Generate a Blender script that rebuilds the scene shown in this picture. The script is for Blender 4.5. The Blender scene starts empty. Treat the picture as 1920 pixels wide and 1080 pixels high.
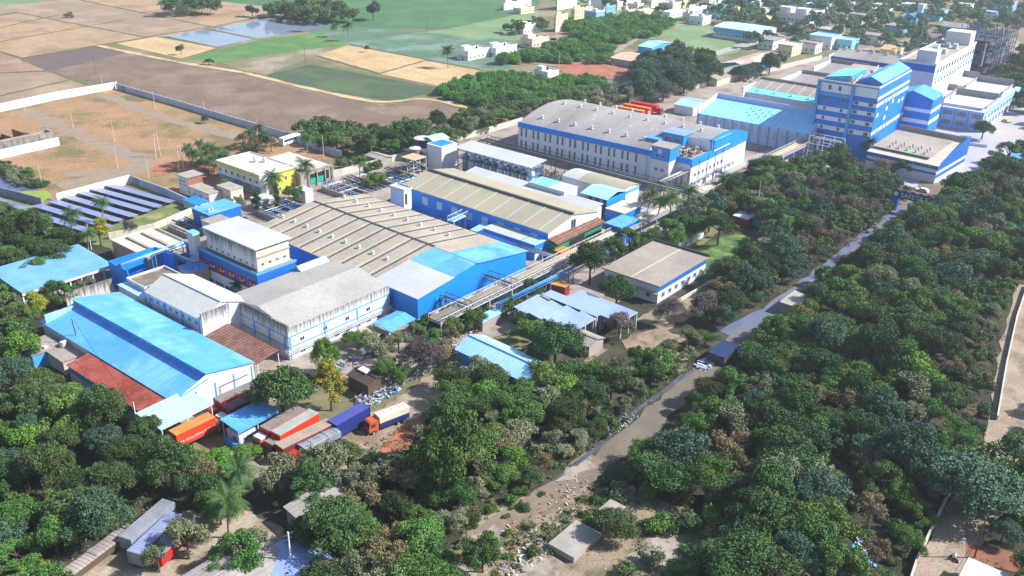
import bpy, math, random
import numpy as np
from mathutils import Vector, Matrix
random.seed(7)
SC = bpy.context.scene
COL = SC.collection
R = math.radians

# ---------------------------------------------------------------- camera
F, H = 1712.0, 100.0
HAZE = 0.00019
CAMR = ((0.6390653, 0.31478066, -0.70178963),
        (-0.76888372, 0.28556884, -0.57207365),
        (0.02033153, 0.90518704, 0.42452686))
cd = bpy.data.cameras.new('camera')
cam = bpy.data.objects.new('camera', cd)
COL.objects.link(cam)
cd.sensor_width = 36.0
cd.lens = 36.0 * F / 1920.0
cd.clip_start = 1.0
cd.clip_end = 8000.0
cam.matrix_world = Matrix.Translation((0, 0, H)) @ Matrix(CAMR).to_4x4()
SC.camera = cam

# ---------------------------------------------------------------- sky, sun, exposure
SUN_EL = R(40)
SUN_H = Vector((0.64, -0.77, 0)).normalized()
w = bpy.data.worlds.new("World")
SC.world = w
w.use_nodes = True
nt = w.node_tree
sky = nt.nodes.new('ShaderNodeTexSky')
sky.sky_type = 'NISHITA'
sky.sun_disc = False
sky.sun_elevation = SUN_EL
sky.sun_rotation = math.atan2(SUN_H.x, SUN_H.y)
sky.air_density = 1.3
sky.dust_density = 0.6
bg = nt.nodes['Background']
bg.inputs[1].default_value = 0.09
nt.links.new(sky.outputs[0], bg.inputs[0])
sl = bpy.data.lights.new('sun', 'SUN')
sl.energy = 4.6
sl.angle = R(0.5)
sl.color = (1.0, 0.965, 0.91)
so = bpy.data.objects.new('sun', sl)
COL.objects.link(so)
sd = Vector((SUN_H.x * math.cos(SUN_EL), SUN_H.y * math.cos(SUN_EL), math.sin(SUN_EL)))
so.rotation_euler = sd.to_track_quat('Z', 'Y').to_euler()
SC.view_settings.view_transform = 'Standard'
SC.view_settings.look = 'None'
SC.view_settings.exposure = 0.93
SC.view_settings.gamma = 1.0
SC.cycles.max_bounces = 5
SC.cycles.diffuse_bounces = 2
SC.cycles.glossy_bounces = 2
SC.cycles.transmission_bounces = 2
SC.cycles.volume_bounces = 0
SC.cycles.use_denoising = True


# ---------------------------------------------------------------- helpers
def P(px, py, z=0.0):
    """ground (or height z) point seen at a position of the surveyed photograph"""
    c = (px - 960, -(py - 540), -F)
    wx, wy, wz = [CAMR[i][0] * c[0] + CAMR[i][1] * c[1] + CAMR[i][2] * c[2] for i in range(3)]
    t = (z - H) / wz
    return Vector((wx * t, wy * t, z))


def lin(h):
    h = h.lstrip('#')
    out = []
    for i in (0, 2, 4):
        c = int(h[i:i + 2], 16) / 255
        out.append(c / 12.92 if c <= .04045 else ((c + .055) / 1.055) ** 2.4)
    return tuple(out) + (1.0,)


def tag(o, label=None, cat=None, group=None, kind=None):
    if label: o['label'] = label
    if cat: o['category'] = cat
    if group: o['group'] = group
    if kind: o['kind'] = kind
    return o


def empty(name, loc, rz, label, cat, group=None):
    o = bpy.data.objects.new(name, None)
    COL.objects.link(o)
    o.location = loc
    o.rotation_euler = (0, 0, rz)
    o.empty_display_size = .5
    return tag(o, label, cat, group)


class MB:
    def __init__(self):
        self.v, self.f, self.m = [], [], []

    def face(self, pts, mi=0):
        b = len(self.v)
        self.v += [tuple(p) for p in pts]
        self.f.append(tuple(range(b, b + len(pts))))
        self.m.append(mi)
        return self

    def box(self, x0, x1, y0, y1, z0, z1, mi=0, top=None):
        b = len(self.v)
        self.v += [(x0, y0, z0), (x1, y0, z0), (x1, y1, z0), (x0, y1, z0), (x0, y0, z1), (x1, y0, z1), (x1, y1, z1), (x0, y1, z1)]
        for i, q in enumerate(((0, 3, 2, 1), (4, 5, 6, 7), (0, 1, 5, 4), (1, 2, 6, 5), (2, 3, 7, 6), (3, 0, 4, 7))):
            self.f.append(tuple(b + k for k in q))
            self.m.append(top if (i == 1 and top is not None) else mi)
        return self

    def extr(self, poly, axis, a0, a1, mi=0, sidemi=None):
        """closed polygon of (t, z) pulled along axis 'x' or 'y'"""
        n = len(poly)
        b = len(self.v)
        for a in (a0, a1):
            for t, z in poly:
                self.v.append((t, a, z) if axis == 'y' else (a, t, z))
        for i in range(n):
            j = (i + 1) % n
            self.f.append((b + i, b + j, b + n + j, b + n + i))
            self.m.append(mi if sidemi is None else sidemi[i])
        self.f.append(tuple(b + i for i in reversed(range(n))))
        self.m.append(mi)
        self.f.append(tuple(b + n + i for i in range(n)))
        self.m.append(mi)
        return self

    def tube(self, p, q, r, n=6, r2=None, mi=0, caps=True):
        p, q = Vector(p), Vector(q)
        d = (q - p).normalized()
        u = d.cross(Vector((0, 0, 1)))
        if u.length < 1e-3: u = Vector((1, 0, 0))
        u.normalize()
        w_ = d.cross(u)
        r2 = r if r2 is None else r2
        b = len(self.v)
        for c, rr in ((p, r), (q, r2)):
            for i in range(n):
                a = 2 * math.pi * i / n
                self.v.append(tuple(c + (u * math.cos(a) + w_ * math.sin(a)) * rr))
        for i in range(n):
            j = (i + 1) % n
            self.f.append((b + i, b + j, b + n + j, b + n + i))
            self.m.append(mi)
        if caps:
            self.f.append(tuple(b + i for i in reversed(range(n))))
            self.m.append(mi)
            self.f.append(tuple(b + n + i for i in range(n)))
            self.m.append(mi)
        return self

    def lathe(self, cx, cy, prof, n=20, mi=0):
        b = len(self.v)
        for r_, z in prof:
            for i in range(n):
                a = 2 * math.pi * i / n
                self.v.append((cx + r_ * math.cos(a), cy + r_ * math.sin(a), z))
        for k in range(len(prof) - 1):
            for i in range(n):
                j = (i + 1) % n
                self.f.append((b + k * n + i, b + k * n + j, b + (k + 1) * n + j, b + (k + 1) * n + i))
                self.m.append(mi)
        return self

    def bar(self, p, q, wd, ht, mi=0):
        """box beam from p to q (bottom centre line)"""
        p, q = Vector(p), Vector(q)
        d = (q - p)
        s = Vector((-d.y, d.x, 0))
        if s.length < 1e-4: s = Vector((1, 0, 0))
        s = s.normalized() * wd / 2
        up = Vector((0, 0, ht))
        if abs(d.normalized().z) > .95:
            s = Vector((wd / 2, 0, 0)); up = Vector((0, ht, 0)); p = p - up / 2; q = q - up / 2
        b = len(self.v)
        for c in (p, q):
            for k in (c - s, c + s, c + s + up, c - s + up):
                self.v.append(tuple(k))
        for q_ in ((0, 1, 2, 3), (7, 6, 5, 4), (0, 4, 5, 1), (1, 5, 6, 2), (2, 6, 7, 3), (3, 7, 4, 0)):
            self.f.append(tuple(b + i for i in q_))
            self.m.append(mi)
        return self

    def mesh(self, name, mats, smooth=False):
        me = bpy.data.meshes.new(name)
        me.from_pydata(self.v, [], self.f)
        for m_ in (mats if isinstance(mats, (list, tuple)) else [mats]):
            me.materials.append(m_)
        me.polygons.foreach_set('material_index', self.m)
        if smooth:
            me.polygons.foreach_set('use_smooth', [True] * len(me.polygons))
        me.update()
        return me

    def build(self, name, mats, parent=None, smooth=False):
        o = bpy.data.objects.new(name, self.mesh(name, mats, smooth))
        COL.objects.link(o)
        o.parent = parent
        return o


# ---------------------------------------------------------------- materials
_mc = {}


def mat(name, c1, c2=None, scale=.25, rough=.85, metal=0.0, seam=None, seamc=None, stain=None, stainc='#2a2a28', stretch=(1, 1, 1),
        bump=None, fine=.12, rnd=0.0, c3=None, s3=.05, spec=None, top=None, fst=False):
    """c1/c2 mixed by noise; seam=(axis,spacing,width) joints; stain=amount of mould/rust patches; rnd=per object brightness"""
    if name in _mc: return _mc[name]
    m = bpy.data.materials.new(name)
    _mc[name] = m
    m.use_nodes = True
    t = m.node_tree
    N, L = t.nodes, t.links
    bs = N['Principled BSDF']
    bs.inputs['Roughness'].default_value = rough
    bs.inputs['Metallic'].default_value = metal
    if spec is not None: bs.inputs['Specular IOR Level'].default_value = spec
    tc = N.new('ShaderNodeTexCoord')
    mp = N.new('ShaderNodeMapping')
    mp.inputs['Scale'].default_value = stretch
    L.new(tc.outputs['Object'], mp.inputs[0])

    def noise(sc_, det=4, src=mp, rg=.6):
        n_ = N.new('ShaderNodeTexNoise')
        n_.inputs['Scale'].default_value = sc_
        n_.inputs['Detail'].default_value = det
        n_.inputs['Roughness'].default_value = rg
        L.new(src.outputs[0] if src is mp else src.outputs['Object'], n_.inputs['Vector'])
        return n_

    def mixc(fac, a, b_):
        x = N.new('ShaderNodeMix')
        x.data_type = 'RGBA'
        for s_, v_ in ((0, fac), (6, a), (7, b_)):
            if isinstance(v_, (tuple, float, int)): x.inputs[s_].default_value = v_
            else: L.new(v_, x.inputs[s_])
        return x.outputs[2]

    def ramp(src, lo, hi):
        x = N.new('ShaderNodeMapRange')
        x.inputs[1].default_value = lo
        x.inputs[2].default_value = hi
        L.new(src, x.inputs[0])
        return x.outputs[0]
    c2 = c2 or c1
    col = mixc(ramp(noise(scale, 5).outputs[0], .32, .68), lin(c1), lin(c2))
    if c3:
        col = mixc(ramp(noise(s3, 6, tc).outputs[0], .48, .62), col, lin(c3))
    if fine:
        nz = noise(scale * 9, 5, mp, .75) if fst else noise(scale * 14, 3, tc)
        hv = N.new('ShaderNodeHueSaturation')
        L.new(col, hv.inputs['Color'])
        x = N.new('ShaderNodeMapRange')
        x.inputs[1].default_value = .3
        x.inputs[2].default_value = .7
        x.inputs[3].default_value = 1 - fine
        x.inputs[4].default_value = 1 + fine
        L.new(nz.outputs[0], x.inputs[0])
        L.new(x.outputs[0], hv.inputs['Value'])
        col = hv.outputs[0]
    if stain:
        mp2 = N.new('ShaderNodeMapping')
        mp2.inputs['Scale'].default_value = (1, 1, .22)
        L.new(tc.outputs['Object'], mp2.inputs[0])
        n_ = N.new('ShaderNodeTexNoise')
        n_.inputs['Scale'].default_value = .9
        n_.inputs['Detail'].default_value = 7
        n_.inputs['Roughness'].default_value = .72
        L.new(mp2.outputs[0], n_.inputs['Vector'])
        x = N.new('ShaderNodeMapRange')
        x.inputs[1].default_value = .66 - .22 * stain
        x.inputs[2].default_value = .78 - .1 * stain
        x.inputs[4].default_value = min(1, .45 + stain * .4)
        L.new(n_.outputs[0], x.inputs[0])
        col = mixc(x.outputs[0], col, lin(stainc))
    if top:
        # rain-washed mould running down from the wall head, darkest streaks near the coping
        z1, reach = top
        mp3 = N.new('ShaderNodeMapping')
        mp3.inputs['Scale'].default_value = (1, 1, .07)
        L.new(tc.outputs['Object'], mp3.inputs[0])
        n3 = N.new('ShaderNodeTexNoise')
        n3.inputs['Scale'].default_value = 1.9
        n3.inputs['Detail'].default_value = 6
        n3.inputs['Roughness'].default_value = .75
        L.new(mp3.outputs[0], n3.inputs['Vector'])
        s3x = N.new('ShaderNodeSeparateXYZ')
        L.new(tc.outputs['Object'], s3x.inputs[0])
        mr = N.new('ShaderNodeMapRange')
        mr.inputs[1].default_value = z1 - reach
        mr.inputs[2].default_value = z1
        mr.inputs[3].default_value = 0
        mr.inputs[4].default_value = .34
        L.new(s3x.outputs[2], mr.inputs[0])
        ad = N.new('ShaderNodeMath')
        L.new(n3.outputs[0], ad.inputs[0])
        L.new(mr.outputs[0], ad.inputs[1])
        x = N.new('ShaderNodeMapRange')
        x.inputs[1].default_value = .62
        x.inputs[2].default_value = .82
        x.inputs[4].default_value = .85
        L.new(ad.outputs[0], x.inputs[0])
        col = mixc(x.outputs[0], col, lin('#3c3c3e'))
    if seam:
        ax, sp, wd = seam
        sx = N.new('ShaderNodeSeparateXYZ')
        L.new(tc.outputs['Object'], sx.inputs[0])
        md = N.new('ShaderNodeMath'); md.operation = 'PINGPONG'
        md.inputs[1].default_value = sp / 2
        L.new(sx.outputs['xyz'.index(ax)], md.inputs[0])
        lt = N.new('ShaderNodeMath'); lt.operation = 'LESS_THAN'
        lt.inputs[1].default_value = wd / 2
        L.new(md.outputs[0], lt.inputs[0])
        sc2 = seamc or '#555555'
        col = mixc(lt.outputs[0], col, lin(sc2))
    if rnd:
        oi = N.new('ShaderNodeObjectInfo')
        hv = N.new('ShaderNodeHueSaturation')
        L.new(col, hv.inputs['Color'])
        x = N.new('ShaderNodeMapRange')
        x.inputs[3].default_value = 1 - rnd
        x.inputs[4].default_value = 1 + rnd
        L.new(oi.outputs['Random'], x.inputs[0])
        L.new(x.outputs[0], hv.inputs['Value'])
        x2 = N.new('ShaderNodeMath'); x2.operation = 'MULTIPLY'; x2.inputs[1].default_value = 7.31
        L.new(oi.outputs['Random'], x2.inputs[0])
        x3 = N.new('ShaderNodeMath'); x3.operation = 'FRACT'
        L.new(x2.outputs[0], x3.inputs[0])
        x4 = N.new('ShaderNodeMapRange')
        x4.inputs[3].default_value = .5 - rnd * .10
        x4.inputs[4].default_value = .5 + rnd * .07
        L.new(x3.outputs[0], x4.inputs[0])
        L.new(x4.outputs[0], hv.inputs['Hue'])
        col = hv.outputs[0]
    L.new(col, bs.inputs['Base Color'])
    if bump:
        ax, sp, st = bump
        wv = N.new('ShaderNodeTexWave')
        wv.bands_direction = ax.upper()
        wv.inputs['Scale'].default_value = 1 / sp / 3.18
        L.new(tc.outputs['Object'], wv.inputs[0])
        bp = N.new('ShaderNodeBump')
        bp.inputs['Strength'].default_value = st
        bp.inputs['Distance'].default_value = .08
        L.new(wv.outputs[1], bp.inputs['Height'])
        L.new(bp.outputs[0], bs.inputs['Normal'])
    return m


# factory palette
BLUE = mat('blue cladding', '#0f88e8', '#0878da', .15, .5, seam=('z', 400, .01), fine=.05, bump=('y', .4, .3), stain=.25, stainc='#0d4f9c')
BLUEX = mat('blue cladding x', '#148ce8', '#0b7cdc', .15, .5, fine=.05, bump=('x', .5, .5), stain=.25, stainc='#2f7fc8')
DBLUE = mat('deep blue paint', '#0868c4', '#065cb4', .2, .55, fine=.06, stain=.3, stainc='#0a3a80')
TBLUE = mat('tower blue paint', '#087adc', '#066ccc', .2, .55, fine=.05, stain=.25, stainc='#0d4fae')
LBLUE = mat('light blue paint', '#4aa3e6', '#3a92da', .2, .6, fine=.06, stain=.3, stainc='#35618f')
SKYROOF = mat('sky blue roof sheet', '#5ba4ee', '#4a94e2', .05, .55, fine=.09, seam=('y', 3.1, .16), seamc='#478fd2', bump=('y', .3, .3), stain=.3, stainc='#8abdea', c3='#6fb0ee', s3=.09)
SKYROOFX = mat('sky blue roof sheet x', '#5ba4ee', '#4a94e2', .05, .55, fine=.09, seam=('x', 3.1, .16), seamc='#478fd2', bump=('x', .3, .3), stain=.3, stainc='#8abdea', c3='#6fb0ee', s3=.09)
PALEBLUE = mat('faded blue roof sheet', '#8fc4ea', '#a9d3ee', .12, .6, fine=.08, seam=('y', 1.0, .06), seamc='#6fa8d6', stain=.35, stainc='#5e93c4')
CYAN = mat('cyan roof sheet', '#62c8ee', '#86dcf2', .1, .55, fine=.06, seam=('y', 1.2, .06), seamc='#4aaedb')
SILVER = mat('silver blue roof sheet', '#8094c8', '#93a8d8', .1, .5, fine=.08, seam=('x', 1.1, .05), seamc='#7089b8', stain=.3, stainc='#6d86b6')
WHITE = mat('white plaster', '#cfcfd9', '#c0c4d2', .3, .8, fine=.05, stain=.3, stainc='#8f93a2')
WHITEP = mat('white panel wall', '#dfe3ee', '#d4dae8', .2, .7, fine=.03, seam=('y', 3.9, .12), seamc='#aab4cc', stain=.2, stainc='#a4adc0')
MOULD = mat('mouldy white plaster', '#d2d1d0', '#c5c4c4', .3, .9, fine=.06, stain=.55, stainc='#5c5a58')
CREAM = mat('cream plaster', '#d8cdb4', '#c9bea6', .3, .9, fine=.08, stain=.4, stainc='#8a8070')
ROOFW = mat('white roof sheet', '#bcbcba', '#adb0b4', .1, .6, fine=.05, seam=('x', 1.1, .05), seamc='#bcc0c6', stain=.3, stainc='#a09c94')
ROOFG = mat('grey roof sheet', '#ada69c', '#979088', .1, .85, fine=.16, seam=('x', .9, .12), seamc='#7c7672', stain=.45, stainc='#736c66')
ROOFGY = mat('grey ribbed roof sheet', '#b0a594', '#978c7e', .1, .85, fine=.16, seam=('y', .95, .16), seamc='#857e78', stain=.35, stainc='#6f6862')
ROOFT = mat('tan roof sheet', '#a89f88', '#9a927e', .1, .9, fine=.10, seam=('y', 1.0, .06), seamc='#938b78', stain=.35, stainc='#857c6b', stretch=(.4, 1, 1))
ROOFL = mat('lavender grey roof sheet', '#a19a9a', '#857e7e', .06, .85, fine=.14, stain=.4, stainc='#6e6a70', seam=('y', 1.2, .08), seamc='#8d888e', stretch=(.35, 1.4, 1))
ROOFB = mat('brown grey roof', '#a0948c', '#8b8078', .1, .9, fine=.12, stain=.3, stainc='#6a6058')
RUST = mat('rusty roof sheet', '#8c3a2c', '#a2584a', .25, .9, fine=.15, seam=('y', 1.0, .1), seamc='#6a2c22', stain=.35, stainc='#c9b8a6', c3='#7a3024', s3=.15)
RUSTD = mat('dark rusty roof sheet', '#6e4038', '#8d6a5c', .5, .9, fine=.2, seam=('y', 1.0, .22), seamc='#40302c', stain=.4, stainc='#a99886')
GREEN = mat('green paint', '#1f8a68', '#187555', .3, .7, fine=.08, stain=.2)
NETG = mat('green shade net', '#12a286', '#0f8a74', .6, .9, fine=.15)
YELLOW = mat('yellow paint', '#cfc444', '#c0b438', .3, .8, fine=.06, stain=.35, stainc='#857a20')
REDP = mat('dark red paint', '#8e2a30', '#7b2228', .4, .7, fine=.1)
CONC = mat('concrete', '#a59d96', '#8f8882', .3, .95, fine=.12, stain=.3, stainc='#6b655f')
CONCL = mat('pale concrete', '#c9c2b8', '#b5aea4', .3, .95, fine=.12, stain=.5, stainc='#6b655f')
STEELW = mat('light grey steel', '#c8ccd0', '#aab0b8', .5, .6, fine=.1)
STEELD = mat('dark steel', '#4b4a56', '#3b3944', .8, .6, fine=.2)
STEELB = mat('blue steel', '#3a86c8', '#2d6fb0', .8, .5, fine=.15)
PIPEY = mat('tan pipe lagging', '#c4ab88', '#b29a7c', .8, .6, fine=.15)
TANKS = mat('stainless tank', '#9aa2aa', '#7d858e', .5, .35, metal=.7, fine=.1)
TANKD = mat('navy tank', '#1d3460', '#16284c', .5, .5, fine=.1, stain=.3)
GLASS = mat('dark window glass', '#2c3f58', '#22344c', 1, .15, fine=0)
GREYL = mat('grey louvre', '#6d7785', '#5d6775', 1, .6, fine=.1)
WOOD = mat('weathered wood', '#5b4a3c', '#4a3c30', 1, .9)
BLACK = mat('black rubber', '#17171a', '#1f1f22', 1, .9)
HUB = mat('wheel hub', '#b9a98c', '#a79778', 1, .7)
SOLAR = mat('solar panel', '#4f557c', '#454b70', .2, .18, seam=('y', 1.05, .08), seamc='#9a9cb8', fine=.05)
BRICK = mat('raw brick wall', '#9a6a55', '#7d5444', .8, .95, fine=.2)
SCRAPC = mat('scrap heap', '#8d7f70', '#4d443c', 1.3, .9, fine=.4, c3='#b9beca', s3=.9)

MOULD5 = mat('mould streaked wall head 8', '#d6d5d4', '#c9c8c8', .3, .9, fine=.06, stain=.35, stainc='#77736e', top=(8.6, 4.5))
MOULD4 = mat('mould streaked wall head 10', '#d6d5d4', '#c9c8c8', .3, .9, fine=.06, stain=.4, stainc='#77736e', top=(9.6, 5))
MOULD6 = mat('mould streaked wall head 14', '#c4c8d2', '#b6bac6', .3, .9, fine=.06, stain=.4, stainc='#77787e', top=(14.3, 5))
MOULDB = mat('mould streaked low wall', '#c9c6c0', '#b8b5b0', .3, .9, fine=.06, stain=.6, stainc='#6b6660', top=(4.6, 4))

ROOFP = mat('pale grey cement roof', '#aaa6a2', '#979390', .1, .85, fine=.12, seam=('x', .9, .12), seamc='#908c8a', stain=.35, stainc='#7c7876')

# ---------------------------------------------------------------- ground, fields, roads, water
_gl = [0]


def layer():
    """each ground sheet lies 4 mm above the one laid before it"""
    _gl[0] += 1
    return _gl[0] * .004


RAGGED = ('red_earth', 'orchard_dirt', 'clearing', 'forest_floor', 'lawn', 'trailer_yard', 'dirt_ground', 'grass_ground')


def sheet(name, pts, m, z, kind='structure', subdiv=None):
    mb = MB()
    ps_ = [P(*p) for p in pts]
    if name in RAGGED:
        rs = random.Random(len(pts) * 31 + int(pts[0][0]))
        q = []
        for a, c in zip(ps_, ps_[1:] + ps_[:1]):
            n = max(1, min(60, int((c - a).length / 1.6)))
            nrm = Vector((-(c - a).y, (c - a).x, 0)).normalized()
            w_ = 0
            for k in range(n):
                w_ = w_ * .6 + rs.uniform(-.9, .9)
                q.append(a.lerp(c, k / n) + nrm * (w_ if k else 0))
        ps_ = q
    mb.face([(p.x, p.y, 0) for p in ps_])
    o = mb.build(name, m)
    if o.data.polygons[0].normal.z < 0:
        o.data.flip_normals()
    o.location.z = layer()
    tag(o, kind=kind)
    return o


def ribbon(name, pts, wd, m, z, jit=0.0, seed=1, wds=None):
    """road or track following points; widths in metres"""
    rs = random.Random(seed)
    ps_ = [P(*p) for p in pts]
    # resample
    q, ww = [], []
    for i, (a, c) in enumerate(zip(ps_, ps_[1:])):
        n = max(1, int((c - a).length / 4))
        for k in range(n):
            q.append(a.lerp(c, k / n))
            ww.append(wd if not wds else lerp(wds[i], wds[i + 1], k / n))
    q.append(ps_[-1]); ww.append(wd if not wds else wds[-1])
    # smooth
    for _ in range(3):
        q = [q[0]] + [(q[i - 1] + q[i] * 2 + q[i + 1]) / 4 for i in range(1, len(q) - 1)] + [q[-1]]
    v, f = [], []
    for i, p in enumerate(q):
        d = (q[min(i + 1, len(q) - 1)] - q[max(i - 1, 0)]).normalized()
        s_ = Vector((-d.y, d.x, 0))
        a_ = ww[i] / 2 + rs.uniform(-jit, jit)
        b_ = ww[i] / 2 + rs.uniform(-jit, jit)
        v += [tuple(p + s_ * a_), tuple(p - s_ * b_)]
        if i: f.append((2 * i - 2, 2 * i - 1, 2 * i + 1, 2 * i))
    me = bpy.data.meshes.new(name)
    me.from_pydata(v, [], f)
    me.materials.append(m)
    o = bpy.data.objects.new(name, me)
    COL.objects.link(o)
    if me.polygons[0].normal.z < 0: me.flip_normals()
    o.location.z = layer()
    tag(o, kind='structure')
    return o


def lerp(a, b, t): return a + (b - a) * t


G0 = mat('ground soil', '#6f6a4e', '#5a5f3c', .03, .95, fine=.25, c3='#8d7a62', s3=.02)
o = MB().face([(-400, -1500, 0), (3200, -1500, 0), (3200, 3200, 0), (-400, 3200, 0)]).build('ground', G0)
tag(o, kind='structure')


def dim(h, k=.88):
    return '#' + ''.join('%02x' % int(int(h[i:i + 2], 16) * k) for i in (1, 3, 5))


def fieldm(name, a, b_, c=None, row=None, sc=.03, fine=.15, s3=.04):
    a, b_, c = dim(a), dim(b_), dim(c) if c else None
    return mat(name, a, b_, .09, .95, fine=fine + .12, c3=c, s3=s3, stretch=(2.0, .35, 1), fst=True)


PLOUGH = fieldm('ploughed soil', '#866f61', '#766152', '#947d6a', ('x', 3.2, .5))
_mc['ploughed soil'] = PLOUGH
for n_ in PLOUGH.node_tree.nodes:
    pass
PINK = fieldm('dry pink stubble', '#a68c76', '#96806c', '#b39a80')
TAN = fieldm('dry tan stubble', '#c0a27e', '#ad8f70', '#9c8068')
DRY = fieldm('dry brown stubble', '#a98874', '#957662', '#b8987c')
GOLD = fieldm('golden straw', '#d8ba8c', '#c8a878', '#bd9e74', fine=.2)
RICE = fieldm('green rice', '#467a4c', '#3d6c43', '#52804e', fine=.05)
RICE2 = fieldm('pale green paddy', '#7d9a68', '#6b8d60', '#8da374', fine=.08)
MARSH = fieldm('marshy field', '#5f8266', '#50735b', '#7c9484', fine=.1)
DKG = fieldm('dark green field', '#4e6242', '#41563a', '#5c6c48', fine=.15)
GSTRIP = fieldm('green bank', '#5c8746', '#4b7a3e', '#71904f', fine=.15)
MOTT = fieldm('mottled dry field', '#8f8064', '#7b7a58', '#a99a84', fine=.25)
BUND = mat('grassy bund', '#545c36', '#64603f', .2, .95, fine=.2)
RED = mat('red earth compound', '#a27d5c', '#8c6f50', .09, .95, fine=.36, c3='#6a6240', s3=.05, stain=.35, stainc='#a86a4c')
REDS = mat('red soil', '#985642', '#a86c52', .2, .95, fine=.2, c3='#8a5a48', s3=.15)
DIRT = mat('pale dirt', '#a09080', '#8a7a6a', .15, .95, fine=.28, c3='#7a6a58', s3=.12)
TRACK = mat('grey gravel track', '#92806e', '#857464', .3, .95, fine=.2)
GRASS = mat('solar field grass', '#6c7446', '#5a6638', .1, .95, fine=.2, c3='#9a9264', s3=.12)
LAWN = mat('lawn', '#41662e', '#345628', .15, .95, fine=.15, c3='#6d8240', s3=.2)
YARD = mat('concrete yard', '#a2958c', '#8d8078', .12, .95, fine=.15, c3='#7a6f68', s3=.08, stain=.2)
ROAD = mat('grey lane', '#756b61', '#635a52', .25, .95, fine=.3, c3='#6a5f54', s3=.12, stain=.35, stainc='#4a443e')
ROADB = mat('bluish concrete lane', '#646c8c', '#585e76', .15, .6, fine=.2, c3='#756c66', s3=.09)
PLAZA = mat('pale plaza', '#a9a8b6', '#9a99a8', .04, .9, fine=.08, c3='#b8a890', s3=.015)
WATER = mat('pond water', '#8793a8', '#7d8aa0', .05, .08, fine=0)
ALG = mat('algae pond', '#8c9c44', '#7d9038', .15, .6, fine=.08)
LITTER = mat('dark leaf litter', '#343423', '#26291a', .2, .95, fine=.3, c3='#4a4432', s3=.12)
RUB = mat('rubbly clearing', '#96846e', '#7f6f5e', .2, .95, fine=.35, c3='#5f5a42', s3=.22)
z = .004
# far land
sheet('field', [(-300, -60), (400, -60), (480, 10), (270, 70), (30, 22), (-200, 60)], PINK, z * 1)
sheet('field', [(137, -2), (200, -60), (470, -60), (570, 25), (397, 50)], TAN, z * 2)
sheet('field', [(397, 50), (560, 22), (575, 25), (505, 35), (390, 55)], DRY, z * 3)
sheet('field', [(0, 30), (35, 25), (275, 70), (175, 85), (45, 108), (0, 95), (-120, 60)], TAN, z * 3)
sheet('field', [(33, 24), (137, 0), (395, 50), (273, 69)], PINK, z * 4)
sheet('field', [(275, 69), (398, 51), (385, 55), (312, 68)], TAN, z * 5)
sheet('field', [(-200, 80), (0, 97), (38, 110), (90, 133), (-300, 190)], DRY, z * 4)
sheet('field', [(-300, 190), (90, 133), (168, 160), (220, 163), (-100, 230)], PINK, z * 4)
sheet('field', [(40, 108), (180, 87), (245, 100), (100, 136)], fieldm('dark ploughed', '#75635f', '#6a5955', None), z * 5)
sheet('field', [(90, 134), (245, 98), (330, 118), (450, 138), (560, 168), (640, 183), (715, 198), (790, 186), (905, 213), (860, 262), (640, 292), (222, 163)], PLOUGH, z * 5)
sheet('field', [(-200, -50), (0, 12), (110, 0), (110, -60)], RICE2, z * 2)
sheet('rice_field', [(395, -60), (1040, -60), (1010, 8), (930, 40), (845, 53), (715, 54), (590, 42), (500, 12), (390, 0)], RICE, z * 6)
sheet('rice_field', [(845, 53), (1008, 20), (1015, 66), (960, 78), (720, 70)], RICE2, z * 7)
sheet('field', [(590, 42), (715, 54), (960, 76), (1010, 100), (940, 135), (800, 112), (655, 82), (580, 66)], MARSH, z * 7)
sheet('field', [(1150, -60), (1330, -60), (1330, 60), (1200, 75), (1055, 30)], RICE2, z * 6)
sheet('field', [(350, 110), (485, 75), (600, 60), (660, 84), (560, 95), (415, 118)], GSTRIP, z * 8)
sheet('field', [(415, 118), (560, 95), (660, 84), (592, 104), (500, 140), (460, 134)], MOTT, z * 9)
sheet('field', [(592, 104), (655, 85), (800, 113), (712, 137)], GOLD, z * 10)
sheet('field', [(712, 139), (798, 114), (928, 137), (840, 165)], GOLD, z * 11)
sheet('field', [(500, 141), (580, 121), (840, 168), (735, 190), (640, 176), (560, 160)], DKG, z * 10)
sheet('field', [(218, 82), (290, 69), (406, 90), (340, 110)], GOLD, z * 9)
sheet('field', [(1240, 90), (1290, 40), (1335, 52), (1420, 90), (1330, 110)], RICE2, z * 9)
sheet('pond', [(313, 68), (385, 55), (478, 73), (407, 88)], WATER, z * 12)
sheet('pond', [(392, 54), (505, 34), (612, 46), (575, 60), (483, 72)], WATER, z * 12)
for pts in ([(0, 97), (38, 110), (90, 133), (166, 160)], [(33, 24), (273, 70)], [(120, -6), (395, 50), (440, 58)], [(0, 52), (110, 28)], [(0, 78), (150, 52), (230, 38)],
            [(275, 70), (398, 50), (500, 30)], [(180, 87), (275, 70)], [(0, 180), (130, 150)], [(40, 109), (180, 87)], [(592, 104), (712, 138)], [(712, 138), (800, 113)],
            [(313, 69), (407, 90)], [(385, 54), (482, 74)], [(845, 53), (700, 70)], [(928, 136), (800, 112), (655, 83)], [(-60, 140), (90, 133)]):
    ribbon('field_bund', pts, 1.6, BUND, z * 14, jit=.5)
ribbon('dirt_track', [(185, 86), (240, 98), (340, 118), (455, 136), (560, 162), (640, 180), (715, 194), (750, 190), (790, 183), (840, 192), (905, 211)], 3.6, mat('sandy track', '#c9ac84', '#b59a76', .1, .95, fine=.1, c3='#8c8058', s3=.06), z * 15, jit=.5)
ribbon('dirt_track', [(905, 213), (960, 200)], 3, DIRT, z * 15, jit=.5)
ribbon('village_lane', [(960, 108), (985, 98), (1040, 70), (1035, 78), (1050, 62)], 4, DIRT, z * 15, jit=.5)
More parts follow.
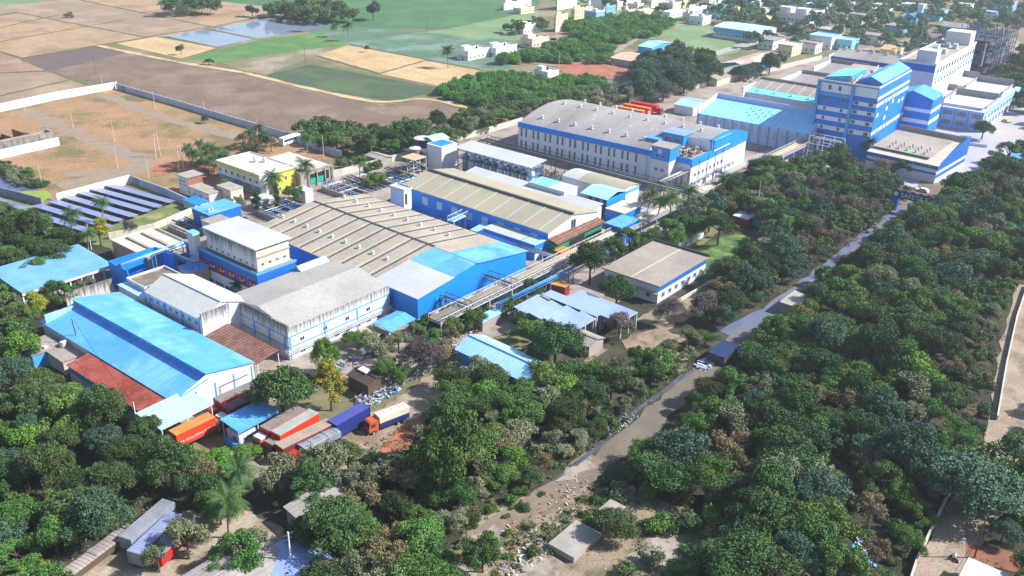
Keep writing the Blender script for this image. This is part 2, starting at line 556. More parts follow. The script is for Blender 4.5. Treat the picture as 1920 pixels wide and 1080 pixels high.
ribbon('village_lane', [(955, 110), (1000, 120), (1080, 127), (1150, 135), (1200, 144)], 5, DIRT, z * 15, jit=.8)
ribbon('village_lane', [(1150, 100), (1200, 68), (1300, 40), (1330, 36)], 5, DIRT, z * 16, jit=.8)
ribbon('far_road', [(1120, 180), (1200, 150), (1350, 98), (1450, 70), (1540, 45), (1650, 20), (1700, 5)], 7, mat('far road', '#a9a39c', '#9a948e', .1, .9), z * 17, jit=.4)
sheet('dirt_ground', [(1040, 118), (1120, 118), (1200, 135), (1160, 150), (1060, 140)], REDS, z * 13)
sheet('forest_floor', [(-200, 640), (130, 690), (270, 830), (420, 900), (700, 890), (820, 760), (1000, 640), (1180, 560), (1400, 400), (1660, 350), (1960, 330), (1960, 1250), (-100, 1250)], LITTER, z * 10)
# compound, solar field, ponds near left
sheet('compound_ground', [(-120, 232), (0, 211), (220, 166), (640, 296), (560, 345), (470, 370), (380, 400), (315, 368), (246, 342), (108, 378), (-60, 345)], RED, z * 12)
ribbon('gravel_track', [(40, 207), (110, 235), (165, 260), (230, 290), (280, 300), (250, 325), (170, 338), (110, 350)], 8, TRACK, z * 18, jit=1.5)
ribbon('gravel_track', [(195, 178), (260, 205), (330, 228), (420, 252), (470, 262)], 6.5, TRACK, z * 18, jit=1.2)
ribbon('gravel_track', [(270, 298), (240, 318), (120, 330)], 5, TRACK, z * 19, jit=1)
ribbon('red_earth', [(285, 320), (350, 310), (420, 318)], 10, REDS, z * 20, jit=3)
sheet('red_earth', [(330, 345), (400, 325), (430, 345), (415, 362), (380, 340)], REDS, z * 21)
sheet('grass_ground', [(-120, 345), (0, 366), (105, 382), (246, 344), (385, 400), (345, 425), (200, 470), (-100, 440)], GRASS, z * 14)
sheet('pond', [(-60, 322), (0, 330), (62, 352), (98, 366), (70, 384), (0, 362), (-60, 345)], mat('dark pond', '#5c6284', '#4c5274', .1, .15), z * 22)
sheet('algae_pond', [(22, 361), (85, 357), (99, 368), (76, 382)], ALG, z * 23)
# factory yards
sheet('factory_yard', [(190, 478), (345, 425), (470, 372), (600, 335), (900, 250), (1000, 222), (1180, 190), (1330, 160), (1600, 95), (1850, 40), (1960, 110), (1960, 250), (1850, 330), (1700, 352), (1480, 330), (1330, 400), (1180, 480), (1130, 560), (1000, 610), (880, 650), (700, 700), (540, 740), (300, 850), (240, 770), (85, 640)], YARD, z * 24)
sheet('plaza', [(1640, 262), (1850, 200), (1990, 175), (1990, 270), (1900, 300), (1790, 340), (1760, 362), (1700, 350)], PLAZA, z * 25)
sheet('loading_yard', [(1180, 400), (1420, 290), (1530, 250), (1600, 300), (1480, 345), (1400, 385), (1300, 410)], mat('pale loading yard', '#a9a0a8', '#968f9a', .1, .9, fine=.12), z * 26)
sheet('orchard_dirt', [(380, 860), (560, 830), (640, 800), (760, 740), (815, 700), (830, 740), (760, 850), (700, 880), (560, 900), (420, 900)], DIRT, z * 26)
sheet('red_earth', [(735, 815), (800, 770), (800, 800), (770, 840), (745, 875), (712, 850)], REDS, z * 27)
sheet('trailer_yard', [(60, 1160), (205, 1015), (320, 960), (430, 960), (520, 985), (560, 1160)], mat('sandy yard', '#a89a86', '#958876', .1, .95, fine=.22, c3='#7c7060', s3=.12), z * 14)
sheet('forest_floor', [(-200, 420), (60, 420), (210, 470), (215, 500), (90, 600), (60, 700), (-200, 760)], LITTER, z * 28)
sheet('lawn', [(1285, 470), (1380, 440), (1440, 450), (1400, 500), (1330, 520)], LAWN, z * 15)
sheet('clearing', [(800, 1090), (870, 990), (1010, 925), (1130, 895), (1240, 940), (1340, 975), (1350, 1040), (1270, 1080), (1200, 1140), (820, 1140)], RUB, z * 15)
sheet('clearing', [(1165, 640), (1230, 610), (1300, 640), (1290, 700), (1200, 690)], RUB, z * 15)
sheet('clearing', [(1190, 600), (1330, 540), (1360, 560), (1240, 625)], RUB, z * 16)
RD = [(1000, 960), (1060, 915), (1130, 868), (1180, 828), (1235, 775), (1290, 725), (1347, 672), (1410, 620), (1470, 573), (1540, 520), (1600, 470), (1660, 425), (1703, 390), (1735, 362), (1760, 345)]
ribbon('road', RD, 5.5, ROAD, z * 20, jit=.7, wds=[4, 4.2, 4.6, 5, 5.2, 5.4, 5.6, 5.6, 5.6, 5.6, 5.8, 6, 6.5, 8, 12])
ribbon('road_lane', [(1375, 635), (1440, 585), (1500, 540), (1560, 492), (1620, 447), (1665, 410), (1698, 386)], 3.0, ROADB, z * 21, jit=.5)
ribbon('road_lane', [(1360, 628), (1440, 585)], 4, ROADB, z * 22, jit=.5)
ribbon('rubble_track', [(900, 1010), (990, 960), (1060, 905), (1120, 860)], 4.5, mat('rubble track', '#857464', '#706256', .4, .95, fine=.3), z * 19, jit=.8)
ribbon('drain', [(1040, 905), (1100, 858), (1150, 815), (1200, 765), (1250, 730), (1300, 695)], 1.0, mat('drain water', '#5c6270', '#4c5058', .3, .3), z * 23, jit=.4)
ribbon('dirt_road', [(1880, 850), (1892, 790), (1900, 700), (1912, 620), (1935, 540)], 7, DIRT, z * 20, jit=.5)
ribbon('dirt_road', [(1740, 1160), (1768, 1060), (1800, 1000), (1850, 920), (1885, 840)], 7.5, DIRT, z * 21, jit=.6)
ribbon('red_track', [(1810, 1035), (1860, 1045), (1960, 1075)], 5, mat('dark red track', '#8a5a44', '#7a4c3a', .2, .95), z * 22, jit=.6)
ribbon('footpath', [(1020, 690), (1060, 700), (1110, 735), (1080, 690), (1130, 655)], 2.2, DIRT, z * 22, jit=.4)

PAD = mat('cracked pad', '#a89c90', '#8c8278', .3, .95, fine=.2, c3='#6e655c', s3=.2, stain=.5)
RAGGED = RAGGED + ('concrete_pad',)
for pts in ([(835, 1085), (868, 1015), (925, 985), (948, 1000), (940, 1040), (890, 1090)], [(955, 1090), (975, 1040), (1020, 1020), (1060, 1060), (1030, 1100)],
            [(1040, 905), (1062, 880), (1105, 858), (1120, 868), (1080, 900)], [(1180, 1060), (1215, 1010), (1260, 1000), (1290, 1030), (1240, 1075)], [(1120, 930), (1150, 905), (1185, 925), (1160, 948)]):
    sheet('concrete_pad', pts, PAD, 0)


# ---------------------------------------------------------------- buildings
FOOT = []   # footprints for keeping plants out of buildings


class Bld:
    """a building in its own frame: x' runs along its right hand face, y' along its left hand face"""

    def __init__(s, name, label, cat, A, B, C, z, ang=None, L=None, W=None, group=None, foot=True):
        O = P(*A, z)
        vb, vc = P(*B, z) - O, P(*C, z) - O
        if ang is None:
            ang = math.atan2(vc.y, vc.x) if vc.length > vb.length * 1.2 else math.atan2(-vb.x, vb.y)
            ang = max(-.35, min(.35, ang))
        else:
            ang = R(ang)
        ux = Vector((math.cos(ang), math.sin(ang), 0))
        uy = Vector((-ux.y, ux.x, 0))
        s.L = L or vc.dot(ux)
        s.W = W or vb.dot(uy)
        s.ang, s.z, s.O = ang, z, O
        s.ux, s.uy = ux, uy
        s.root = empty(name, (O.x, O.y, 0), ang, label, cat, group)
        if foot:
            FOOT.append((O.x, O.y, ux, uy, s.L, s.W))

    def part(s, name, mb, mats, parent=None, label=None, smooth=False):
        o = mb.build(name, mats, parent or s.root, smooth)
        if label: o['label'] = label
        return o

    def block(s, z1=None, m=None, z0=0.0, x0=0, x1=None, y0=0, y1=None, name='wall', label=None):
        return s.part(name, MB().box(x0, s.L if x1 is None else x1, y0, s.W if y1 is None else y1, z0, z1 or s.z, ), m, label=label)

    def flat(s, m, z=None, over=.25, th=.25, parapet=0, pm=None, x0=0, x1=None, y0=0, y1=None, name='roof', label=None):
        x1 = s.L if x1 is None else x1
        y1 = s.W if y1 is None else y1
        z = z or s.z
        r = s.part(name, MB().box(x0 - over, x1 + over, y0 - over, y1 + over, z + .003, z + th), m, label=label)
        if parapet:
            t = .22
            mb = MB()
            a, b, c, d = x0 - over - .003, x1 + over + .003, y0 - over - .003, y1 + over + .003
            mb.box(a, b, c, c + t, z + .02, z + th + parapet)
            mb.box(a, b, d - t, d, z + .02, z + th + parapet)
            mb.box(a, a + t, c + t, d - t, z + .02, z + th + parapet)
            mb.box(b - t, b, c + t, d - t, z + .02, z + th + parapet)
            s.part('parapet', mb, pm or m)
        return r

    def pwall(s, prof, axis, m, a0=0, a1=None, z0=0.0, name='wall', label=None):
        a1 = (s.W if axis == 'y' else s.L) if a1 is None else a1
        poly = [(prof[0][0], z0)] + [(prof[-1][0], z0)] + [(t, z) for t, z in reversed(prof)]
        return s.part(name, MB().extr(poly, axis, a0, a1), m, label=label)

    def proof(s, prof, axis, m, a0=0, a1=None, over=.35, th=.12, name='roof', label=None, lift=.015, eo=True):
        a1 = (s.W if axis == 'y' else s.L) if a1 is None else a1
        p = [list(q) for q in prof]
        if eo:
            for i, j in ((0, 1), (-1, -2)):
                dx, dz = p[i][0] - p[j][0], p[i][1] - p[j][1]
                l = math.hypot(dx, dz)
                p[i][0] += dx / l * over
                p[i][1] += dz / l * over
        poly = [(t, z + lift) for t, z in p] + [(t, z + lift + th) for t, z in reversed(p)]
        return s.part(name, MB().extr(poly, axis, a0 - (over if eo else 0), a1 + (over if eo else 0)), m, label=label)

    def band(s, face, s0, s1, z0, z1, m, name='wall_band', th=.04, off=0.0, x=0, label=None):
        mb = MB()
        if face == '-x': mb.box(x - th - off, x - off - .002, s0, s1, z0, z1)
        elif face == '-y': mb.box(s0, s1, x - th - off, x - off - .002, z0, z1)
        elif face == '+x': mb.box(s.L + off + .002, s.L + th + off, s0, s1, z0, z1)
        return s.part(name, mb, m, label=label)

    def wins(s, face, ss, z, w_, h_, x=0, m=None, fm=None, name='window', mull=1):
        """one window part for each place in ss, the panes kept in its mesh, frame proud of the wall"""
        key = ('w', face, round(w_, 2), round(h_, 2), name, mull, (m or GLASS).name, (fm or STEELW).name)
        if key not in _mc:
            mb = MB()
            f_ = .09

            def bx(a0, a1, z0, z1, t, mi):
                if face == '-x': mb.box(-t, -.002, a0, a1, z0, z1, mi)
                else: mb.box(a0, a1, -t, -.002, z0, z1, mi)
            bx(-w_ / 2 + f_, w_ / 2 - f_, f_, h_ - f_, .04, 0)
            bx(-w_ / 2, w_ / 2, 0, f_, .10, 1)
            bx(-w_ / 2, w_ / 2, h_ - f_, h_, .10, 1)
            bx(-w_ / 2, -w_ / 2 + f_, f_, h_ - f_, .09, 1)
            bx(w_ / 2 - f_, w_ / 2, f_, h_ - f_, .09, 1)
            for k in range(mull):
                c = -w_ / 2 + w_ * (k + 1) / (mull + 1)
                bx(c - .04, c + .04, f_, h_ - f_, .08, 1)
            _mc[key] = mb.mesh(name, [m or GLASS, fm or STEELW])
        for a in ss:
            o = bpy.data.objects.new(name, _mc[key])
            COL.objects.link(o)
            o.parent = s.root
            o.location = (x, a, z) if face == '-x' else (a, x, z)

    def vents(s, pts, sc=1.0, name='roof_vent', m=None):
        """turbine ventilators: a neck and a ribbed ball"""
        key = ('vent', sc)
        if key not in _mc:
            mb = MB()
            mb.box(-.55 * sc, .55 * sc, -.55 * sc, .55 * sc, -.25, .18 * sc)
            mb.lathe(0, 0, [(.32 * sc, .1), (.34 * sc, .45 * sc), (.52 * sc, .6 * sc), (.58 * sc, .85 * sc), (.46 * sc, 1.08 * sc), (.05, 1.2 * sc)], 10)
            _mc[key] = mb.mesh(name, m or STEELW)
        for x, y, z in pts:
            o = bpy.data.objects.new(name, _mc[key])
            COL.objects.link(o)
            o.parent = s.root
            o.location = (x, y, z)

    def posts(s, pts, z1, r_=.12, m=None, z0=0, name='post'):
        for x, y in pts:
            s.part(name, MB().box(x - r_, x + r_, y - r_, y + r_, z0, z1), m or STEELW)


def lerp(a, b, t): return a + (b - a) * t


def frange(a, b, n): return [a + (b - a) * (i + .5) / n for i in range(n)]


# ---- main grey roofed shed with the blue front
b = Bld('warehouse', 'big grey-roofed shed with a bright blue clad gable front facing the pipe rack', 'warehouse', (783, 560), (490, 425), (975, 467), 7, ang=-1.2)
L, W = b.L, b.W
pr = [(0, 7), (L * .52, 9.6), (L, 7)]
b.pwall(pr, 'y', BLUE, 0, W, z0=1.6)
b.part('plinth', MB().box(.05, L - .05, .05, W - .05, 0, 1.6), WHITE)
b.proof([(0, 7), (L * .52, 9.6)], 'y', ROOFGY, 15, W, label='grey ribbed roof slope with dark seams')
b.proof([(L * .52, 9.6), (L, 7)], 'y', ROOFGY, 9, W)
b.proof([(0, 7), (L * .30, 7 + 2.6 * .30 / .52)], 'y', ROOFW, 0, 15, name='roof', label='white patched part of the roof', lift=.02)
b.proof([(L * .30, 7 + 2.6 * .30 / .52), (L * .52, 9.6)], 'y', mat('streaked blue sheet', '#5aa2dc', '#6fb2e4', .3, .6, fine=.08, stain=.6, stainc='#3f82c4', seam=('x', 1.0, .08), seamc='#4a8cc8'), 7, 15, name='roof', label='streaked paler blue part of the roof', eo=False, lift=.03)
b.proof([(L * .30, 7 + 2.6 * .30 / .52), (L * .52, 9.6)], 'y', SKYROOFX, 0, 7, name='roof', eo=False, lift=.03)
b.proof([(L * .52, 9.6), (L, 7)], 'y', SKYROOFX, 0, 9, name='roof', label='bright blue front part of the roof', lift=.02)
b.part('ridge_cap', MB().box(L * .52 - .35, L * .52 + .35, 15, W, 9.62, 9.85), STEELD)
for k in range(10):
    y = 17 + k * 5.4
    if y > W - 1: break
    sx = [(.3, 7.17), (L * .52 - .5, 9.72)]
    b.part('gutter_strip', MB().face([(.0, y, 7.19), (L * .52 - .4, y, 9.76), (L * .52 - .4, y + .55, 9.76), (.0, y + .55, 7.19)]), STEELD)
    b.part('gutter_strip', MB().face([(L * .52 + .4, y, 9.76), (L, y, 7.19), (L, y + .55, 7.19), (L * .52 + .4, y + .55, 9.76)]), STEELD)
for k in range(9):
    y = 18.1 + k * 5.4
    if y < W - 1:
        b.part('roof_strip', MB().face([(.0, y, 7.185), (L * .52 - .4, y, 9.755), (L * .52 - .4, y + .35, 9.755), (.0, y + .35, 7.185)]), CONCL)
        b.part('roof_strip', MB().face([(L * .52 + .4, y, 9.755), (L, y, 7.185), (L, y + .35, 7.185), (L * .52 + .4, y + .35, 9.755)]), CONCL)
b.vents([(L * .22, 20 + k * 5.4, 8.2) for k in range(9) if 20 + k * 5.4 < W] + [(L * .78, 20 + k * 5.4, 8.35) for k in range(9) if 20 + k * 5.4 < W], .8)
MAIN = b

# ---- tan roofed hall
b = Bld('factory_hall', 'tan-roofed production hall with pale strip joints, white gable above a rusty canopy', 'factory', (1028, 437), (758, 347), (1110, 395), 7, ang=-1.0)
L, W = b.L, b.W
b.pwall([(0, 7), (L * .5, 9.4), (L, 7.2)], 'y', WHITE)
b.band('-x', 0, W - 2, 0, 6.7, BLUEX, name='painted_wall', label='blue painted side wall')
b.proof([(0, 7), (L * .5, 9.4)], 'y', ROOFT, label='tan roof slope with pale joints')
b.proof([(L * .5, 9.4), (L, 7.2)], 'y', ROOFT)
b.part('ridge_cap', MB().box(L * .5 - .6, L * .5 + .3, 0, W, 9.42, 9.95), STEELD)
for k in range(9):
    y = 3 + k * 6.2
    if y < W - 1:
        b.part('roof_strip', MB().face([(0, y, 7.17), (L * .5 - .7, y, 9.5), (L * .5 - .7, y + .5, 9.5), (0, y + .5, 7.17)]), ROOFW)
b.wins('-x', [5 + k * 6.2 for k in range(8)], 3.0, 2.6, 2.6, x=-.04, m=WHITE, fm=LBLUE, name='wall_panel', mull=0)
b.part('canopy', MB().extr([(4, 3.0), (7, 3.0), (7, 3.2), (4, 3.4)], 'y', 20, 25), SILVER)
b.wins('-y', [L * .5], 5.2, 2.2, 2.8, mull=1)
b.wins('-y', [L * .3, L * .72], 5.0, .6, .6, mull=0)
HALL = b

# rusty canopy with green walls
b = Bld('canopy_shed', 'rusty red sheet canopy over green walls against the white gable', 'shed', (1044, 457), (1027, 447), (1132, 415), 4.6)
L, W = b.L, max(b.W, 3)
b.part('roof', MB().extr([(-.4, 4.4), (W, 5.6), (W, 5.75), (-.4, 4.55)], 'x', -.3, L + .3), RUSTD)
b.part('wall', MB().box(0, L, .6, W - .1, 0, 4.3), GREEN)
b.part('doorway', MB().box(L * .3, L * .62, .52, .6, 0, 3.2), BLACK)

# white end block with painted base and container boxes
b = Bld('stair_block', 'small white stair block with a dark slot at the left end of the tan-roofed hall', 'building', (757, 359), (729, 352), (777, 356), 8.6, ang=0)
b.block(8.6, WHITE)
b.flat(ROOFW, parapet=.4)
b.band('-x', 0, b.W, 0, 3.8, BLUEX, name='painted_wall')
b.part('door_slot', MB().box(.5, 1.3, -.06, 0, 4.2, 7.6), BLACK)

# strip of white roof behind the tan hall
b = Bld('shed', 'long narrow shed with a white roof running along the far side of the tan-roofed hall', 'shed', (1112, 393), (858, 318), (1128, 386), 6.6, ang=-1, W=52)
b.block(6.4, WHITE)
b.part('roof', MB().extr([(-.6, 6.4), (b.L + .4, 7.2), (b.L + .4, 7.35), (-.6, 6.55)], 'y', -.3, b.W), ROOFW)

# low blue block with white roof in front of the tan hall
b = Bld('workshop', 'low blue workshop with a white and pale blue roof in front of the tan-roofed hall', 'workshop', (1003, 460), (912, 426), (1030, 440), 4.8, ang=0)
b.block(4.8, BLUE)
b.band('-y', 0, b.L, 0, 2.0, WHITE, name='wall_base')
b.flat(ROOFW, y0=5, th=.2)
b.flat(PALEBLUE, y1=4.75, th=.2, label='pale blue part of the roof')
b.wins('-y', [b.L * .3, b.L * .75], 2.2, .8, .9)
b.wins('-x', [2, 4.5], 1.2, .9, 1.0)
b = Bld('lean_to', 'pale blue lean-to roof between the blue workshop and the grey-roofed shed', 'shed', (967, 458), (888, 428), (985, 447), 3.6, ang=0)
b.block(3.6, BLUE)
b.part('roof', MB().extr([(-.4, 3.5), (b.L + .2, 4.1), (b.L + .2, 4.25), (-.4, 3.65)], 'y', -.4, b.W), PALEBLUE)
b.wins('-y', [b.L * .6], 1.0, 1.0, 1.1)

# ---- barrel vaulted warehouse with the corner office block
b = Bld('vaulted_warehouse', 'largest white warehouse with a barrel vaulted lavender grey roof and blue eaves band', 'warehouse', (1297, 303), (958, 237), (1422, 248), 10.3, ang=2.5, L=44, W=72)
L, W = b.L, b.W


def vz(t): return 10.3 + 4.2 * (1 - ((t - L * .5) / (L * .5)) ** 2)


pv = [(L * i / 16, vz(L * i / 16)) for i in range(17)]
ps = [(14 + (L - 14) * i / 12, vz(14 + (L - 14) * i / 12)) for i in range(13)]
b.pwall(pv, 'y', WHITEP, 17, W)
b.pwall(ps, 'y', WHITEP, .3, 17.0)
b.block(10.3, WHITEP, x0=.3, x1=14, y0=.3, y1=17)
b.part('end_wall', MB().box(0, L, 0, .3, 0, 8.2), WHITE)
b.proof(pv, 'y', ROOFL, 17, W, over=.3)
b.proof(ps, 'y', ROOFL, .3, 17, over=.0, eo=False)
poly = [(0, 8.2)] + [(L, 8.2)] + [(t, z + .9) for t, z in reversed(ps)] + [(14, 10.9), (0, 10.9)]
b.part('fascia', MB().extr(poly, 'y', -.25, .3), BLUEX, label='blue band along the end wall')
b.part('fascia', MB().box(-.5, -.03, 0, W, 9.2, 11.2), BLUE)
b.part('deck', MB().box(.3, 14, .31, 16.9, 10.303, 10.5), ROOFB)
ys = [y for k in range(20) for y in [21 + k * 2.75 + (.6 if k % 2 else 0)] if y < W - 1]
b.wins('-x', ys, 5.9, .75, 3.0, m=GREYL, fm=GREYL, mull=0, name='window')
b.wins('-x', ys, 1.4, .75, 3.0, m=GREYL, fm=GREYL, mull=0, name='window')
rs = random.Random(3)
b.vents([(x_, y_, vz(x_) + .15) for x_ in (6, 22, 38) for y_ in [k * 7.3 + 6 + x_ % 5 for k in range(9)] if y_ < W - 2 and (x_ > 15 or y_ > 19)], 1.0)
for i in range(34):
    x_, y_ = rs.uniform(3, L - 4), rs.uniform(20, W - 3)
    b.part('skylight', MB().face([(x_, y_, vz(x_) + .16), (x_ + 1.6, y_, vz(x_ + 1.6) + .16), (x_ + 1.6, y_ + .5, vz(x_ + 1.6) + .16), (x_, y_ + .5, vz(x_) + .16)]), ROOFW)
b.wins('-y', [3.5 + k * 2.9 for k in range(8)], 4.2, 1.2, 1.3)
b.wins('-y', [4.0 + k * 3.4 for k in range(10)], 1.0, 1.2, 1.1)
for x_ in (5.5, 12, 18, 24): b.part('downpipe', MB().tube((x_, -.32, 0), (x_, -.32, 10), .09), STEELD)
b.part('ledge', MB().box(1, L - 10, -.9, 0, 2.7, 2.85), CONC)
b.band('-x', 0, W, 0, 0.9, GREYL, name='wall_base')
LB = b
b = Bld('stair_tower', 'blue-topped stair tower with a grey flat roof at the corner of the vaulted warehouse', 'tower', (1257, 280), (1224, 272), (1273, 272), 14.8, ang=2.5)
b.block(14.8, WHITE)
b.flat(ROOFB, over=.35)
b.band('-x', -.04, b.W, 10.3, 14.6, BLUE)
b.band('-y', 0, b.L, 10.3, 14.6, BLUEX)
for z_ in (1.8, 6.6, 11.3): b.wins('-x', [b.W * .33, b.W * .68], z_, 1.1, 1.1)
b.part('sign_plate', MB().box(-.1, -.05, b.W * .45, b.W * .62, 12.7, 14.1), WHITE)
b = Bld('stair_annex', 'blue and white annex behind the stair tower with a pale blue roof', 'building', (1235, 263), (1210, 258), (1262, 250), 13.2, ang=2.5)
b.block(13.2, WHITE)
b.flat(SKYROOF, over=.2)
b.band('-x', 0, b.W, 9, 13.1, BLUE)
b.wins('-x', [b.W * .4], 6.5, 1.0, 1.1)
b.wins('-x', [b.W * .4], 2.4, 1.0, 1.1)
for (A_, B_, C_, z_, lab, m_, z0_) in (((1282, 255), (1245, 246), (1303, 247), 15.2, 'dark blue rooftop room with long windows on the vaulted warehouse', SILVER, 10.3),
                                 ((1341, 264), (1313, 258), (1367, 249), 14.2, 'rooftop room with white side and pale blue sheet roof on the vaulted warehouse', SKYROOF, 10.3)):
    b = Bld('rooftop_room', lab, 'rooftop room', A_, B_, C_, z_, ang=2.5, foot=False)
    b.block(z_, BLUEX if z_ > 15 else WHITE, z0=z0_)
    if z_ < 15: b.band('-y', 0, b.L, z0_ + .5, z_ - .1, BLUEX)
    else: b.wins('-x', [b.W * .3, b.W * .7], 12.6, 2.4, 1.4, mull=3)
    b.flat(m_, over=.4, th=.18)


def scrap(name, label, x0, x1, y0, y1, z, n, sz, mats, seed, frame=None, cat='scrap heap', hgt=.8):
    """a jumble of loose beams, sheets and lumps nobody could count"""
    rs = random.Random(seed)
    mb = MB()
    for i in range(n):
        x, y = rs.uniform(x0, x1), rs.uniform(y0, y1)
        a = rs.uniform(0, math.pi)
        l = rs.uniform(.4, 1.6) * sz
        d = Vector((math.cos(a), math.sin(a), rs.uniform(-.2, .4))) * l / 2
        zz = z + rs.uniform(.05, hgt)
        t_ = rs.uniform(.08, .5) * sz
        mb.bar(Vector((x, y, zz)) - d, Vector((x, y, zz)) + d, t_, rs.uniform(.05, .4) * sz, rs.randrange(len(mats)))
    o = mb.build(name, mats, None)
    if frame is not None:
        o.location = (frame.O.x, frame.O.y, 0)
        o.rotation_euler = (0, 0, frame.ang)
    tag(o, label, cat, None, 'stuff')
    return o


scrap('scrap', 'jumble of old ducts, planks and debris on the roof deck', 1.5, 13, 2, 16, 10.5, 260, 1.1, [CONCL, PIPEY, ROOFB, BLACK, STEELW, WOOD], 5, LB, hgt=1.3)

# pipes running out of the corner block are built with the pipe racks below

# ---- steel process structure with tanks
b = Bld('process_structure', 'open blue steel structure full of steel tanks under a long white roof', 'process structure', (995, 312), (858, 275), (1020, 303), 9.5, ang=0)
L, W = b.L, b.W
b.part('roof', MB().extr([(-.8, 9.2), (L + .8, 9.9), (L + .8, 10.05), (-.8, 9.35)], 'y', -.6, W + .6), ROOFW)
for i in range(9):
    for x_ in (0.1, L - .3):
        b.part('column', MB().box(x_, x_ + .25, W * i / 8 - .12, W * i / 8 + .12, 0, 9.3), STEELB)
mb = MB()
for z_ in (2.8, 5.6, 8.4):
    for x_ in (0, L): mb.bar((x_, 0, z_), (x_, W, z_), .15, .2)
    for i in range(9): mb.bar((0, W * i / 8, z_), (L, W * i / 8, z_), .15, .2)
for i in range(8):
    if i % 3 == 0:
        for z_ in (0, 2.8, 5.6): mb.bar((0, W * i / 8, z_), (0, W * (i + 1) / 8, z_ + 2.8), .08, .08)
b.part('beams', mb, STEELB)
b.part('platform', MB().box(.4, L - .4, .4, W - .4, 5.3, 5.4), GREYL)
for i in range(10):
    y_ = W * (i + .5) / 10
    b.part('tank', MB().lathe(L * .35, y_, [(1.15, .4), (1.15, 6.2), (.9, 6.8), (.3, 7.1)], 14), TANKS if i % 4 else WHITE, smooth=False)

# ---- white block with bright blue roof and tanks beside it
b = Bld('plant_room', 'tall white plant room with a bright blue square roof beside the navy tank', 'building', (828, 277), (809, 267), (856, 268), 9.5, ang=0)
b.block(9.5, WHITE)
b.flat(WHITE, th=.12, over=.1)
b.part('roof_panel', MB().box(.8, b.L - .8, .8, b.W - .5, 9.63, 9.75), BLUE)
b = Bld('shed', 'shed with a pale green pitched roof behind the white plant room', 'shed', (815, 266), (801, 263), (856, 262), 8.2, ang=0, W=7)
b.block(8.2, WHITE)
b.proof([(0, 8.2), (3.5, 9.2), (7, 8.2)], 'x', mat('pale green sheet', '#a5cdbb', '#94bcae', .2, .7))
for (cx_, cy_, r_, z_, m_, lab) in ((793, 300, 3.1, 8.2, TANKD, 'large navy blue round tank with a pale domed top'),
                                    (798, 316, 1.9, 6.6, TANKS, 'silver vertical tank beside the navy tank'),
                                    (779, 318, 2.0, 7.8, mat('brown tank', '#8a7a66', '#6d5f4e', .5, .6), 'brown vertical tank wrapped in scaffold ladders')):
    p = P(cx_, cy_)
    r0 = empty('tank', p, 0, lab, 'tank')
    MB().lathe(0, 0, [(r_, 0), (r_, z_)], 24).build('shell', m_, r0, True)
    MB().lathe(0, 0, [(r_ + .1, z_ - .1), (r_ + .1, z_ + .12), (r_ * .8, z_ + .3), (.02, z_ + .8)], 24).build('top', CONCL if r_ > 2.5 else STEELW, r0)
    mb = MB()
    for i in range(7): mb.bar((r_ + .15, -.3, i * z_ / 7), (r_ + .15, .3, i * z_ / 7), .05, .05)
    for yy in (-.3, .3): mb.bar((r_ + .15, yy, 0), (r_ + .15, yy, z_), .05, .05)
    mb.build('ladder', STEELW, r0)
    FOOT.append((p.x - r_, p.y - r_, Vector((1, 0, 0)), Vector((0, 1, 0)), 2 * r_, 2 * r_))

# scaffold around brown tank
b = Bld('scaffold', 'tan access scaffold of stairs and platforms beside the brown tank', 'scaffold', (776, 338), (755, 325), (795, 330), 1, ang=0, L=6, W=6, foot=False)
mb = MB()
for x_ in (0, 3, 6):
    for y_ in (0, 3, 6): mb.bar((x_, y_, 0), (x_, y_, 8), .14, .14)
for z_ in (2.6, 5.2, 7.8):
    for a in (0, 3, 6):
        mb.bar((0, a, z_), (6, a, z_), .12, .14); mb.bar((a, 0, z_), (a, 6, z_), .12, .14)
b.part('frame', mb, STEELW)
b.part('platform', MB().box(0, 6, 0, 6, 7.95, 8.05), PIPEY)
b.part('stair', MB().bar((0, -.4, 0), (6, -.4, 4.0), .9, .15).bar((6, -.4, 4), (0, -.4, 8), .9, .15), PIPEY)

# ---- boxes between hall and vaulted warehouse
def simple(name, lab, cat, A_, B_, C_, z_, wm, rm, ang=0, parapet=0, wins=None, L=None, W=None, band=None, group=None, door=None, over=.2):
    b = Bld(name, lab, cat, A_, B_, C_, z_, ang=ang, L=L, W=W, group=group)
    b.block(z_, wm)
    b.flat(rm, parapet=parapet, pm=wm if parapet else None, over=over)
    for wn in (wins or []):
        b.wins(wn[0], frange(0, b.L if wn[0] == '-y' else b.W, wn[1]), wn[2], wn[3], wn[4])
    if band:
        b.band('-x', -.04, b.W, band[0], band[1], band[2])
        b.band('-y', 0, b.L, band[0], band[1], band[2])
    if door:
        b.band(door[0], door[1], door[1] + 1.1, 0, 2.1, door[2] if len(door) > 2 else WOOD, name='door', th=.07)
    return b


b = simple('site_cabin', 'long white and pale blue topped box cabin behind the white strip roof', 'cabin', (1058, 361), (995, 341), (1076, 349), 8, WHITE, ROOFW)
b.part('roof_panel', MB().box(0, b.L, b.W * .45, b.W, 8.26, 8.32), CYAN)
b = Bld('vaulted_shed', 'white shed with a low curved roof in front of the dark lattice pipe rack', 'shed', (1166, 362), (1069, 326), (1196, 347), 6.2, ang=0)
pr = [(b.L * i / 8, 6.2 + 1.3 * math.sin(math.pi * (i * .9 + .8) / 8.8)) for i in range(9)]
b.pwall(pr, 'y', WHITE)
b.proof(pr, 'y', ROOFT, 0, b.W * .72)
b.proof(pr, 'y', ROOFW, b.W * .72, b.W, eo=False, lift=.02)
b.band('-y', 0, b.L, 5.2, 6.1, LBLUE)
b = Bld('hip_roof_structure', 'open structure with a pale blue hipped roof and dark tanks below', 'process structure', (1138, 374), (1090, 362), (1170, 358), 7, ang=0)
L, W = b.L, b.W
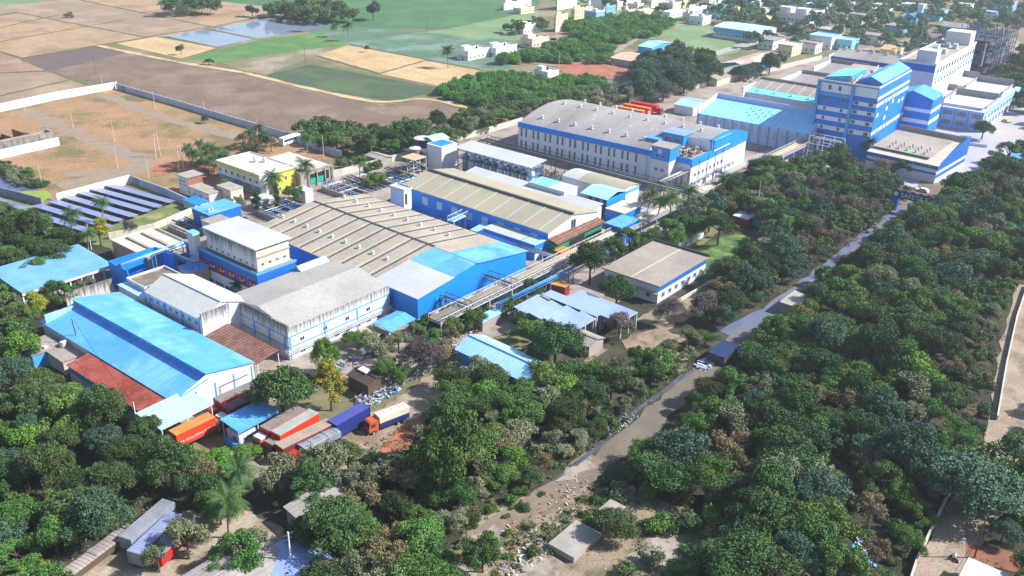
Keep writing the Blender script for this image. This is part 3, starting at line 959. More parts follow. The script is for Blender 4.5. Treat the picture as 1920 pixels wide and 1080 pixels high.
b.proof([(-.3, 7), (L * .5, 8.2), (L + .3, 7)], 'y', PALEBLUE)
b.band('-y', 0, L, 4.6, 6.9, BLUEX, name='cladding', th=.1)
b.posts([(0.1, .1), (L - .1, .1), (.1, W - .1), (.1, W / 2)], 7, .14, STEELB)
for k in range(4): b.part('tank', MB().lathe(L * .4, 1.6 + k * 2.7, [(1.1, .2), (1.1, 5.2), (.5, 5.8)], 12), TANKS)
b.part('back_wall', MB().box(L * .75, L, .2, W, 0, 6.8), DBLUE)
b = simple('store_room', 'low blue store with a white roof stained brown', 'building', (1170, 401), (1137, 391), (1201, 386), 5, BLUE, mat('stained white roof', '#d9cfc0', '#c9b8a0', .15, .9, stain=.5, stainc='#8b5f48'), wins=[('-y', 3, 1.5, 1, 1.2)])
b = simple('blue_cabin', 'bright blue box cabin with a sky blue flat roof among trees', 'cabin', (1165, 428), (1137, 418), (1192, 411), 6.2, DBLUE, SKYROOF)

# ---- office with flat roof by the trees
b = Bld('office_block', 'single-storey white office with a brown grey flat roof crossed by a pale strip', 'office', (1235, 537), (1137, 502), (1324, 483), 5.0, ang=0)
L, W = b.L, b.W
b.block(5.0, WHITE)
b.flat(ROOFB, over=.5, th=.3)
b.part('roof_strip', MB().box(-.4, L + .4, W * .48, W * .48 + .35, 5.31, 5.33), CONCL)
b.part('parapet', MB().box(L + .2, L + .55, -.55, W + .55, 5.31, 5.9), STEELD)
b.band('-y', 0, L, 3.4, 4.9, DBLUE)
b.wins('-y', frange(1, L - 1, 7), 1.3, 1.3, 1.3)
b.wins('-x', frange(1, W - 1, 4), 1.3, 1.2, 1.2)
b.part('sunshade', MB().box(-.9, 0, 0, W, 3.0, 3.12), CONC)

# ---- centre sheds with silver sheet roofs
for (A_, B_, C_, z_, lab) in (((1077, 622), (975, 573), (1117, 597), 4.2, 'wide silver-blue sheet roof sagging in folds beside the narrow roof'),
                              ((1120, 593), (1022, 553), (1133, 585), 4.6, 'narrow silver-blue roof strip between two wider silver roofs'),
                              ((1165, 605), (1067, 559), (1200, 588), 4.4, 'silver-blue flat sheet roof nearest the white office')):
    b = Bld('open_shed', lab, 'shed', A_, B_, C_, z_, ang=0, group='silver roofed sheds below the pipe rack')
    L, W = b.L, b.W
    n = 4 if L > 8 else 1
    pr = [(0, z_)]
    mb = MB()
    for k in range(n):
        y0, y1 = W * k / n, W * (k + 1) / n
        mb.extr([(y0, z_ - .1), (y1, z_ + .5), (y1, z_ + .58), (y0, z_ - .02)], 'x', -.3, L + .3)
    b.part('roof', mb, SILVER)
    b.part('back_wall', MB().box(L * .9, L - .3, .3, W - .3, 0, z_ - .15), CONC)
    b.posts([(.1, .1), (L - .2, .1), (.1, W - .2), (.1, W / 2), (L * .5, .1)], z_ - .15)
b = Bld('warped_shed', 'large pale blue gabled shed half hidden behind bare trees', 'shed', (985, 716), (866, 650), (1024, 682), 4.5, ang=-2)
L, W = b.L, b.W
b.pwall([(0, 4.5), (L * .5, 6.2), (L, 4.5)], 'y', LBLUE)
b.proof([(0, 4.5), (L * .5, 6.2)], 'y', PALEBLUE)
b.proof([(L * .5, 6.2), (L, 4.5)], 'y', PALEBLUE)
b = simple('small_shed', 'small pale blue roofed shed beside the large pale blue shed', 'shed', (905, 605), (890, 598), (952, 585), 2.6, CONC, PALEBLUE)

# blue canopy and small boxes by the white building
b = Bld('entrance_canopy', 'light blue sheet canopy on a white column outside the mouldy white building', 'canopy', (730, 622), (702, 605), (785, 600), 4.2, ang=2)
b.part('roof', MB().extr([(-.2, 4.1), (b.W * .55, 4.7), (b.W + .2, 4.2), (b.W + .2, 4.32), (b.W * .55, 4.82), (-.2, 4.22)], 'x', 0, b.L), SKYROOFX)
b.part('column', MB().box(.2, .55, .2, .55, 0, 4.1), WHITE)
b.part('column', MB().box(b.L - .55, b.L - .2, .2, .55, 0, 4.1), WHITE)
b.part('column', MB().box(.2, .55, b.W - .6, b.W - .2, 0, 4.2), WHITE)
b = Bld('tan_awning', 'small tan awning beside the light blue canopy', 'awning', (700, 634), (674, 620), (722, 622), 3.2, ang=2, foot=False)
b.part('roof', MB().extr([(0, 3.1), (b.W, 3.3), (b.W, 3.4), (0, 3.2)], 'x', 0, b.L), PIPEY)
b.posts([(.1, .1), (b.L - .1, .1), (.1, b.W - .1), (b.L - .1, b.W - .1)], 3.1, .07)

# ---- front left group: blue warehouse
b = Bld('blue_roof_warehouse', 'long warehouse with a bright sky blue stepped roof and a white gable front', 'warehouse', (325, 748), (82, 598), (467, 677), 5.6, ang=1.2)
L, W = b.L, b.W
xr = L * .42
b.pwall([(0, 5.2), (xr, 6.6), (xr + .01, 7.9), (L, 5.6)], 'y', MOULD)
b.part('roof', MB().extr([(-.4, 5.1), (xr, 6.62), (xr, 6.74), (-.4, 5.22)], 'y', -.4, W + .3), SKYROOF, label='lower left roof slope')
b.part('roof', MB().extr([(xr - .5, 8.0), (L + .4, 5.55), (L + .4, 5.67), (xr - .5, 8.12)], 'y', -.4, W + .3), SKYROOF, label='raised right roof slope')
b.part('roof_step', MB().box(xr - .1, xr - .01, 0, W, 6.75, 8.0), SKYROOF)
b.part('gable_front', MB().extr([(0, 0), (L, 0), (L, 5.4), (xr, 7.7), (0, 5.0)], 'y', -.12, -.003), WHITE, label='white painted gable front')
for k in range(5): b.part('pilaster', MB().box(.3 + k * (L - .9) / 4, .6 + k * (L - .9) / 4, -.2, -.12, 0, 5.1), LBLUE)
b.part('drain_pipe', MB().tube((L * .55, -.35, 3.9), (L * .93, -.35, 3.7), .07).tube((L * .55, -.35, 3.9), (L * .55, -.35, .4), .07), RUSTD)
b.wins('-y', [L * .62, L * .82], 2.0, 1.0, .8)
b.band('-x', 0, W, 4.6, 5.0, LBLUE)
BW = b
# back wall of neighbour at its far end
b = Bld('parapet_wall', 'mould-streaked pale blue parapet wall at the back of the blue-roofed warehouse', 'wall', (84, 592), (82, 590), (132, 548), 7.2, ang=1.2, W=.5, foot=False)
b.part('wall_panel', MB().box(0, b.L + 1, 0, .5, 0, 7.2), mat('mouldy blue plaster', '#9fd0e2', '#8fbdd0', .3, .9, stain=.9, stainc='#4a5a60'))
b = Bld('lean_to', 'lean-to with a rust-red sheet roof against the blue-roofed warehouse', 'shed', (268, 772), (132, 681), (320, 745), 4.4, ang=1.2)
L, W = b.L, b.W
b.block(4.1, WHITE, x1=L - 1.2)
b.band('-x', 0, W, 2.6, 4.0, LBLUE)
b.part('roof', MB().extr([(-.4, 4.25), (L - .7, 4.95), (L - .7, 5.05), (-.4, 4.35)], 'y', -.4, W + .3), RUST)
b = Bld('open_shed', 'open vehicle shed with a pale green-grey corrugated roof behind the orange container', 'shed', (302, 807), (267, 772), (400, 758), 5.2)
L, W = b.L, b.W
b.part('roof', MB().extr([(0, 5.1), (W, 5.5), (W, 5.6), (0, 5.2)], 'x', 0, L), mat('pale corrugated sheet', '#b4cdd2', '#a6c1c8', .2, .7, fine=.05, seam=('x', .55, .14), seamc='#93adb6', bump=('x', .5, .6)))
b.posts([(.3, .3), (L - .3, .3), (L * .5, .3), (.3, W - .3), (L - .3, W - .3)], 5.2, .09)
b.part('rear_wall', MB().box(0, L * .95, W - .3, W - .1, 0, 4.4), WHITE)

# gate house
b = Bld('gate_house', 'white gate house under a bright blue canopy roof beside the parked containers', 'gate house', (446, 806), (422, 785), (518, 768), 4.4)
L, W = b.L, b.W
b.part('roof', MB().extr([(-.2, 4.2), (W, 4.7), (W, 4.82), (-.2, 4.32)], 'x', -.3, L + .2), SKYROOFX)
b.part('fascia', MB().box(-.3, L + .2, -.35, -.22, 3.7, 4.35), SKYROOFX)
b.posts([(.1, .1), (L - .2, .1), (.1, W - .2), (L - .2, W - .2), (L * .5, .1)], 4.2, .08)
b.part('wall', MB().box(.4, L * .45, .3, W - .6, 0, 2.7), WHITE)
b.part('wall', MB().box(L * .45, L + 4, -.1, .1, 0, 1.6), WHITE, label='low white boundary wall')
b.wins('-y', [1.6, 2.7], 1.0, .95, 1.0, x=.3)
b.wins('-x', [W * .4], 1.0, 1.2, 1.0, x=.4)
b.part('counter', MB().box(-.6, .2, .5, W * .8, 0, 1.1), LBLUE)

# ---- B4 gabled store with small windows
b = Bld('gabled_store', 'white store with a weathered pale grey gabled roof and small windows above the blue roof', 'factory', (378, 600), (273, 547), (462, 562), 8, ang=1)
L, W = b.L, b.W
b.pwall([(0, 8), (L * .42, 10.6), (L, 8)], 'y', WHITE)
rf4 = mat('weathered white roof', '#cfcdc9', '#c2c0bd', .08, .85, fine=.08, seam=('y', 1.1, .05), seamc='#a5a29e', stain=.3, stainc='#8a867e')
b.proof([(0, 8), (L * .42, 10.6)], 'y', rf4, over=.3)
b.proof([(L * .42, 10.6), (L, 8)], 'y', rf4, over=.3)
b.wins('-x', frange(1, W - 1, 8), 6.2, 1.0, .9, mull=1)
for k in range(4): b.part('pilaster', MB().box(-.15, -.003, 1 + k * (W - 2.4) / 3, 1.35 + k * (W - 2.4) / 3, 0, 7.8), LBLUE)
b.part('gable_wall', MB().box(-.3, L * .55, -.5, -.05, 0, 9.6), MOULD4, label='mouldy white parapet wall in front of the gable')

# ---- B5 large mouldy white building
b = Bld('mouldy_factory', 'large white factory with black mould streaks, grey gabled roof and blue pipe bands', 'factory', (539, 618), (408, 560), (730, 537), 7.8, ang=0)
L, W = b.L, b.W
b.pwall([(0.3, 7.4), (W * .45, 9.6), (W, 7.4)], 'x', MOULD, .4, L - .2)
b.part('wall', MB().box(0, .4, 0, W, 0, 8.6), MOULD5, label='left side wall streaked with black mould')
b.part('wall', MB().box(.4, L, 0, .3, 0, 7.8), MOULD5, label='sunlit front wall with pale blue bands')
b.proof([(.35, 7.45), (W * .45, 9.6)], 'x', ROOFP, .45, L - .1, over=.05)
b.proof([(W * .45, 9.6), (W, 7.4)], 'x', ROOFP, .45, L - .1, over=.1)
for z_ in (3.1, 5.6):
    b.band('-y', 0, L, z_, z_ + .3, LBLUE, name='wall_band')
    b.band('-x', 0, W, z_, z_ + .3, LBLUE, name='wall_band')
for k in range(5): b.band('-x', 1 + k * (W - 2) / 4, 1.5 + k * (W - 2) / 4, 0, 5.6, LBLUE, name='pilaster', th=.08)
for k in range(4): b.band('-y', .2 + k * (L - 1) / 3, .6 + k * (L - 1) / 3, 0, 5.6, LBLUE, name='pilaster', th=.08)
mb = MB()
for z_ in (1.9, 2.3, 2.7): mb.tube((-.6, -.5, z_), (L + .4, -.5, z_), .1); mb.tube((-.6, -.5, z_), (-.6, W * .6, z_), .1)
b.part('wall_pipes', mb, STEELW)
b.wins('-y', frange(2, L - 2, 8), .9, 1.3, 1.0)
b.wins('-y', frange(2, L - 2, 8)[::2], 3.8, 1.2, 1.0)
b = Bld('rusty_canopy', 'dark rusty corrugated canopy at the foot of the mouldy white factory', 'canopy', (482, 682), (385, 627), (515, 658), 4.3, ang=0, foot=False)
b.part('roof', MB().extr([(-.2, 4.2), (b.L, 5.0), (b.L, 5.1), (-.2, 4.3)], 'y', 0, b.W), RUSTD)
b.posts([(.2, .2), (.2, b.W - .2), (b.L - .3, .2), (.2, b.W / 2)], 4.3, .09)

# ---- B6 tall block on the painted blue range
b = Bld('painted_range', 'blue range with dark red mural panels below the tall stained block', 'factory', (482, 517), (343, 457), (545, 487), 8, ang=0)
L, W = b.L, b.W
b.block(8, DBLUE)
b.band('-x', 0, W, 1.0, 3.4, WHITE, name='wall_band')
for k in range(7):
    y0 = .8 + k * (W - 1.6) / 7
    b.band('-x', y0, y0 + (W - 1.6) / 7 - .9, 3.6, 6.0, REDP, name='mural_panel', th=.06)
    b.part('mural', MB().box(-.09, -.062, y0 + .5, y0 + 1.1, 5.0, 5.3).box(-.09, -.062, y0 + 1.1, y0 + 1.4, 4.6, 4.9).box(-.09, -.062, y0 + 1.4, y0 + 2.4, 4.5, 4.65).box(-.09, -.062, y0 + 2.2, y0 + 2.5, 4.7, 5.4), WHITE)
    b.part('arch_post', MB().box(-1.0, -.8, y0, y0 + .25, 0, 2.6), WHITE)
b.part('roof', MB().box(-.2, L + .2, -.2, W + .2, 8.003, 8.2), ROOFB)
b.part('parapet', MB().box(-.25, -.05, -.25, W + .25, 8.21, 8.7).box(-.05, L + .2, -.25, -.05, 8.21, 8.7), LBLUE)
b = Bld('stained_block', 'tallest front block, white with a plain white flat roof and brown water stains', 'factory', (479, 468), (383, 428), (542, 448), 14.3, ang=0)
L, W = b.L, b.W
b.block(14.3, MOULD6)
b.flat(ROOFW, over=.6, th=.3)
brn = mat('stained beige wall', '#cbc2b4', '#b8ad9e', .5, .9, fine=.1, stain=.5, stainc='#6d5c4c')
b.band('-y', 0, L, 12.2, 13.6, brn)
b.band('-y', 0, L, 8.5, 11.8, brn, name='wall_band')
for z_ in (12.0, 8.4, 5.2): b.part('ledge', MB().box(-.2, L + .2, -.35, -.045, z_, z_ + .15), CONC)
b.wins('-y', frange(.5, L - .5, 4), 9.6, .9, .8)
b.wins('-x', frange(.5, W - .5, 8), 9.3, .8, .8, mull=0)
b.part('gutter', MB().box(-.4, -.2, 0, W, 8.75, 8.95), STEELD)
# roof annex with railing and the white water tank
b = simple('roof_annex', 'white annex with a brown gravel roof and thin railing left of the tall block', 'building', (411, 428), (378, 414), (440, 415), 9.5, WHITE, ROOFB, parapet=0)
mb = MB()
for i in range(9):
    mb.bar((b.L * i / 8, 0, 9.75), (b.L * i / 8, 0, 10.8), .05, .05)
    mb.bar((0, b.W * i / 8, 9.75), (0, b.W * i / 8, 10.8), .05, .05)
mb.bar((0, 0, 10.8), (b.L, 0, 10.8), .05, .05); mb.bar((0, 0, 10.8), (0, b.W, 10.8), .05, .05)
b.part('railing', mb, STEELW)
b = simple('water_tank', 'white box water tank on the blue painted range', 'water tank', (361, 440), (350, 435), (373, 436), 12.2, WHITE, CYAN, over=.05)
b.root['label'] = 'white box water tank with a cyan top beside the tall block'
b = simple('pump_house', 'bright blue box building with a sky blue roof behind the tall stained block', 'building', (391, 404), (355, 393), (446, 384), 7.2, DBLUE, SKYROOF)
b.band('-x', 0, b.W, 0, 2.2, WHITE)
b.vents([(1.5, 2, 7.5), (2.6, 2, 7.5)], .7)

# blue and white low roofs behind the mouldy factory
b = simple('low_building', 'low building with a pale blue roof tucked behind the mouldy factory', 'building', (516, 553), (487, 537), (567, 524), 6.5, MOULD, PALEBLUE, wins=[('-x', 2, 3, 1, 1)])
b = Bld('gabled_shed', 'small gabled shed with a white roof and blue bargeboards beside the grey-roofed shed', 'shed', (575, 520), (548, 507), (622, 500), 6.8, ang=0)
b.pwall([(0, 6.8), (b.W * .5, 8.6), (b.W, 6.8)], 'x', WHITE)
b.proof([(0, 6.8), (b.W * .5, 8.6)], 'x', ROOFW)
b.proof([(b.W * .5, 8.6), (b.W, 6.8)], 'x', ROOFW)
b.part('bargeboard', MB().extr([(-.3, 6.6), (b.W * .5, 8.6), (b.W + .3, 6.6), (b.W + .3, 6.9), (b.W * .5, 8.95), (-.3, 6.9)], 'x', -.5, -.36), LBLUE)
# courtyard pieces: blue stepped roofs with cylinders, blue open-topped tank house, brown flat roof
b = simple('courtyard_building', 'low blue flat-roofed building in the courtyard with white bollards on its edge', 'building', (432, 520), (384, 503), (470, 507), 2.8, LBLUE, SKYROOF)
b.posts([(b.L - .4, 1 + k * (b.W - 2) / 7) for k in range(8)], 4.2, .16, WHITE, z0=3.06, name='bollard')
b = simple('courtyard_kiosk', 'small kiosk with a tilted blue sheet roof in the courtyard', 'kiosk', (356, 512), (338, 500), (380, 495), 4.5, CONC, SKYROOF)
b = simple('flat_roof_annex', 'annex with a bare brown gravel roof left of the pale grey gabled store', 'building', (272, 543), (236, 527), (312, 505), 6.8, MOULD, mat('gravel roof', '#7e6f66', '#665850', .4, .95, fine=.2, c3='#94867a', s3=.3), parapet=.5)
b = simple('side_annex', 'narrow annex with a faded blue roof between the gravel roof and the blue warehouse', 'building', (268, 560), (223, 535), (278, 552), 6.0, WHITE, PALEBLUE)
b = Bld('tank_house', 'tall deep blue open-topped enclosure with rusty scrap inside', 'enclosure', (238, 508), (230, 474), (290, 490), 7, ang=0, L=13, W=9)
b.part('wall', MB().box(0, .3, 0, 9, 0, 7).box(.3, 13, 8.7, 9, 0, 7), BLUE, label='tall blue wall')
b.part('wall', MB().box(.3, 13, 0, .3, 0, 1.2).box(12.7, 13, .3, 8.7, 0, 7), BLUE)
b.part('machinery', MB().box(3, 9, 2, 6, 0, 1.2).box(4, 6, 3, 5, 1.2, 3), RUSTD)
b = simple('settling_tanks', 'beige flat concrete tank deck with raised beams behind the deep blue enclosure', 'tank deck', (277, 484), (205, 452), (343, 457), 5, CONC, CONCL)
for k in range(4): b.part('beam', MB().box(3 + k * 4.4, 3.7 + k * 4.4, 3, b.W - 2, 5.26, 5.7), CONC)
b = Bld('blue_roof_shed', 'low building at the left edge with a faded light blue roof and white pillars', 'building', (40, 548), (-30, 512), (213, 495), 5, ang=0)
L, W = b.L, b.W
b.block(4.6, CONC, y0=1.6)
b.part('roof', MB().extr([(-.3, 4.7), (W, 5.4), (W, 5.5), (-.3, 4.82)], 'x', 0, L), mat('blotchy blue roof', '#74a8d4', '#5c94c8', .25, .6, fine=.08, stain=.4, stainc='#86a8c0'))
b.part('fascia', MB().box(0, L, -.3, -.15, 4.0, 4.75), WHITE)
b.posts([(L * k / 8 + .2, .2) for k in range(8)], 4.6, .16, WHITE, name='pillar')

# small roofs lower left of the blue warehouse
b = simple('wash_house', 'small pale blue walled hut with clutter on its roof under the left trees', 'hut', (60, 668), (30, 650), (92, 632), 3.4, LBLUE, ROOFB)
b.part('roof_clutter', MB().box(1, 2, 1, 2, 3.66, 4.4).box(3, 3.8, .6, 1.4, 3.66, 4.1).box(2.2, 2.7, 2, 3, 3.66, 4.6), WHITE)
b = simple('pump_shed', 'small flat-roofed pump shed with a white tank beside the blue-roofed warehouse', 'shed', (118, 680), (84, 656), (152, 655), 3.2, CONCL, ROOFB)
b.part('roof_tank', MB().lathe(b.L - 2, b.W - 2, [(.7, 3.5), (.7, 4.7), (.3, 5.0)], 12), WHITE)

# ---- yellow building, brick houses
b = simple('yellow_building', 'building with a yellow roof fascia, pale flat roof and small water tanks', 'building', (486, 331), (421, 299), (535, 309), 7, WHITE, CONCL, wins=[('-x', 7, 4.2, 1.2, 1.2), ('-x', 7, 1, 1.2, 1.2)], parapet=.3)
b.band('-x', -.2, b.W + .2, 6.2, 7.2, YELLOW, off=.26)
b.band('-x', 0, b.W, 0, 3.2, mat('mouldy blue base', '#7f9ab8', '#5d7490', .5, .9, stain=.9), name='wall_base')
b.part('roof_tank', MB().lathe(b.L * .6, b.W * .55, [(.7, 7.3), (.7, 8.6), (.2, 9)], 12), WHITE)
b.part('roof_tank', MB().lathe(b.L * .75, b.W * .45, [(.7, 7.3), (.7, 8.6), (.2, 9)], 12), WHITE)
b = simple('yellow_annex', 'bright yellow painted two-storey annex beside the pale flat roofs', 'building', (516, 325), (508, 318), (545, 312), 7.4, YELLOW, CONCL, wins=[('-y', 3, 4.4, 1, 1.2), ('-y', 3, 1.2, 1, 1.3)], over=.4)
b = simple('unfinished_building', 'unfinished pale concrete building with a teal net hung in its open bays', 'building', (562, 327), (503, 297), (618, 309), 5.6, CONC, CONCL, parapet=.2)
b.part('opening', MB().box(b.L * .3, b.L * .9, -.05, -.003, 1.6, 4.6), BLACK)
b.part('shade_net', MB().box(b.L * .3, b.L * .8, -.2, -.1, 1.2, 3.2), NETG)
b.posts([(b.L * k / 4, -.5) for k in range(5)], 5.6, .16, CONC)
b = simple('brick_room', 'small raised room with a brick side and grey flat roof by the red earth', 'building', (350, 334), (331, 328), (374, 325), 6.2, WHITE, CONC, over=.4)
b.band('-y', 0, b.L, 3.4, 6.1, BRICK)
b.wins('-x', [b.W * .35, b.W * .7], 4.2, .8, .9)
b = simple('old_house', 'old single-storey house with a long stained concrete roof below the brick room', 'house', (392, 365), (335, 344), (410, 357), 3.4, MOULD, CONC, wins=[('-x', 5, 1.2, .9, 1)])
b = simple('cream_house', 'cream plastered house with a flat concrete roof behind a green tree', 'house', (432, 358), (408, 348), (451, 350), 4.6, CREAM, CONC, wins=[('-y', 2, 1.6, .9, 1.1), ('-x', 2, 1.6, .9, 1.1)])
b = simple('blue_shack', 'small shack with a bright blue tarpaulin top beside the solar field wall', 'shack', (366, 385), (342, 376), (380, 374), 2.6, MOULD, BLUE)
b = simple('garage', 'small white flat-roofed garage between the cypress trees', 'garage', (490, 379), (470, 371), (515, 371), 3.6, CONC, ROOFW)
b = simple('tank_shed', 'small white-topped shed by the treatment tanks', 'shed', (572, 360), (557, 352), (582, 354), 4, WHITE, ROOFW)
# ruin at the left edge
b = Bld('brick_ruin', 'roofless brick and concrete works with broken walls at the left edge', 'ruin', (-40, 300), (-60, 255), (104, 264), 1.5, ang=3)
L, W = b.L, 22
b.part('white_wall', MB().box(0, L, 0, .4, 0, 3.4), WHITE)
b.part('tank_wall', MB().box(0, L - .5, 1.2, 1.7, 0, 5.6), mat('black streaked wall', '#9a948c', '#77716c', .5, .95, stain=1, stainc='#1d1d20'))
b.part('tank_wall', MB().box(L - 1, L - .5, 1.7, 7, 0, 5.4).box(0, L - 1, 6.6, 7, 0, 4.8), CONC)
mb = MB()
for k in range(10): mb.box(L - 40 + k * 4, L - 39.6 + k * 4, 9, 18, 0, 3 + (k * 7 % 3))
mb.box(L - 42, L - 6, 9, 9.4, 0, 3.4).box(L - 42, L - 12, 17.6, 18, 0, 4.4)
b.part('broken_walls', mb, BRICK)
b.part('roof_slab', MB().box(L - 48, L - 30, 8.5, 18.5, 4.6, 4.9), STEELD)

# ---------------------------------------------------------------- far factory
def fins(b, face, s0, s1, n, z0, z1, name='louvre_window', k_=0):
    for a in frange(s0, s1, n):
        mb = MB()
        wd = (s1 - s0) / n * .62
        for k in range(6):
            c = a - wd / 2 + wd * (k + .5) / 6
            if face == '-x': mb.box(-.14, -.003, c - wd / 22, c + wd / 22, z0, z1)
            else: mb.box(c - wd / 26, c + wd / 26, -.14, -.003, z0, z1)
        b.part(name, mb, WHITE)
        if face == '-x': b.part('louvre_gap_shade', MB().box(-.05, -.003, a - wd / 2, a + wd / 2, z0, z1), mat('louvre painted gap shade', '#4f6490', '#465a84', 1, .8))  # flat panel behind the fins; shade of the gaps is put into its dark blue


b = Bld('louvred_hall', 'long hall with a pale sky blue sloping roof and white louvres beside the blue tower', 'factory', (1516, 251), (1309, 212), (1560, 235), 8, ang=2, L=17)
L, W = b.L, b.W
WBL = mat('pale lilac wall', '#aebede', '#9fb2d8', .2, .8, fine=.06, stain=.2, stainc='#7d92c0')
b.pwall([(0, 8), (L, 11.5)], 'y', WBL)
b.part('roof', MB().extr([(-.3, 7.95), (L, 11.5), (L, 11.62), (-.3, 8.07)], 'y', 0, W), mat('pale sky roof', '#8ecdf2', '#78bdea', .06, .6, fine=.06, seam=('y', 2.2, .25), seamc='#a7daf6', stain=.3, stainc='#69a9dc'))
b.part('parapet', MB().box(L, L + .4, -.2, W + .2, 0, 13.4), WBL)
b.part('end_wall', MB().extr([(0, 0), (L, 0), (L, 13.4), (0, 10.4)], 'y', W, W + .4), WHITE)
fins(b, '-x', 1, W - 1, 13, 3.2, 6.8)
for k in range(13): b.part('pilaster', MB().box(-.3, -.003, .2 + k * (W - .6) / 12, .7 + k * (W - .6) / 12, 0, 8), LBLUE)
b.vents([(L * (.35 + .12 * (j % 4)), 3 + j * .98 + (j % 4) * 1.1, 8 + 3.5 * (.35 + .12 * (j % 4)) + .1) for j in range(26)], .55)
b = Bld('brown_roof_hall', 'hall with a brown grey roof over a cyan lower strip behind the louvred hall', 'factory', (1562, 199), (1388, 176), (1590, 190), 10.5, ang=2, L=15)
L, W = b.L, b.W
b.pwall([(0, 10.5), (L, 14)], 'y', WHITE)
b.part('roof', MB().extr([(-.3, 10.45), (L * .3, 11.55), (L * .3, 11.67), (-.3, 10.57)], 'y', 0, W), CYAN, label='cyan lower strip of the roof')
b.part('roof', MB().extr([(L * .3, 11.6), (L, 14), (L, 14.12), (L * .3, 11.72)], 'y', 0, W), ROOFB, label='brown upper part of the roof')
for k in range(9): b.part('skylight_strip', MB().face([(L * .3, 2 + k * 5, 11.74), (L, 2 + k * 5, 14.14), (L, 2.5 + k * 5, 14.14), (L * .3, 2.5 + k * 5, 11.74)]), ROOFW)
b.part('ridge_monitor', MB().box(L - .8, L + .6, 0, W, 14.0, 14.9), ROOFL)
b.part('end_wall', MB().box(-3, L, W, W + .4, 0, 13), WHITE)
b.vents([(L * .14, 4 + k * 7.5, 11.1) for k in range(6)], .8)
for i, (A_, B_, C_, z_) in enumerate((((1562, 168), (1472, 149), (1590, 150), 12), ((1600, 140), (1538, 124), (1625, 126), 12.5))):
    b = Bld('parapet_roof_hall', ('pale curved roof hall with white end parapet next to the brown roofed hall', 'pale curved roof hall with white end parapet in front of the farthest long hall')[i], 'factory', A_, B_, C_, z_, ang=2)
    L, W = b.L, b.W
    b.block(z_ - 1.4, WHITE)
    b.part('roof', MB().extr([(t * L, z_ - 1.38 + 1.4 * t * t) for t in (0, .3, .6, .8, 1)] + [(t * L, z_ - 1.26 + 1.4 * t * t) for t in (1, .8, .6, .3, 0)], 'y', 0, W - .5), ROOFL)
    b.part('parapet', MB().box(L, L + .4, 0, W, 0, z_ + 1.6), ROOFL)
    b.part('end_wall', MB().box(-.5, L, W - .45, W, 0, z_ + 1.2), WHITE)
b = Bld('long_hall', 'farthest long brown-roofed hall with a blue side wall behind the blue tower', 'factory', (1692, 123), (1558, 106), (1712, 110), 12, ang=2, L=22)
L, W = b.L, b.W
b.pwall([(0, 12), (L * .5, 14.5), (L, 12)], 'y', DBLUE)
b.proof([(0, 12), (L * .5, 14.5)], 'y', ROOFL)
b.proof([(L * .5, 14.5), (L, 12)], 'y', ROOFL)
b.vents([(L * .45, 4 + k * 7, 14.4) for k in range(9) if 4 + k * 7 < W], 1.1)
b.part('end_wall', MB().box(-4, L, W + .4, W + .8, 0, 13), WHITE)

# main blue tower
b = Bld('blue_tower', 'tall blue block with white window bands rising above every other building', 'tower', (1649, 168), (1530, 152), (1712, 134), 26.5, ang=3, L=42, W=23)
L, W = b.L, b.W
b.block(26.5, TBLUE)
WB = mat('white band', '#d9def0', '#cfd6ea', .2, .7, fine=.03)
ym = W * .40
b.part('roof', MB().box(.3, L - .3, .3, W - .3, 26.503, 26.7), CONC)
b.part('parapet', MB().box(-.1, .25, -.1, W + .1, 26.71, 27.3).box(.25, L, -.1, .25, 26.71, 27.3), WHITE)
for z0, z1 in ((8.6, 10.4), (12.4, 14.1), (16.2, 17.8), (19.6, 21.0)):
    b.band('-x', .1, ym - .6, z0, z1, WB)
    b.wins('-x', [ym * .22, ym * .8], z0 + .2, 1.6, 1.3, x=-.045, mull=2)
for z0, z1 in ((8.6, 10.2), (12.2, 13.8), (15.8, 17.4)):
    b.band('-x', ym + .6, W - 1.4, z0, z1, WB)
    b.wins('-x', [ym + 3.2, W - 4.2], z0 + .2, 1.1, 1.3, x=-.045, mull=1)
b.wins('-x', [ym + 3.2, W - 4.2], 19.6, 1.4, 1.7, mull=1)
b.band('-x', .2, ym - .6, 23.0, 26.4, WB)
b.band('-x', ym + .8, W - 1.4, 22.8, 26.2, WB)
b.wins('-x', [ym + 5, W - 5], 23.8, 1.1, 1.8, x=-.045, mull=1)
for y_ in (ym - .5, W - 1.3): b.part('pier', MB().box(-.7, -.003, y_, y_ + 1.1, 0, 26.4), LBLUE)
b.part('lintel', MB().box(-.65, -.05, ym + .6, W - 1.3, 21.6, 22.6), LBLUE)
for z0, z1 in ((22.2, 23.4), (19.6, 20.9), (9.0, 10.4)):
    b.band('-y', 0, L, z0, z1, WHITE)
b.wins('-y', [6, 9, 14, 18, 24, 28], 9.2, 1.1, 1.0, x=-.045)
b.wins('-y', [10, 14, 20, 25], 19.75, 1.3, .9, x=-.045)
for x_, z_ in ((2.5, 15.5), (14, 16), (21, 17.5), (13, 12.6), (30, 16), (35, 16)): b.band('-y', x_, x_ + 2.6, z_, z_ + 1.4, WHITE, name='wall_panel')
b.part('roof_hall_wall', MB().extr([(1.0, 26.72), (9, 26.72), (9, 27.8), (5, 29.6), (1.0, 27.8)], 'x', 5, L - .6), TBLUE)
b.part('roof_hall_roof', MB().extr([(.4, 27.7), (5, 29.7), (9.6, 27.7), (9.6, 27.85), (5, 29.85), (.4, 27.85)], 'x', 4.6, L - .2), SKYROOFX)
b.part('roof_room', MB().extr([(12, 26.72), (21, 26.72), (21, 27.6), (12, 29.2)], 'x', 4, 22), LBLUE)
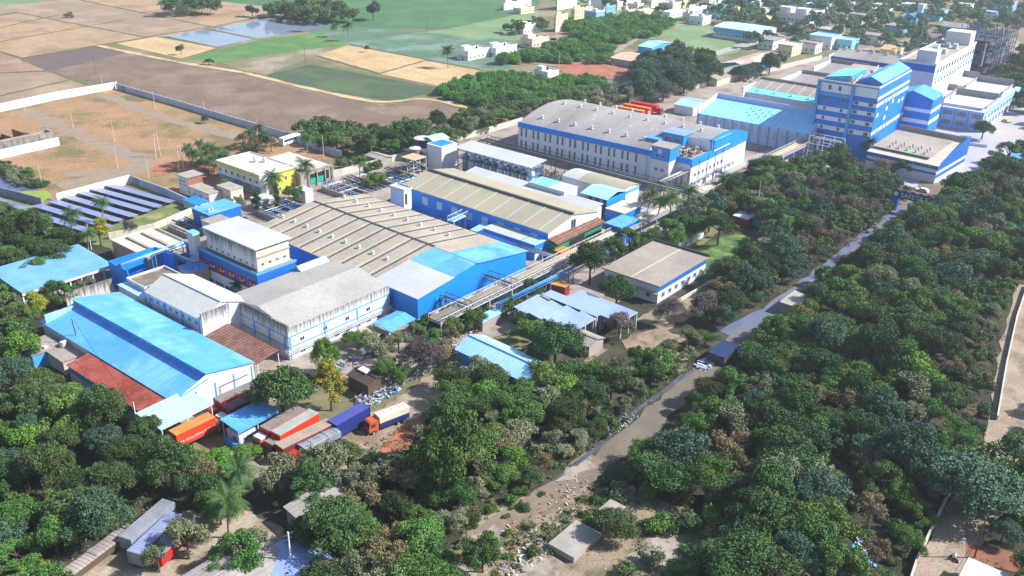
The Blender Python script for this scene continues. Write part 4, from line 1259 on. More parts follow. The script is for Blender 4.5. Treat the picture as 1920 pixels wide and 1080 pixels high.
b.part('roof_room_roof', MB().extr([(11.6, 29.2), (21.4, 27.5), (21.4, 27.65), (11.6, 29.35)], 'x', 3.7, 22.3), CYAN)
b.part('roof_pipes', MB().tube((1, 10, 27.2), (12, 10.5, 28.4), .25).tube((2, 11, 27), (2, 11, 29), .5).tube((24, 10, 27), (34, 11, 28.6), .3).bar((12, 9.8, 26.8), (22, 9.8, 26.8), 1.2, .9), PIPEY)
b.part('antenna', MB().tube((4, 16, 27), (4, 16, 32), .08), STEELW)
# second blue block with gable
b = Bld('gabled_tower', 'smaller blue gabled block with white bands right of the blue tower', 'tower', (1750, 188), (1703, 176), (1775, 173), 16.5, ang=2, L=15, W=16)
L, W = b.L, b.W
b.pwall([(0, 16.5), (W * .5, 19), (W, 16.5)], 'x', TBLUE)
b.proof([(0, 16.5), (W * .5, 19)], 'x', SKYROOFX)
b.proof([(W * .5, 19), (W, 16.5)], 'x', SKYROOFX)
for z0, z1 in ((6.4, 8.0), (11.0, 12.4)):
    b.band('-x', 0, W, z0, z1, WB)
    b.band('-y', 0, L, z0, z1, WB)
# white tall building behind
b = Bld('white_block', 'long white multi-storey block with window rows and a cluttered roof right of the blue tower', 'factory', (1755, 124), (1693, 116), (1828, 73), 24, ang=2.5, L=72, W=15)
L, W = b.L, b.W
b.block(24, WHITE)
b.flat(CONC, over=.2, parapet=.8, pm=WHITE)
b.band('-x', 0, W, 21, 23.9, DBLUE)
b.band('-x', 0, W, 8.5, 12, DBLUE)
b.wins('-x', [11, 12.5], 18.5, 1.2, 1.6)
b.wins('-y', frange(3, L, 14), 19.8, 2.4, 2.2, mull=2)
b.wins('-y', frange(3, L, 14), 15.6, 2.4, 1.4, mull=2)
b.band('-y', 0, L, 17.6, 18.4, CYAN)
b.part('roof_room', MB().box(2, 9, 1, 9, 24.3, 29.6), WHITE)
b.part('roof_room', MB().box(L - 10, L - .5, 1, 12, 24.3, 30), WHITE)
rs = random.Random(5)
for k in range(16):
    x_, y_ = rs.uniform(12, L - 14), rs.uniform(2, W - 3)
    b.part('roof_unit', MB().box(x_, x_ + rs.uniform(1, 3), y_, y_ + rs.uniform(1, 2.4), 24.3, 24.3 + rs.uniform(.8, 2.4)), rs.choice([STEELW, GREYL, CONC, WHITE]))
# sunk roof halls + louvred front
for i, (A_, B_, C_, z_, L_, W_) in enumerate((((1772, 180), (1757, 152), (1812, 160), 9.5, 20, 19), ((1812, 158), (1790, 135), (1845, 140), 11.5, 24, 17), ((1850, 200), (1806, 182), (1890, 168), 9.5, 22, 17), ((1880, 172), (1838, 160), (1915, 150), 10.5, 22, 17))):
    lb_ = ('pale sunken roof bay nearest the gabled blue tower', 'pale sunken roof bay nearest the long white block', 'pale sunken roof bay above the louvred front', 'pale sunken roof bay farthest from the camera')[i]
    b = Bld('parapet_roof_hall', lb_, 'factory', A_, B_, C_, z_, ang=2, L=L_, W=W_)
    b.block(z_ - 1.2, WHITE, name='wall')
    b.part('roof', MB().box(.3, L_ - .3, .3, W_ - .3, z_ - 1.19, z_ - 1.0), mat('pale flat roof', '#cfd3dc', '#c0c6d2', .1, .8, fine=.05, stain=.2, stainc='#a4adc0'))
    b.part('parapet', MB().box(L_ - .3, L_ + .1, 0, W_, z_ - 1.19, z_ + 1.8).box(-.1, L_ - .3, -.1, .3, z_ - 1.19, z_), ROOFL if i < 4 else WHITE)
b = Bld('louvred_block', 'pale blue-grey block with dark louvre windows at the plaza edge', 'factory', (1846, 212), (1768, 198), (1918, 164), 8.6, ang=1, W=17, L=66)
L, W = b.L, b.W
b.part('wall', MB().box(0, L, 0, 2.2, 0, 8.6).box(0, 2.2, 2.2, W, 0, 8.6), WBL)
for z_ in (1.6, 5.6):
    for y_ in frange(0, W, 3):
        b.part('louvre_window', MB().box(-.12, -.003, y_ - 1.7, y_ + 1.7, z_, z_ + 1.9), GREYL)
        b.part('louvre_fins', MB().box(-.2, -.125, y_ - 1.1, y_ - .9, z_, z_ + 1.9).box(-.2, -.125, y_ - .1, y_ + .1, z_, z_ + 1.9).box(-.2, -.125, y_ + .9, y_ + 1.1, z_, z_ + 1.9), WHITE)
b.wins('-y', frange(1, L, 12), 5, 2.4, 2, mull=2)
b.wins('-y', frange(1, L, 12), 1.4, 2.4, 2, mull=2)
b.band('-y', 0, L, 7.4, 8.5, CYAN)
for k in range(4): b.part('pilaster', MB().box(-.35, -.003, k * (W - .5) / 3, .5 + k * (W - .5) / 3, 0, 8.6), LBLUE)

# hall behind the gateway
b = Bld('gateway_hall', 'blue and white banded hall with a mottled brown sloping roof behind the gateway', 'factory', (1758, 312), (1625, 283), (1824, 281), 6.6, ang=-3, L=30, W=25)
L, W = b.L, b.W
b.pwall([(0, 6.6), (L * .9, 9.6), (L, 9.6)], 'y', WHITE)
b.part('roof', MB().extr([(-.3, 6.6), (L * .9, 9.65), (L * .9, 9.77), (-.3, 6.72)], 'y', -.3, W + .3), CONCL, label='pale outer roof margin')
b.part('roof_patch', MB().face([(3.6, 4, 7.98 + .03), (L * .88, 4, 9.85), (L * .88, W, 9.85), (3.6, W, 8.01)]), mat('mottled brown roof', '#a89a92', '#938378', .1, .9, fine=.1, c3='#93a08c', s3=.12, stain=.2))
b.part('parapet', MB().box(L * .9, L * .9 + .3, 0, W, 9.66, 11.6), ROOFL)
b.part('gable_wall', MB().extr([(0, 4.8), (L, 4.8), (L, 11.6), (L * .9, 11.6), (0, 6.6)], 'y', -.3, -.003), DBLUE)
b.band('-y', 0, L, 3.4, 4.8, WHITE)
b.band('-y', 0, L, 2.0, 3.3, DBLUE)
b.band('-x', 0, W, 5.3, 6.5, DBLUE)
b.band('-x', 0, W, 3.3, 4.1, DBLUE)
b.wins('-x', [2, 5, 9, 13], 5.3, 1.2, 1.1, x=-.045)
b.part('door', MB().box(-.1, -.003, W * .55, W * .65, 0, 2.6), DBLUE)
b.part('door', MB().box(-.1, -.003, W * .68, W * .74, 0, 2.6), DBLUE)
b.part('door_canopy', MB().box(-1.6, 0, W * .5, W * .78, 2.75, 2.9), CONC)
rs = random.Random(9)
b.vents([(6 + (k % 3) * 2.6, 7 + (k // 3) * 3.1, 7.9 + (k % 3) * .29 + .4) for k in range(15)], .75)

# refinery frame
b = Bld('pipe_tower', 'tall dense lattice of steel pipework and scaffolding at the right edge', 'process structure', (1850, 150), (1828, 140), (1925, 120), 1, ang=0, L=46, W=24)
L, W = 46, 22
mb = MB()
for i in range(9):
    for j in range(5):
        mb.bar((L * i / 8, W * j / 4, 0), (L * i / 8, W * j / 4, 22 + (i * 5 + j * 3) % 4), .3, .3, 0)
for z_ in range(3, 24, 3):
    for j in range(5): mb.bar((0, W * j / 4, z_), (L, W * j / 4, z_), .2, .25, z_ % 2)
    for i in range(9): mb.bar((L * i / 8, 0, z_), (L * i / 8, W, z_), .2, .25, z_ % 2)
for i in range(8):
    for z_ in (0, 6, 12, 18): mb.bar((L * i / 8, 0, z_), (L * (i + 1) / 8, 0, z_ + 3), .12, .12, 1)
b.part('frame', mb, [STEELD, mat('blue grey steel', '#4a5f84', '#3a4c6c', .8, .6)])
for k in range(9):
    b.part('equipment', MB().box(2 + (k % 3) * 15, 12 + (k % 3) * 15, 3, 17, 1 + (k // 3) * 7, 6 + (k // 3) * 7), mat('dark plant', '#4c5468', '#3a4256', .6, .8, fine=.3))
rs = random.Random(11)
mb = MB()
for k in range(60):
    x_, y_ = rs.uniform(0, L), rs.uniform(-.5, W)
    if k % 2: mb.tube((x_, y_, rs.uniform(0, 8)), (x_, y_, rs.uniform(14, 25)), rs.uniform(.12, .35), 5, mi=k % 3)
    else: mb.tube((x_, y_, rs.uniform(4, 22)), (min(L, x_ + rs.uniform(4, 14)), y_, rs.uniform(4, 22)), rs.uniform(.1, .25), 5, mi=k % 3)
b.part('pipework', mb, [STEELW, PIPEY, STEELB])
for k in range(6): b.part('vessel', MB().lathe(5 + k * 7, 6 + (k % 2) * 8, [(1.3, 1), (1.3, 17), (.8, 18), (.1, 18.4)], 12), TANKS)
for z_ in (9, 18): b.part('platform', MB().box(1, L - 1, 1, W - 1, z_ + .3, z_ + .4), GREYL)

# ---------------------------------------------------------------- village and far sheds
VW = [mat('village white', '#e2dfe0', '#d3d1d4', .3, .85, fine=.06, stain=.3, stainc='#a0a0a8'),
      mat('village cream', '#e0cfb0', '#d4c2a4', .3, .85, fine=.06, stain=.3, stainc='#a09684'),
      mat('village blue', '#7fb4e0', '#6aa4d6', .3, .85, fine=.06, stain=.2, stainc='#567fae'),
      mat('village cyan', '#8fe0ea', '#78d2e0', .3, .85, fine=.06),
      mat('village pink', '#e0c4ba', '#d2b4a8', .3, .85, fine=.06),
      mat('village yellow', '#e6dcaa', '#dccf98', .3, .85, fine=.06)]
VG = 'houses at the edge of the rice fields'


def house(A_, B_, C_, z_, wm, lab, room=True, storeys=1, L=None, W=None, ang=None):
    b = Bld('house', lab, 'house', A_, B_, C_, z_, ang=ang, L=L, W=W, group=VG)
    L, W = b.L, b.W
    b.block(z_, wm)
    b.flat(CONCL, over=.15, parapet=.6, pm=wm)
    if room:
        b.part('stair_room', MB().box(L * .1, L * .4, W * .5, W * .9, z_ + .26, z_ + 2.6), wm)
        b.part('roof_tank', MB().lathe(L * .7, W * .6, [(.5, z_ + .3), (.5, z_ + 1.4), (.2, z_ + 1.6)], 8), BLACK)
    n = max(1, int(L / 3.2))
    for st in range(storeys):
        zz = st * (z_ / storeys) + 1.0
        b.wins('-y', frange(.3, L - .3, n), zz, 1.1, 1.2)
        b.wins('-x', frange(.3, W - .3, max(1, int(W / 3.5))), zz, 1.1, 1.2)
    b.band('-x', W * .42, W * .42 + 1, 0, 2.1, WOOD, name='door', th=.07)
    return b


HS = [((878, 99), (857, 95), (901, 88), 4.4, 0, 'long white flat-roofed house beside the tan stubble field', 1),
      ((930, 93), (908, 90), (957, 83), 4.4, 0, 'white house with a roof tank next to the long white house', 1),
      ((998, 76), (973, 73), (1012, 67), 4.6, 4, 'half-built pink and white house on the dirt lane', 1),
      ((982, 52), (968, 49), (997, 42), 4.4, 0, 'small white house with a cyan roof edge beside dark shrubs', 1),
      ((1039, 30), (1023, 34), (1054, 25), 10, 1, 'tall cream three-storey house standing alone at the lane corner', 3),
      ((1043, -10), (1028, -7), (1060, -18), 11, 0, 'tall white house cut by the top edge of the picture', 3),
      ((1027, 138), (1003, 133), (1048, 133), 4.4, 0, 'isolated white house surrounded by bright green shrubs', 1),
      ((941, 8), (922, 12), (957, 0), 4.2, 0, 'low white house left of the field-side group at the top', 1),
      ((968, -6), (957, -5), (982, -12), 8, 0, 'two-storey white house among the field-side group at the top', 2),
      ((977, 18), (962, 16), (994, 13), 3.4, 1, 'low grey-sided house in front of the field-side group at the top', 1),
      ((1078, 20), (1064, 20), (1094, 12), 6.2, 5, 'pale yellow house beside the tall cream house', 2),
      ((1137, 14), (1122, 16), (1147, 10), 5.5, 2, 'small blue house behind the green thicket', 2),
      ((1178, 21), (1163, 20), (1188, 18), 4.6, 4, 'small pink and white house behind the green thicket', 1),
      ((1175, -4), (1162, -2), (1190, -10), 8, 0, 'white two-storey house in the village row with red trim', 2),
      ((1208, 23), (1192, 21), (1232, 18), 3.8, 1, 'low cream house at the right end of the thicket', 1),
      ((1222, 2), (1208, 3), (1240, -4), 7.5, 0, 'white house behind the low cream house', 2),
      ((1256, 25), (1238, 24), (1285, 18), 3.6, 0, 'long low white house by the grassy plot', 1),
      ((1291, 19), (1279, 20), (1309, 10), 7, 0, 'grey-shadowed white two-storey house at the grassy plot', 2),
      ((1347, 16), (1332, 13), (1363, 10), 7, 3, 'cyan painted two-storey house', 2),
      ((1396, -8), (1383, -6), (1414, -14), 10.5, 5, 'tall yellow three-storey house', 3),
      ((1105, -4), (1092, -3), (1122, -10), 7, 0, 'white two-storey house near the top centre of the village', 2),
      ((1250, -10), (1235, -9), (1268, -14), 6, 1, 'cream house at the top edge of the village', 2),
      ((1310, -8), (1296, -6), (1328, -12), 5, 2, 'pale blue house at the top edge of the village', 1),
      ((1372, 18), (1364, 16), (1382, 14), 4.5, 5, 'low greenish yellow house between the cyan and tall yellow houses', 1)]
for A_, B_, C_, z_, mi, lab, st in HS:
    house(A_, B_, C_, z_, VW[mi], lab, storeys=st, room=z_ > 4, ang=0)


def far_shed(lab, A_, B_, C_, z_, wm, rm, ang=0, rise=1.5, L=None, W=None, axis='y', band=None, name='shed', cat='shed'):
    b = Bld(name, lab, cat, A_, B_, C_, z_, ang=ang, L=L, W=W)
    L, W = b.L, b.W
    wdt = L if axis == 'y' else W
    b.pwall([(0, z_), (wdt / 2, z_ + rise), (wdt, z_)], axis, wm)
    b.proof([(0, z_), (wdt / 2, z_ + rise)], axis, rm)
    b.proof([(wdt / 2, z_ + rise), (wdt, z_)], axis, rm)
    if band: b.band('-x', 0, W, band[0], band[1], band[2])
    return b


b = far_shed('long white warehouse with a pale cyan roof and blue upper wall beyond the grassy plot', (1422, 61), (1329, 52), (1446, 52), 6.5, WHITE, mat('pale cyan sheet', '#bfe9ea', '#a9dde2', .1, .7, seam=('y', 3, .2), seamc='#96cdd6'), band=(3.4, 6.2, LBLUE), name='warehouse', cat='warehouse', L=26)
b.wins('-x', frange(2, b.W - 2, 12), 2.0, 1.6, 1.0)
far_shed('blue-walled shed with a pale blue roof beside big dark trees', (1222, 90), (1197, 86), (1262, 80), 5, LBLUE, PALEBLUE)
far_shed('shed with a pink-brown roof beside the blue-walled shed', (1208, 119), (1150, 107), (1226, 105), 3.5, CONC, mat('pink roof', '#d8b0a0', '#c8a08e', .1, .85, stain=.3, stainc='#9dc3dc'))
b = simple('factory_office', 'white flat-roofed building with raised corner rooms near the top right', 'building', (1512, 30), (1462, 22), (1535, 20), 8, VW[0], CONCL, parapet=.8, wins=[('-x', 8, 4, 1.6, 1.2)])
b.part('roof_room', MB().box(2, 8, b.W - 9, b.W - 1, 8.26, 12), VW[0])
b.part('roof_room', MB().box(2, 9, 1, 9, 8.26, 12), VW[0])
far_shed('maroon-walled low shed in front of the white building near the top right', (1500, 54), (1464, 45), (1512, 48), 3.5, REDP, ROOFB)
far_shed('long brown roofed shed among trees left of the louvred hall', (1345, 150), (1312, 142), (1400, 124), 3.5, CREAM, ROOFB, axis='x')
far_shed('brown and rust mottled shed roof beyond the first long brown shed', (1402, 126), (1366, 115), (1448, 102), 4, LBLUE, mat('mottled far roof', '#b09a8c', '#9d8778', .2, .9, c3='#c8c0b8', s3=.1), axis='x')
far_shed('grey-roofed blue shed near the pipe tower', (1812, 54), (1765, 47), (1826, 48), 6, DBLUE, ROOFL, rise=2)
far_shed('long pale blue roof beside the wall left of the louvred hall', (1300, 202), (1262, 196), (1318, 188), 4, WHITE, PALEBLUE)
far_shed('small orange-roofed house among trees behind the far halls', (1678, 95), (1660, 88), (1692, 88), 4, CREAM, mat('orange roof', '#d8a878', '#c89868', .2, .9), name='house', cat='house')
far_shed('purple-brown roofed shed among trees right of the orange-roofed house', (1760, 72), (1732, 62), (1775, 66), 3.5, CONC, mat('purple brown roof', '#8a6478', '#7a566a', .2, .9))
b = Bld('water_tower', 'slim pale green concrete water tower among the far trees', 'water tower', (1726, 38), (1721, 37), (1733, 37), 1, ang=0, L=4, W=4)
b.part('shaft', MB().box(.4, 3.6, .4, 3.6, 0, 9), VW[3]); b.part('tank', MB().box(0, 4, 0, 4, 9.003, 12), VW[1])
far_shed('bright blue tarpaulin roofed shed among far trees', (1708, 38), (1686, 33), (1720, 26), 4, LBLUE, LBLUE)
far_shed('white-roofed low shed on the far lane', (1572, 58), (1535, 53), (1580, 53), 3, CONC, ROOFW, rise=.8)
far_shed('sky blue roof cut by the right edge beyond the plaza', (1910, 318), (1893, 300), (1950, 290), 4.5, LBLUE, SKYROOF)
far_shed('small tin-roofed hut by the wall behind the treatment tanks', (715, 300), (690, 290), (728, 292), 2.6, CONC, ROOFG, rise=.6, name='hut', cat='hut')
far_shed('small brown shed roof below the silver roofs', (1105, 650), (1078, 622), (1128, 632), 3, CONC, ROOFB, rise=.8)
far_shed('dark brown tin-roofed hut beside the truck lane', (690, 722), (660, 700), (722, 705), 3.2, WOOD, mat('dark tin', '#4c4340', '#3d3532', .4, .8), rise=.7, name='hut', cat='hut')
b = simple('site_toilet', 'white-lidded small cabin by the chain link yard', 'cabin', (686, 700), (670, 695), (694, 696), 4.0, STEELD, WHITE)

# bottom flat sheds
gr = mat('cement sheet roof', '#a49c98', '#8f8884', .3, .9, fine=.15, seam=('y', 1.0, .1), seamc='#7c7672', stain=.4, stainc='#5f5854')
far_shed('cement sheet roof split by a ridge below the dark trees', (575, 985), (488, 975), (660, 930), 3.4, CONC, gr, rise=.5, ang=-6)
far_shed('wide pale cement roof at the bottom edge beside the parked trailers', (415, 1135), (330, 1090), (510, 1030), 3.4, CONC, gr, rise=.9, axis='x')
far_shed('lavender cement roof at the bottom edge beside the white pole', (525, 1110), (450, 1070), (610, 1040), 3.2, CONC, SILVER, rise=.6)
far_shed('white roof at the bottom right corner beside the dirt road', (1850, 1150), (1800, 1085), (1960, 1110), 3, WHITE, ROOFW, rise=.4)
b = simple('concrete_slab', 'pale concrete roofed pump room standing in the rubble clearing', 'pump room', (1076, 1047), (1030, 1020), (1128, 1003), 1.2, CONC, CONC, over=.1)
b = simple('concrete_hut', 'low hut with a warped grey slab roof beside the rubble track', 'hut', (1150, 970), (1133, 950), (1176, 955), 1.1, CONC, CONC)
b = simple('roadside_hut', 'small grey roofed hut on the left edge of the concrete road', 'hut', (1497, 578), (1466, 565), (1508, 552), 2.8, CONC, ROOFG)
b = simple('roadside_hut', 'dark blue tarpaulin covered hut beside the lower part of the road', 'hut', (1358, 672), (1343, 650), (1380, 648), 2.4, STEELD, TANKD)
b = simple('fenced_kiosk', 'white and red kiosk in the shade beside the green screen fence', 'kiosk', (1402, 412), (1384, 400), (1412, 402), 3, REDP, WHITE)

# crowded small houses along the top of the village
rs = random.Random(67)
for k, px_ in enumerate(((1070, -6), (1128, 2), (1145, -12), (1202, -14), (1218, -4), (1262, 8), (1282, -2), (1330, 2), (1348, -8), (1118, 24), (1158, 6), (1196, 10), (1300, 28), (1318, 34), (1425, 8), (1436, 22))):
    b = Bld('house', 'small pale house in the crowded village row at the top of the picture', 'house', px_, (px_[0] - 14, px_[1] - 3), (px_[0] + 14, px_[1] - 7), rs.uniform(3.5, 7.5), ang=0, group='crowded small village houses', L=rs.uniform(7, 12), W=rs.uniform(7, 11))
    b.block(None, VW[rs.choice((0, 0, 1, 2, 4, 5))])
    b.flat(rs.choice((CONCL, ROOFW)), parapet=.6, pm=VW[0])
    b.part('stair_room', MB().box(1, 3.5, 1, 4, b.z + .26, b.z + 2.4), VW[0])
    b.wins('-x', frange(0, b.W, 2), 1.2, 1.2, 1.2)
    b.wins('-y', frange(0, b.L, 2), 1.2, 1.2, 1.2)

# scattered pale buildings in the far woods
rs = random.Random(61)
for k, px_ in enumerate(((1545, 12), (1590, 8), (1640, 18), (1665, 12), (1618, 30), (1560, 72), (1598, 78), (1486, 88), (1530, 84), (1650, 70), (1450, 78), (1690, 52), (1725, 12), (1765, 22), (1820, 10), (1870, 25), (1900, 6), (1500, -4), (1440, -6), (1680, -6))):
    b = Bld('far_building', 'small pale low building showing between the far trees at the top right', 'building', px_, (px_[0] - 14, px_[1] - 4), (px_[0] + 16, px_[1] - 7), rs.uniform(4.5, 7), ang=0, group='pale buildings between the far trees', L=rs.uniform(9, 18), W=rs.uniform(8, 16))
    b.block(None, VW[rs.choice((0, 0, 1, 2, 3))])
    b.flat(rs.choice((CONCL, ROOFW, PALEBLUE, ROOFL)), parapet=.5)
    b.wins('-x', frange(0, b.W, 3), 1.5, 1.2, 1.2)
    b.wins('-y', frange(0, b.L, 3), 1.5, 1.2, 1.2)

# ---------------------------------------------------------------- walls and fences
def wall(name, lab, pts, h, m, t=.3, cat='wall', piers=0, pm=None, group=None):
    """boundary wall following ground points seen in the photograph"""
    ps_ = [P(*p) for p in pts]
    r_ = empty(name, ps_[0], 0, lab, cat, group)
    for a, c in zip(ps_, ps_[1:]):
        mb = MB()
        mb.bar(a - ps_[0], c - ps_[0], t, h)
        mb.build('wall_panel', m, r_)
        if piers:
            n = max(1, int((c - a).length / piers))
            mb = MB()
            d = (c - a).normalized()
            for k in range(n + 1):
                q = a - ps_[0] + (c - a) * k / n
                mb.bar(q - d * .2, q + d * .2, t + .2, h + .15)
            mb.build('piers', pm or m, r_)
    return r_


BW_ = mat('boundary wall white', '#dddcda', '#cfcfcf', .2, .9, fine=.06, stain=.4, stainc='#8b8680')
BG_ = mat('precast and shaded wall grey', '#b5bad0', '#a5aac2', .2, .9, fine=.06, seam=('x', 2.4, .2), seamc='#8388a0', stain=.35, stainc='#80859a')
wall('compound_wall', 'white boundary wall along the left fields with creepers growing over it', [(-90, 226), (0, 210), (110, 186), (220, 167)], 3.4, BW_, piers=14)
wall('compound_wall', 'grey precast panel wall between the ploughed field and the red earth compound', [(220, 168), (330, 199), (425, 228), (525, 257), (640, 297)], 2.8, BG_, piers=3.5)
wall('solar_field_wall', 'bright white wall along the upper edge of the solar field', [(108, 380), (245, 344)], 3.0, BW_)
wall('solar_field_wall', 'wall with shade painted grey, from the white wall corner down to the old house', [(246, 344), (312, 368), (380, 400)], 2.8, BG_)  # white wall continues here; shade on this leg is put into the grey colour
wall('compound_wall', 'stained wall between the green pond and the solar field at the left edge', [(-60, 345), (0, 366), (80, 387)], 2.8, mat('stained dark wall', '#8f93ae', '#6d7190', .4, .9, stain=.6))
wall('compound_wall', 'old stained wall below the solar field', [(205, 450), (290, 432), (360, 402)], 2.2, CONCL)
wall('compound_wall', 'long concrete wall behind the treatment tanks towards the vaulted warehouse', [(560, 345), (640, 330), (760, 298), (840, 270), (930, 246), (1000, 225)], 2.6, CONCL)
wall('compound_wall', 'old mould-streaked wall between the faded blue roof and the blue warehouse', [(128, 582), (215, 553)], 4.6, MOULDB)
wall('compound_wall', 'pale wall running beside the louvred hall and far sheds', [(1180, 195), (1300, 168), (1400, 146), (1540, 112)], 2.6, CONCL)
wall('screen_fence', 'teal green sheet fence around the lawn under the trees', [(1380, 410), (1448, 440)], 3.0, NETG, t=.12, cat='fence')
wall('mural_wall', 'low painted wall with green patches beside the lawn', [(1272, 470), (1318, 444)], 2.4, mat('mural wall', '#cfd8dc', '#b9c4cc', .4, .9, c3='#4f9a72', s3=.5))
wall('roadside_wall', 'long thin pale wall along the dirt road at the bottom right', [(1700, 1110), (1716, 1060), (1752, 985), (1790, 905)], 1.6, CONCL)
wall('roadside_wall', 'pale low wall along the right hand dirt road', [(1868, 790), (1885, 690), (1905, 600), (1925, 540)], 1.4, CONCL)
wall('office_wall', 'low crumbling wall in front of the white office', [(1235, 590), (1330, 535)], 1.2, CONCL)
wall('plaza_fence', 'white railings along the plaza beyond the gateway hall', [(1640, 250), (1850, 278)], 1.4, WHITE, t=.1, cat='fence')

# ---------------------------------------------------------------- pipe racks
def rack(name, lab, p0, p1, z_, wd, npipes, pms, bay=8, truss=True, deck=None, legs=True, m=STEELD, cat='pipe rack'):
    a, c = P(*p0, z_), P(*p1, z_)
    d = c - a
    Ln = d.length
    ang = math.atan2(d.y, d.x)
    r_ = empty(name, (a.x, a.y, 0), ang, lab, cat)
    n = max(2, int(Ln / bay))
    for k in range(n + 1):
        mb = MB()
        x_ = Ln * k / n
        for y_ in (-wd / 2, wd / 2):
            if legs: mb.bar((x_, y_, 0), (x_, y_, z_), .22, .22)
        mb.bar((x_, -wd / 2, z_ - .3), (x_, wd / 2, z_ - .3), .18, .22)
        mb.build('support', m, r_)
    mb = MB()
    for y_ in (-wd / 2, wd / 2):
        mb.bar((0, y_, z_ - .2), (Ln, y_, z_ - .2), .14, .18)
        if truss:
            mb.bar((0, y_, z_ + 1.1), (Ln, y_, z_ + 1.1), .12, .14)
            nn = int(Ln / 2)
            for k in range(nn):
                x_ = Ln * k / nn
                mb.bar((x_, y_, z_ - .1), (x_, y_, z_ + 1.1), .08, .08)
                mb.bar((x_, y_, z_ - .1), (x_ + Ln / nn, y_, z_ + 1.1), .07, .07)
    mb.build('frame', m, r_)
    for k in range(npipes):
        y_ = -wd / 2 + wd * (k + .7) / (npipes + .4)
        rr = (.16, .24, .12, .2, .14)[k % 5]
        MB().tube((0, y_, z_ + rr + .06), (Ln, y_, z_ + rr + .06), rr, 8).build('pipe', pms[k % len(pms)], r_, True)
    if deck: MB().box(0, Ln, -wd / 2 + .1, wd / 2 - .1, z_ - .05, z_ + .02).build('deck', deck, r_)
    return r_


rack('pipe_rack', 'long pipe rack carrying tan and white pipes from the blue front towards the blue tower', (815, 602), (1370, 334), 4.6, 4.0, 7, [PIPEY, STEELW, CONCL], deck=GREYL, m=STEELW)
rack('pipe_rack', 'far stretch of elevated pipe rack reaching the foot of the blue tower', (1372, 333), (1552, 247), 5.2, 4.2, 7, [PIPEY, STEELW, PIPEY], deck=GREYL, m=STEELW)
rack('pipe_rack', 'dark lattice pipe rack along the long wall of the vaulted warehouse', (905, 262), (1310, 367), 5.6, 5.5, 5, [STEELD, GREYL, STEELW], bay=6, m=STEELD)
rack('pipe_rack', 'thin blue pipe bridge beside the long pipe rack over the yard', (935, 572), (1150, 466), 4.2, 1.4, 2, [STEELB, LBLUE], m=STEELB, truss=False)
rack('conveyor_bridge', 'pale blue covered conveyor bridge between the grey-roofed shed and tan hall', (845, 414), (888, 393), 5.0, 2.2, 1, [STEELW], m=STEELW, deck=CYAN, cat='bridge')
rack('pipe_bridge', 'short lattice pipe bridge leaving the blue gable front, upper one', (905, 516), (965, 536), 5.0, 2.6, 3, [STEELW, GREYL], bay=6, cat='pipe bridge')
rack('pipe_bridge', 'short lattice pipe bridge leaving the blue gable front, lower one', (830, 558), (880, 577), 5.0, 2.0, 2, [STEELW, GREYL], bay=6, cat='pipe bridge')
rack('pipe_bridge', 'grey pipe bridge along the low blue workshop towards the long rack', (968, 460), (1062, 488), 4.4, 1.4, 2, [STEELW, GREYL], bay=8, m=STEELW, truss=False, deck=GREYL, cat='pipe bridge')
rack('pipe_bridge', 'white pipes running into the corner of the vaulted warehouse', (1240, 342), (1285, 322), 6.5, 2.6, 5, [STEELW, CONCL], bay=8, m=STEELD, cat='pipe bridge')
rack('pipe_bridge', 'pale pipes on posts over the courtyard of the blue enclosure', (225, 497), (345, 455), 7.5, 1.6, 3, [STEELW, LBLUE], bay=10, m=STEELB, truss=False, cat='pipe bridge')
rack('pipe_bridge', 'blue pipe bridge crossing the courtyard beside the mural range', (306, 470), (365, 492), 6.5, 1.8, 3, [STEELB, STEELW], bay=8, m=STEELB, cat='pipe bridge')
rack('pipe_bridge', 'brown pipe bridge in front of the sunlit end of the vaulted warehouse', (1340, 322), (1400, 340), 4, 1.6, 2, [PIPEY, STEELB], bay=6, m=STEELB, truss=True, cat='pipe bridge')
# support frame at foot of tower
b = Bld('steel_trestle', 'white pipe frame standing at the foot of the blue tower', 'frame', (1570, 305), (1535, 290), (1580, 300), 1, ang=0, L=4, W=12, foot=False)
mb = MB()
for y_ in (0, 4, 8, 12):
    for x_ in (0, 4): mb.bar((x_, y_, 0), (x_, y_, 9), .25, .25)
for z_ in (3, 6, 9):
    for x_ in (0, 4): mb.bar((x_, 0, z_), (x_, 12, z_), .25, .25)
b.part('frame', mb, STEELW)
b.part('pipes', MB().tube((2, 1, 0), (2, 1, 8), .3).tube((2, 1, 8), (2, 11, 8), .3).tube((2, 5, 0), (2, 5, 6), .25).tube((1, 9, 0), (1, 9, 7), .3), STEELW)

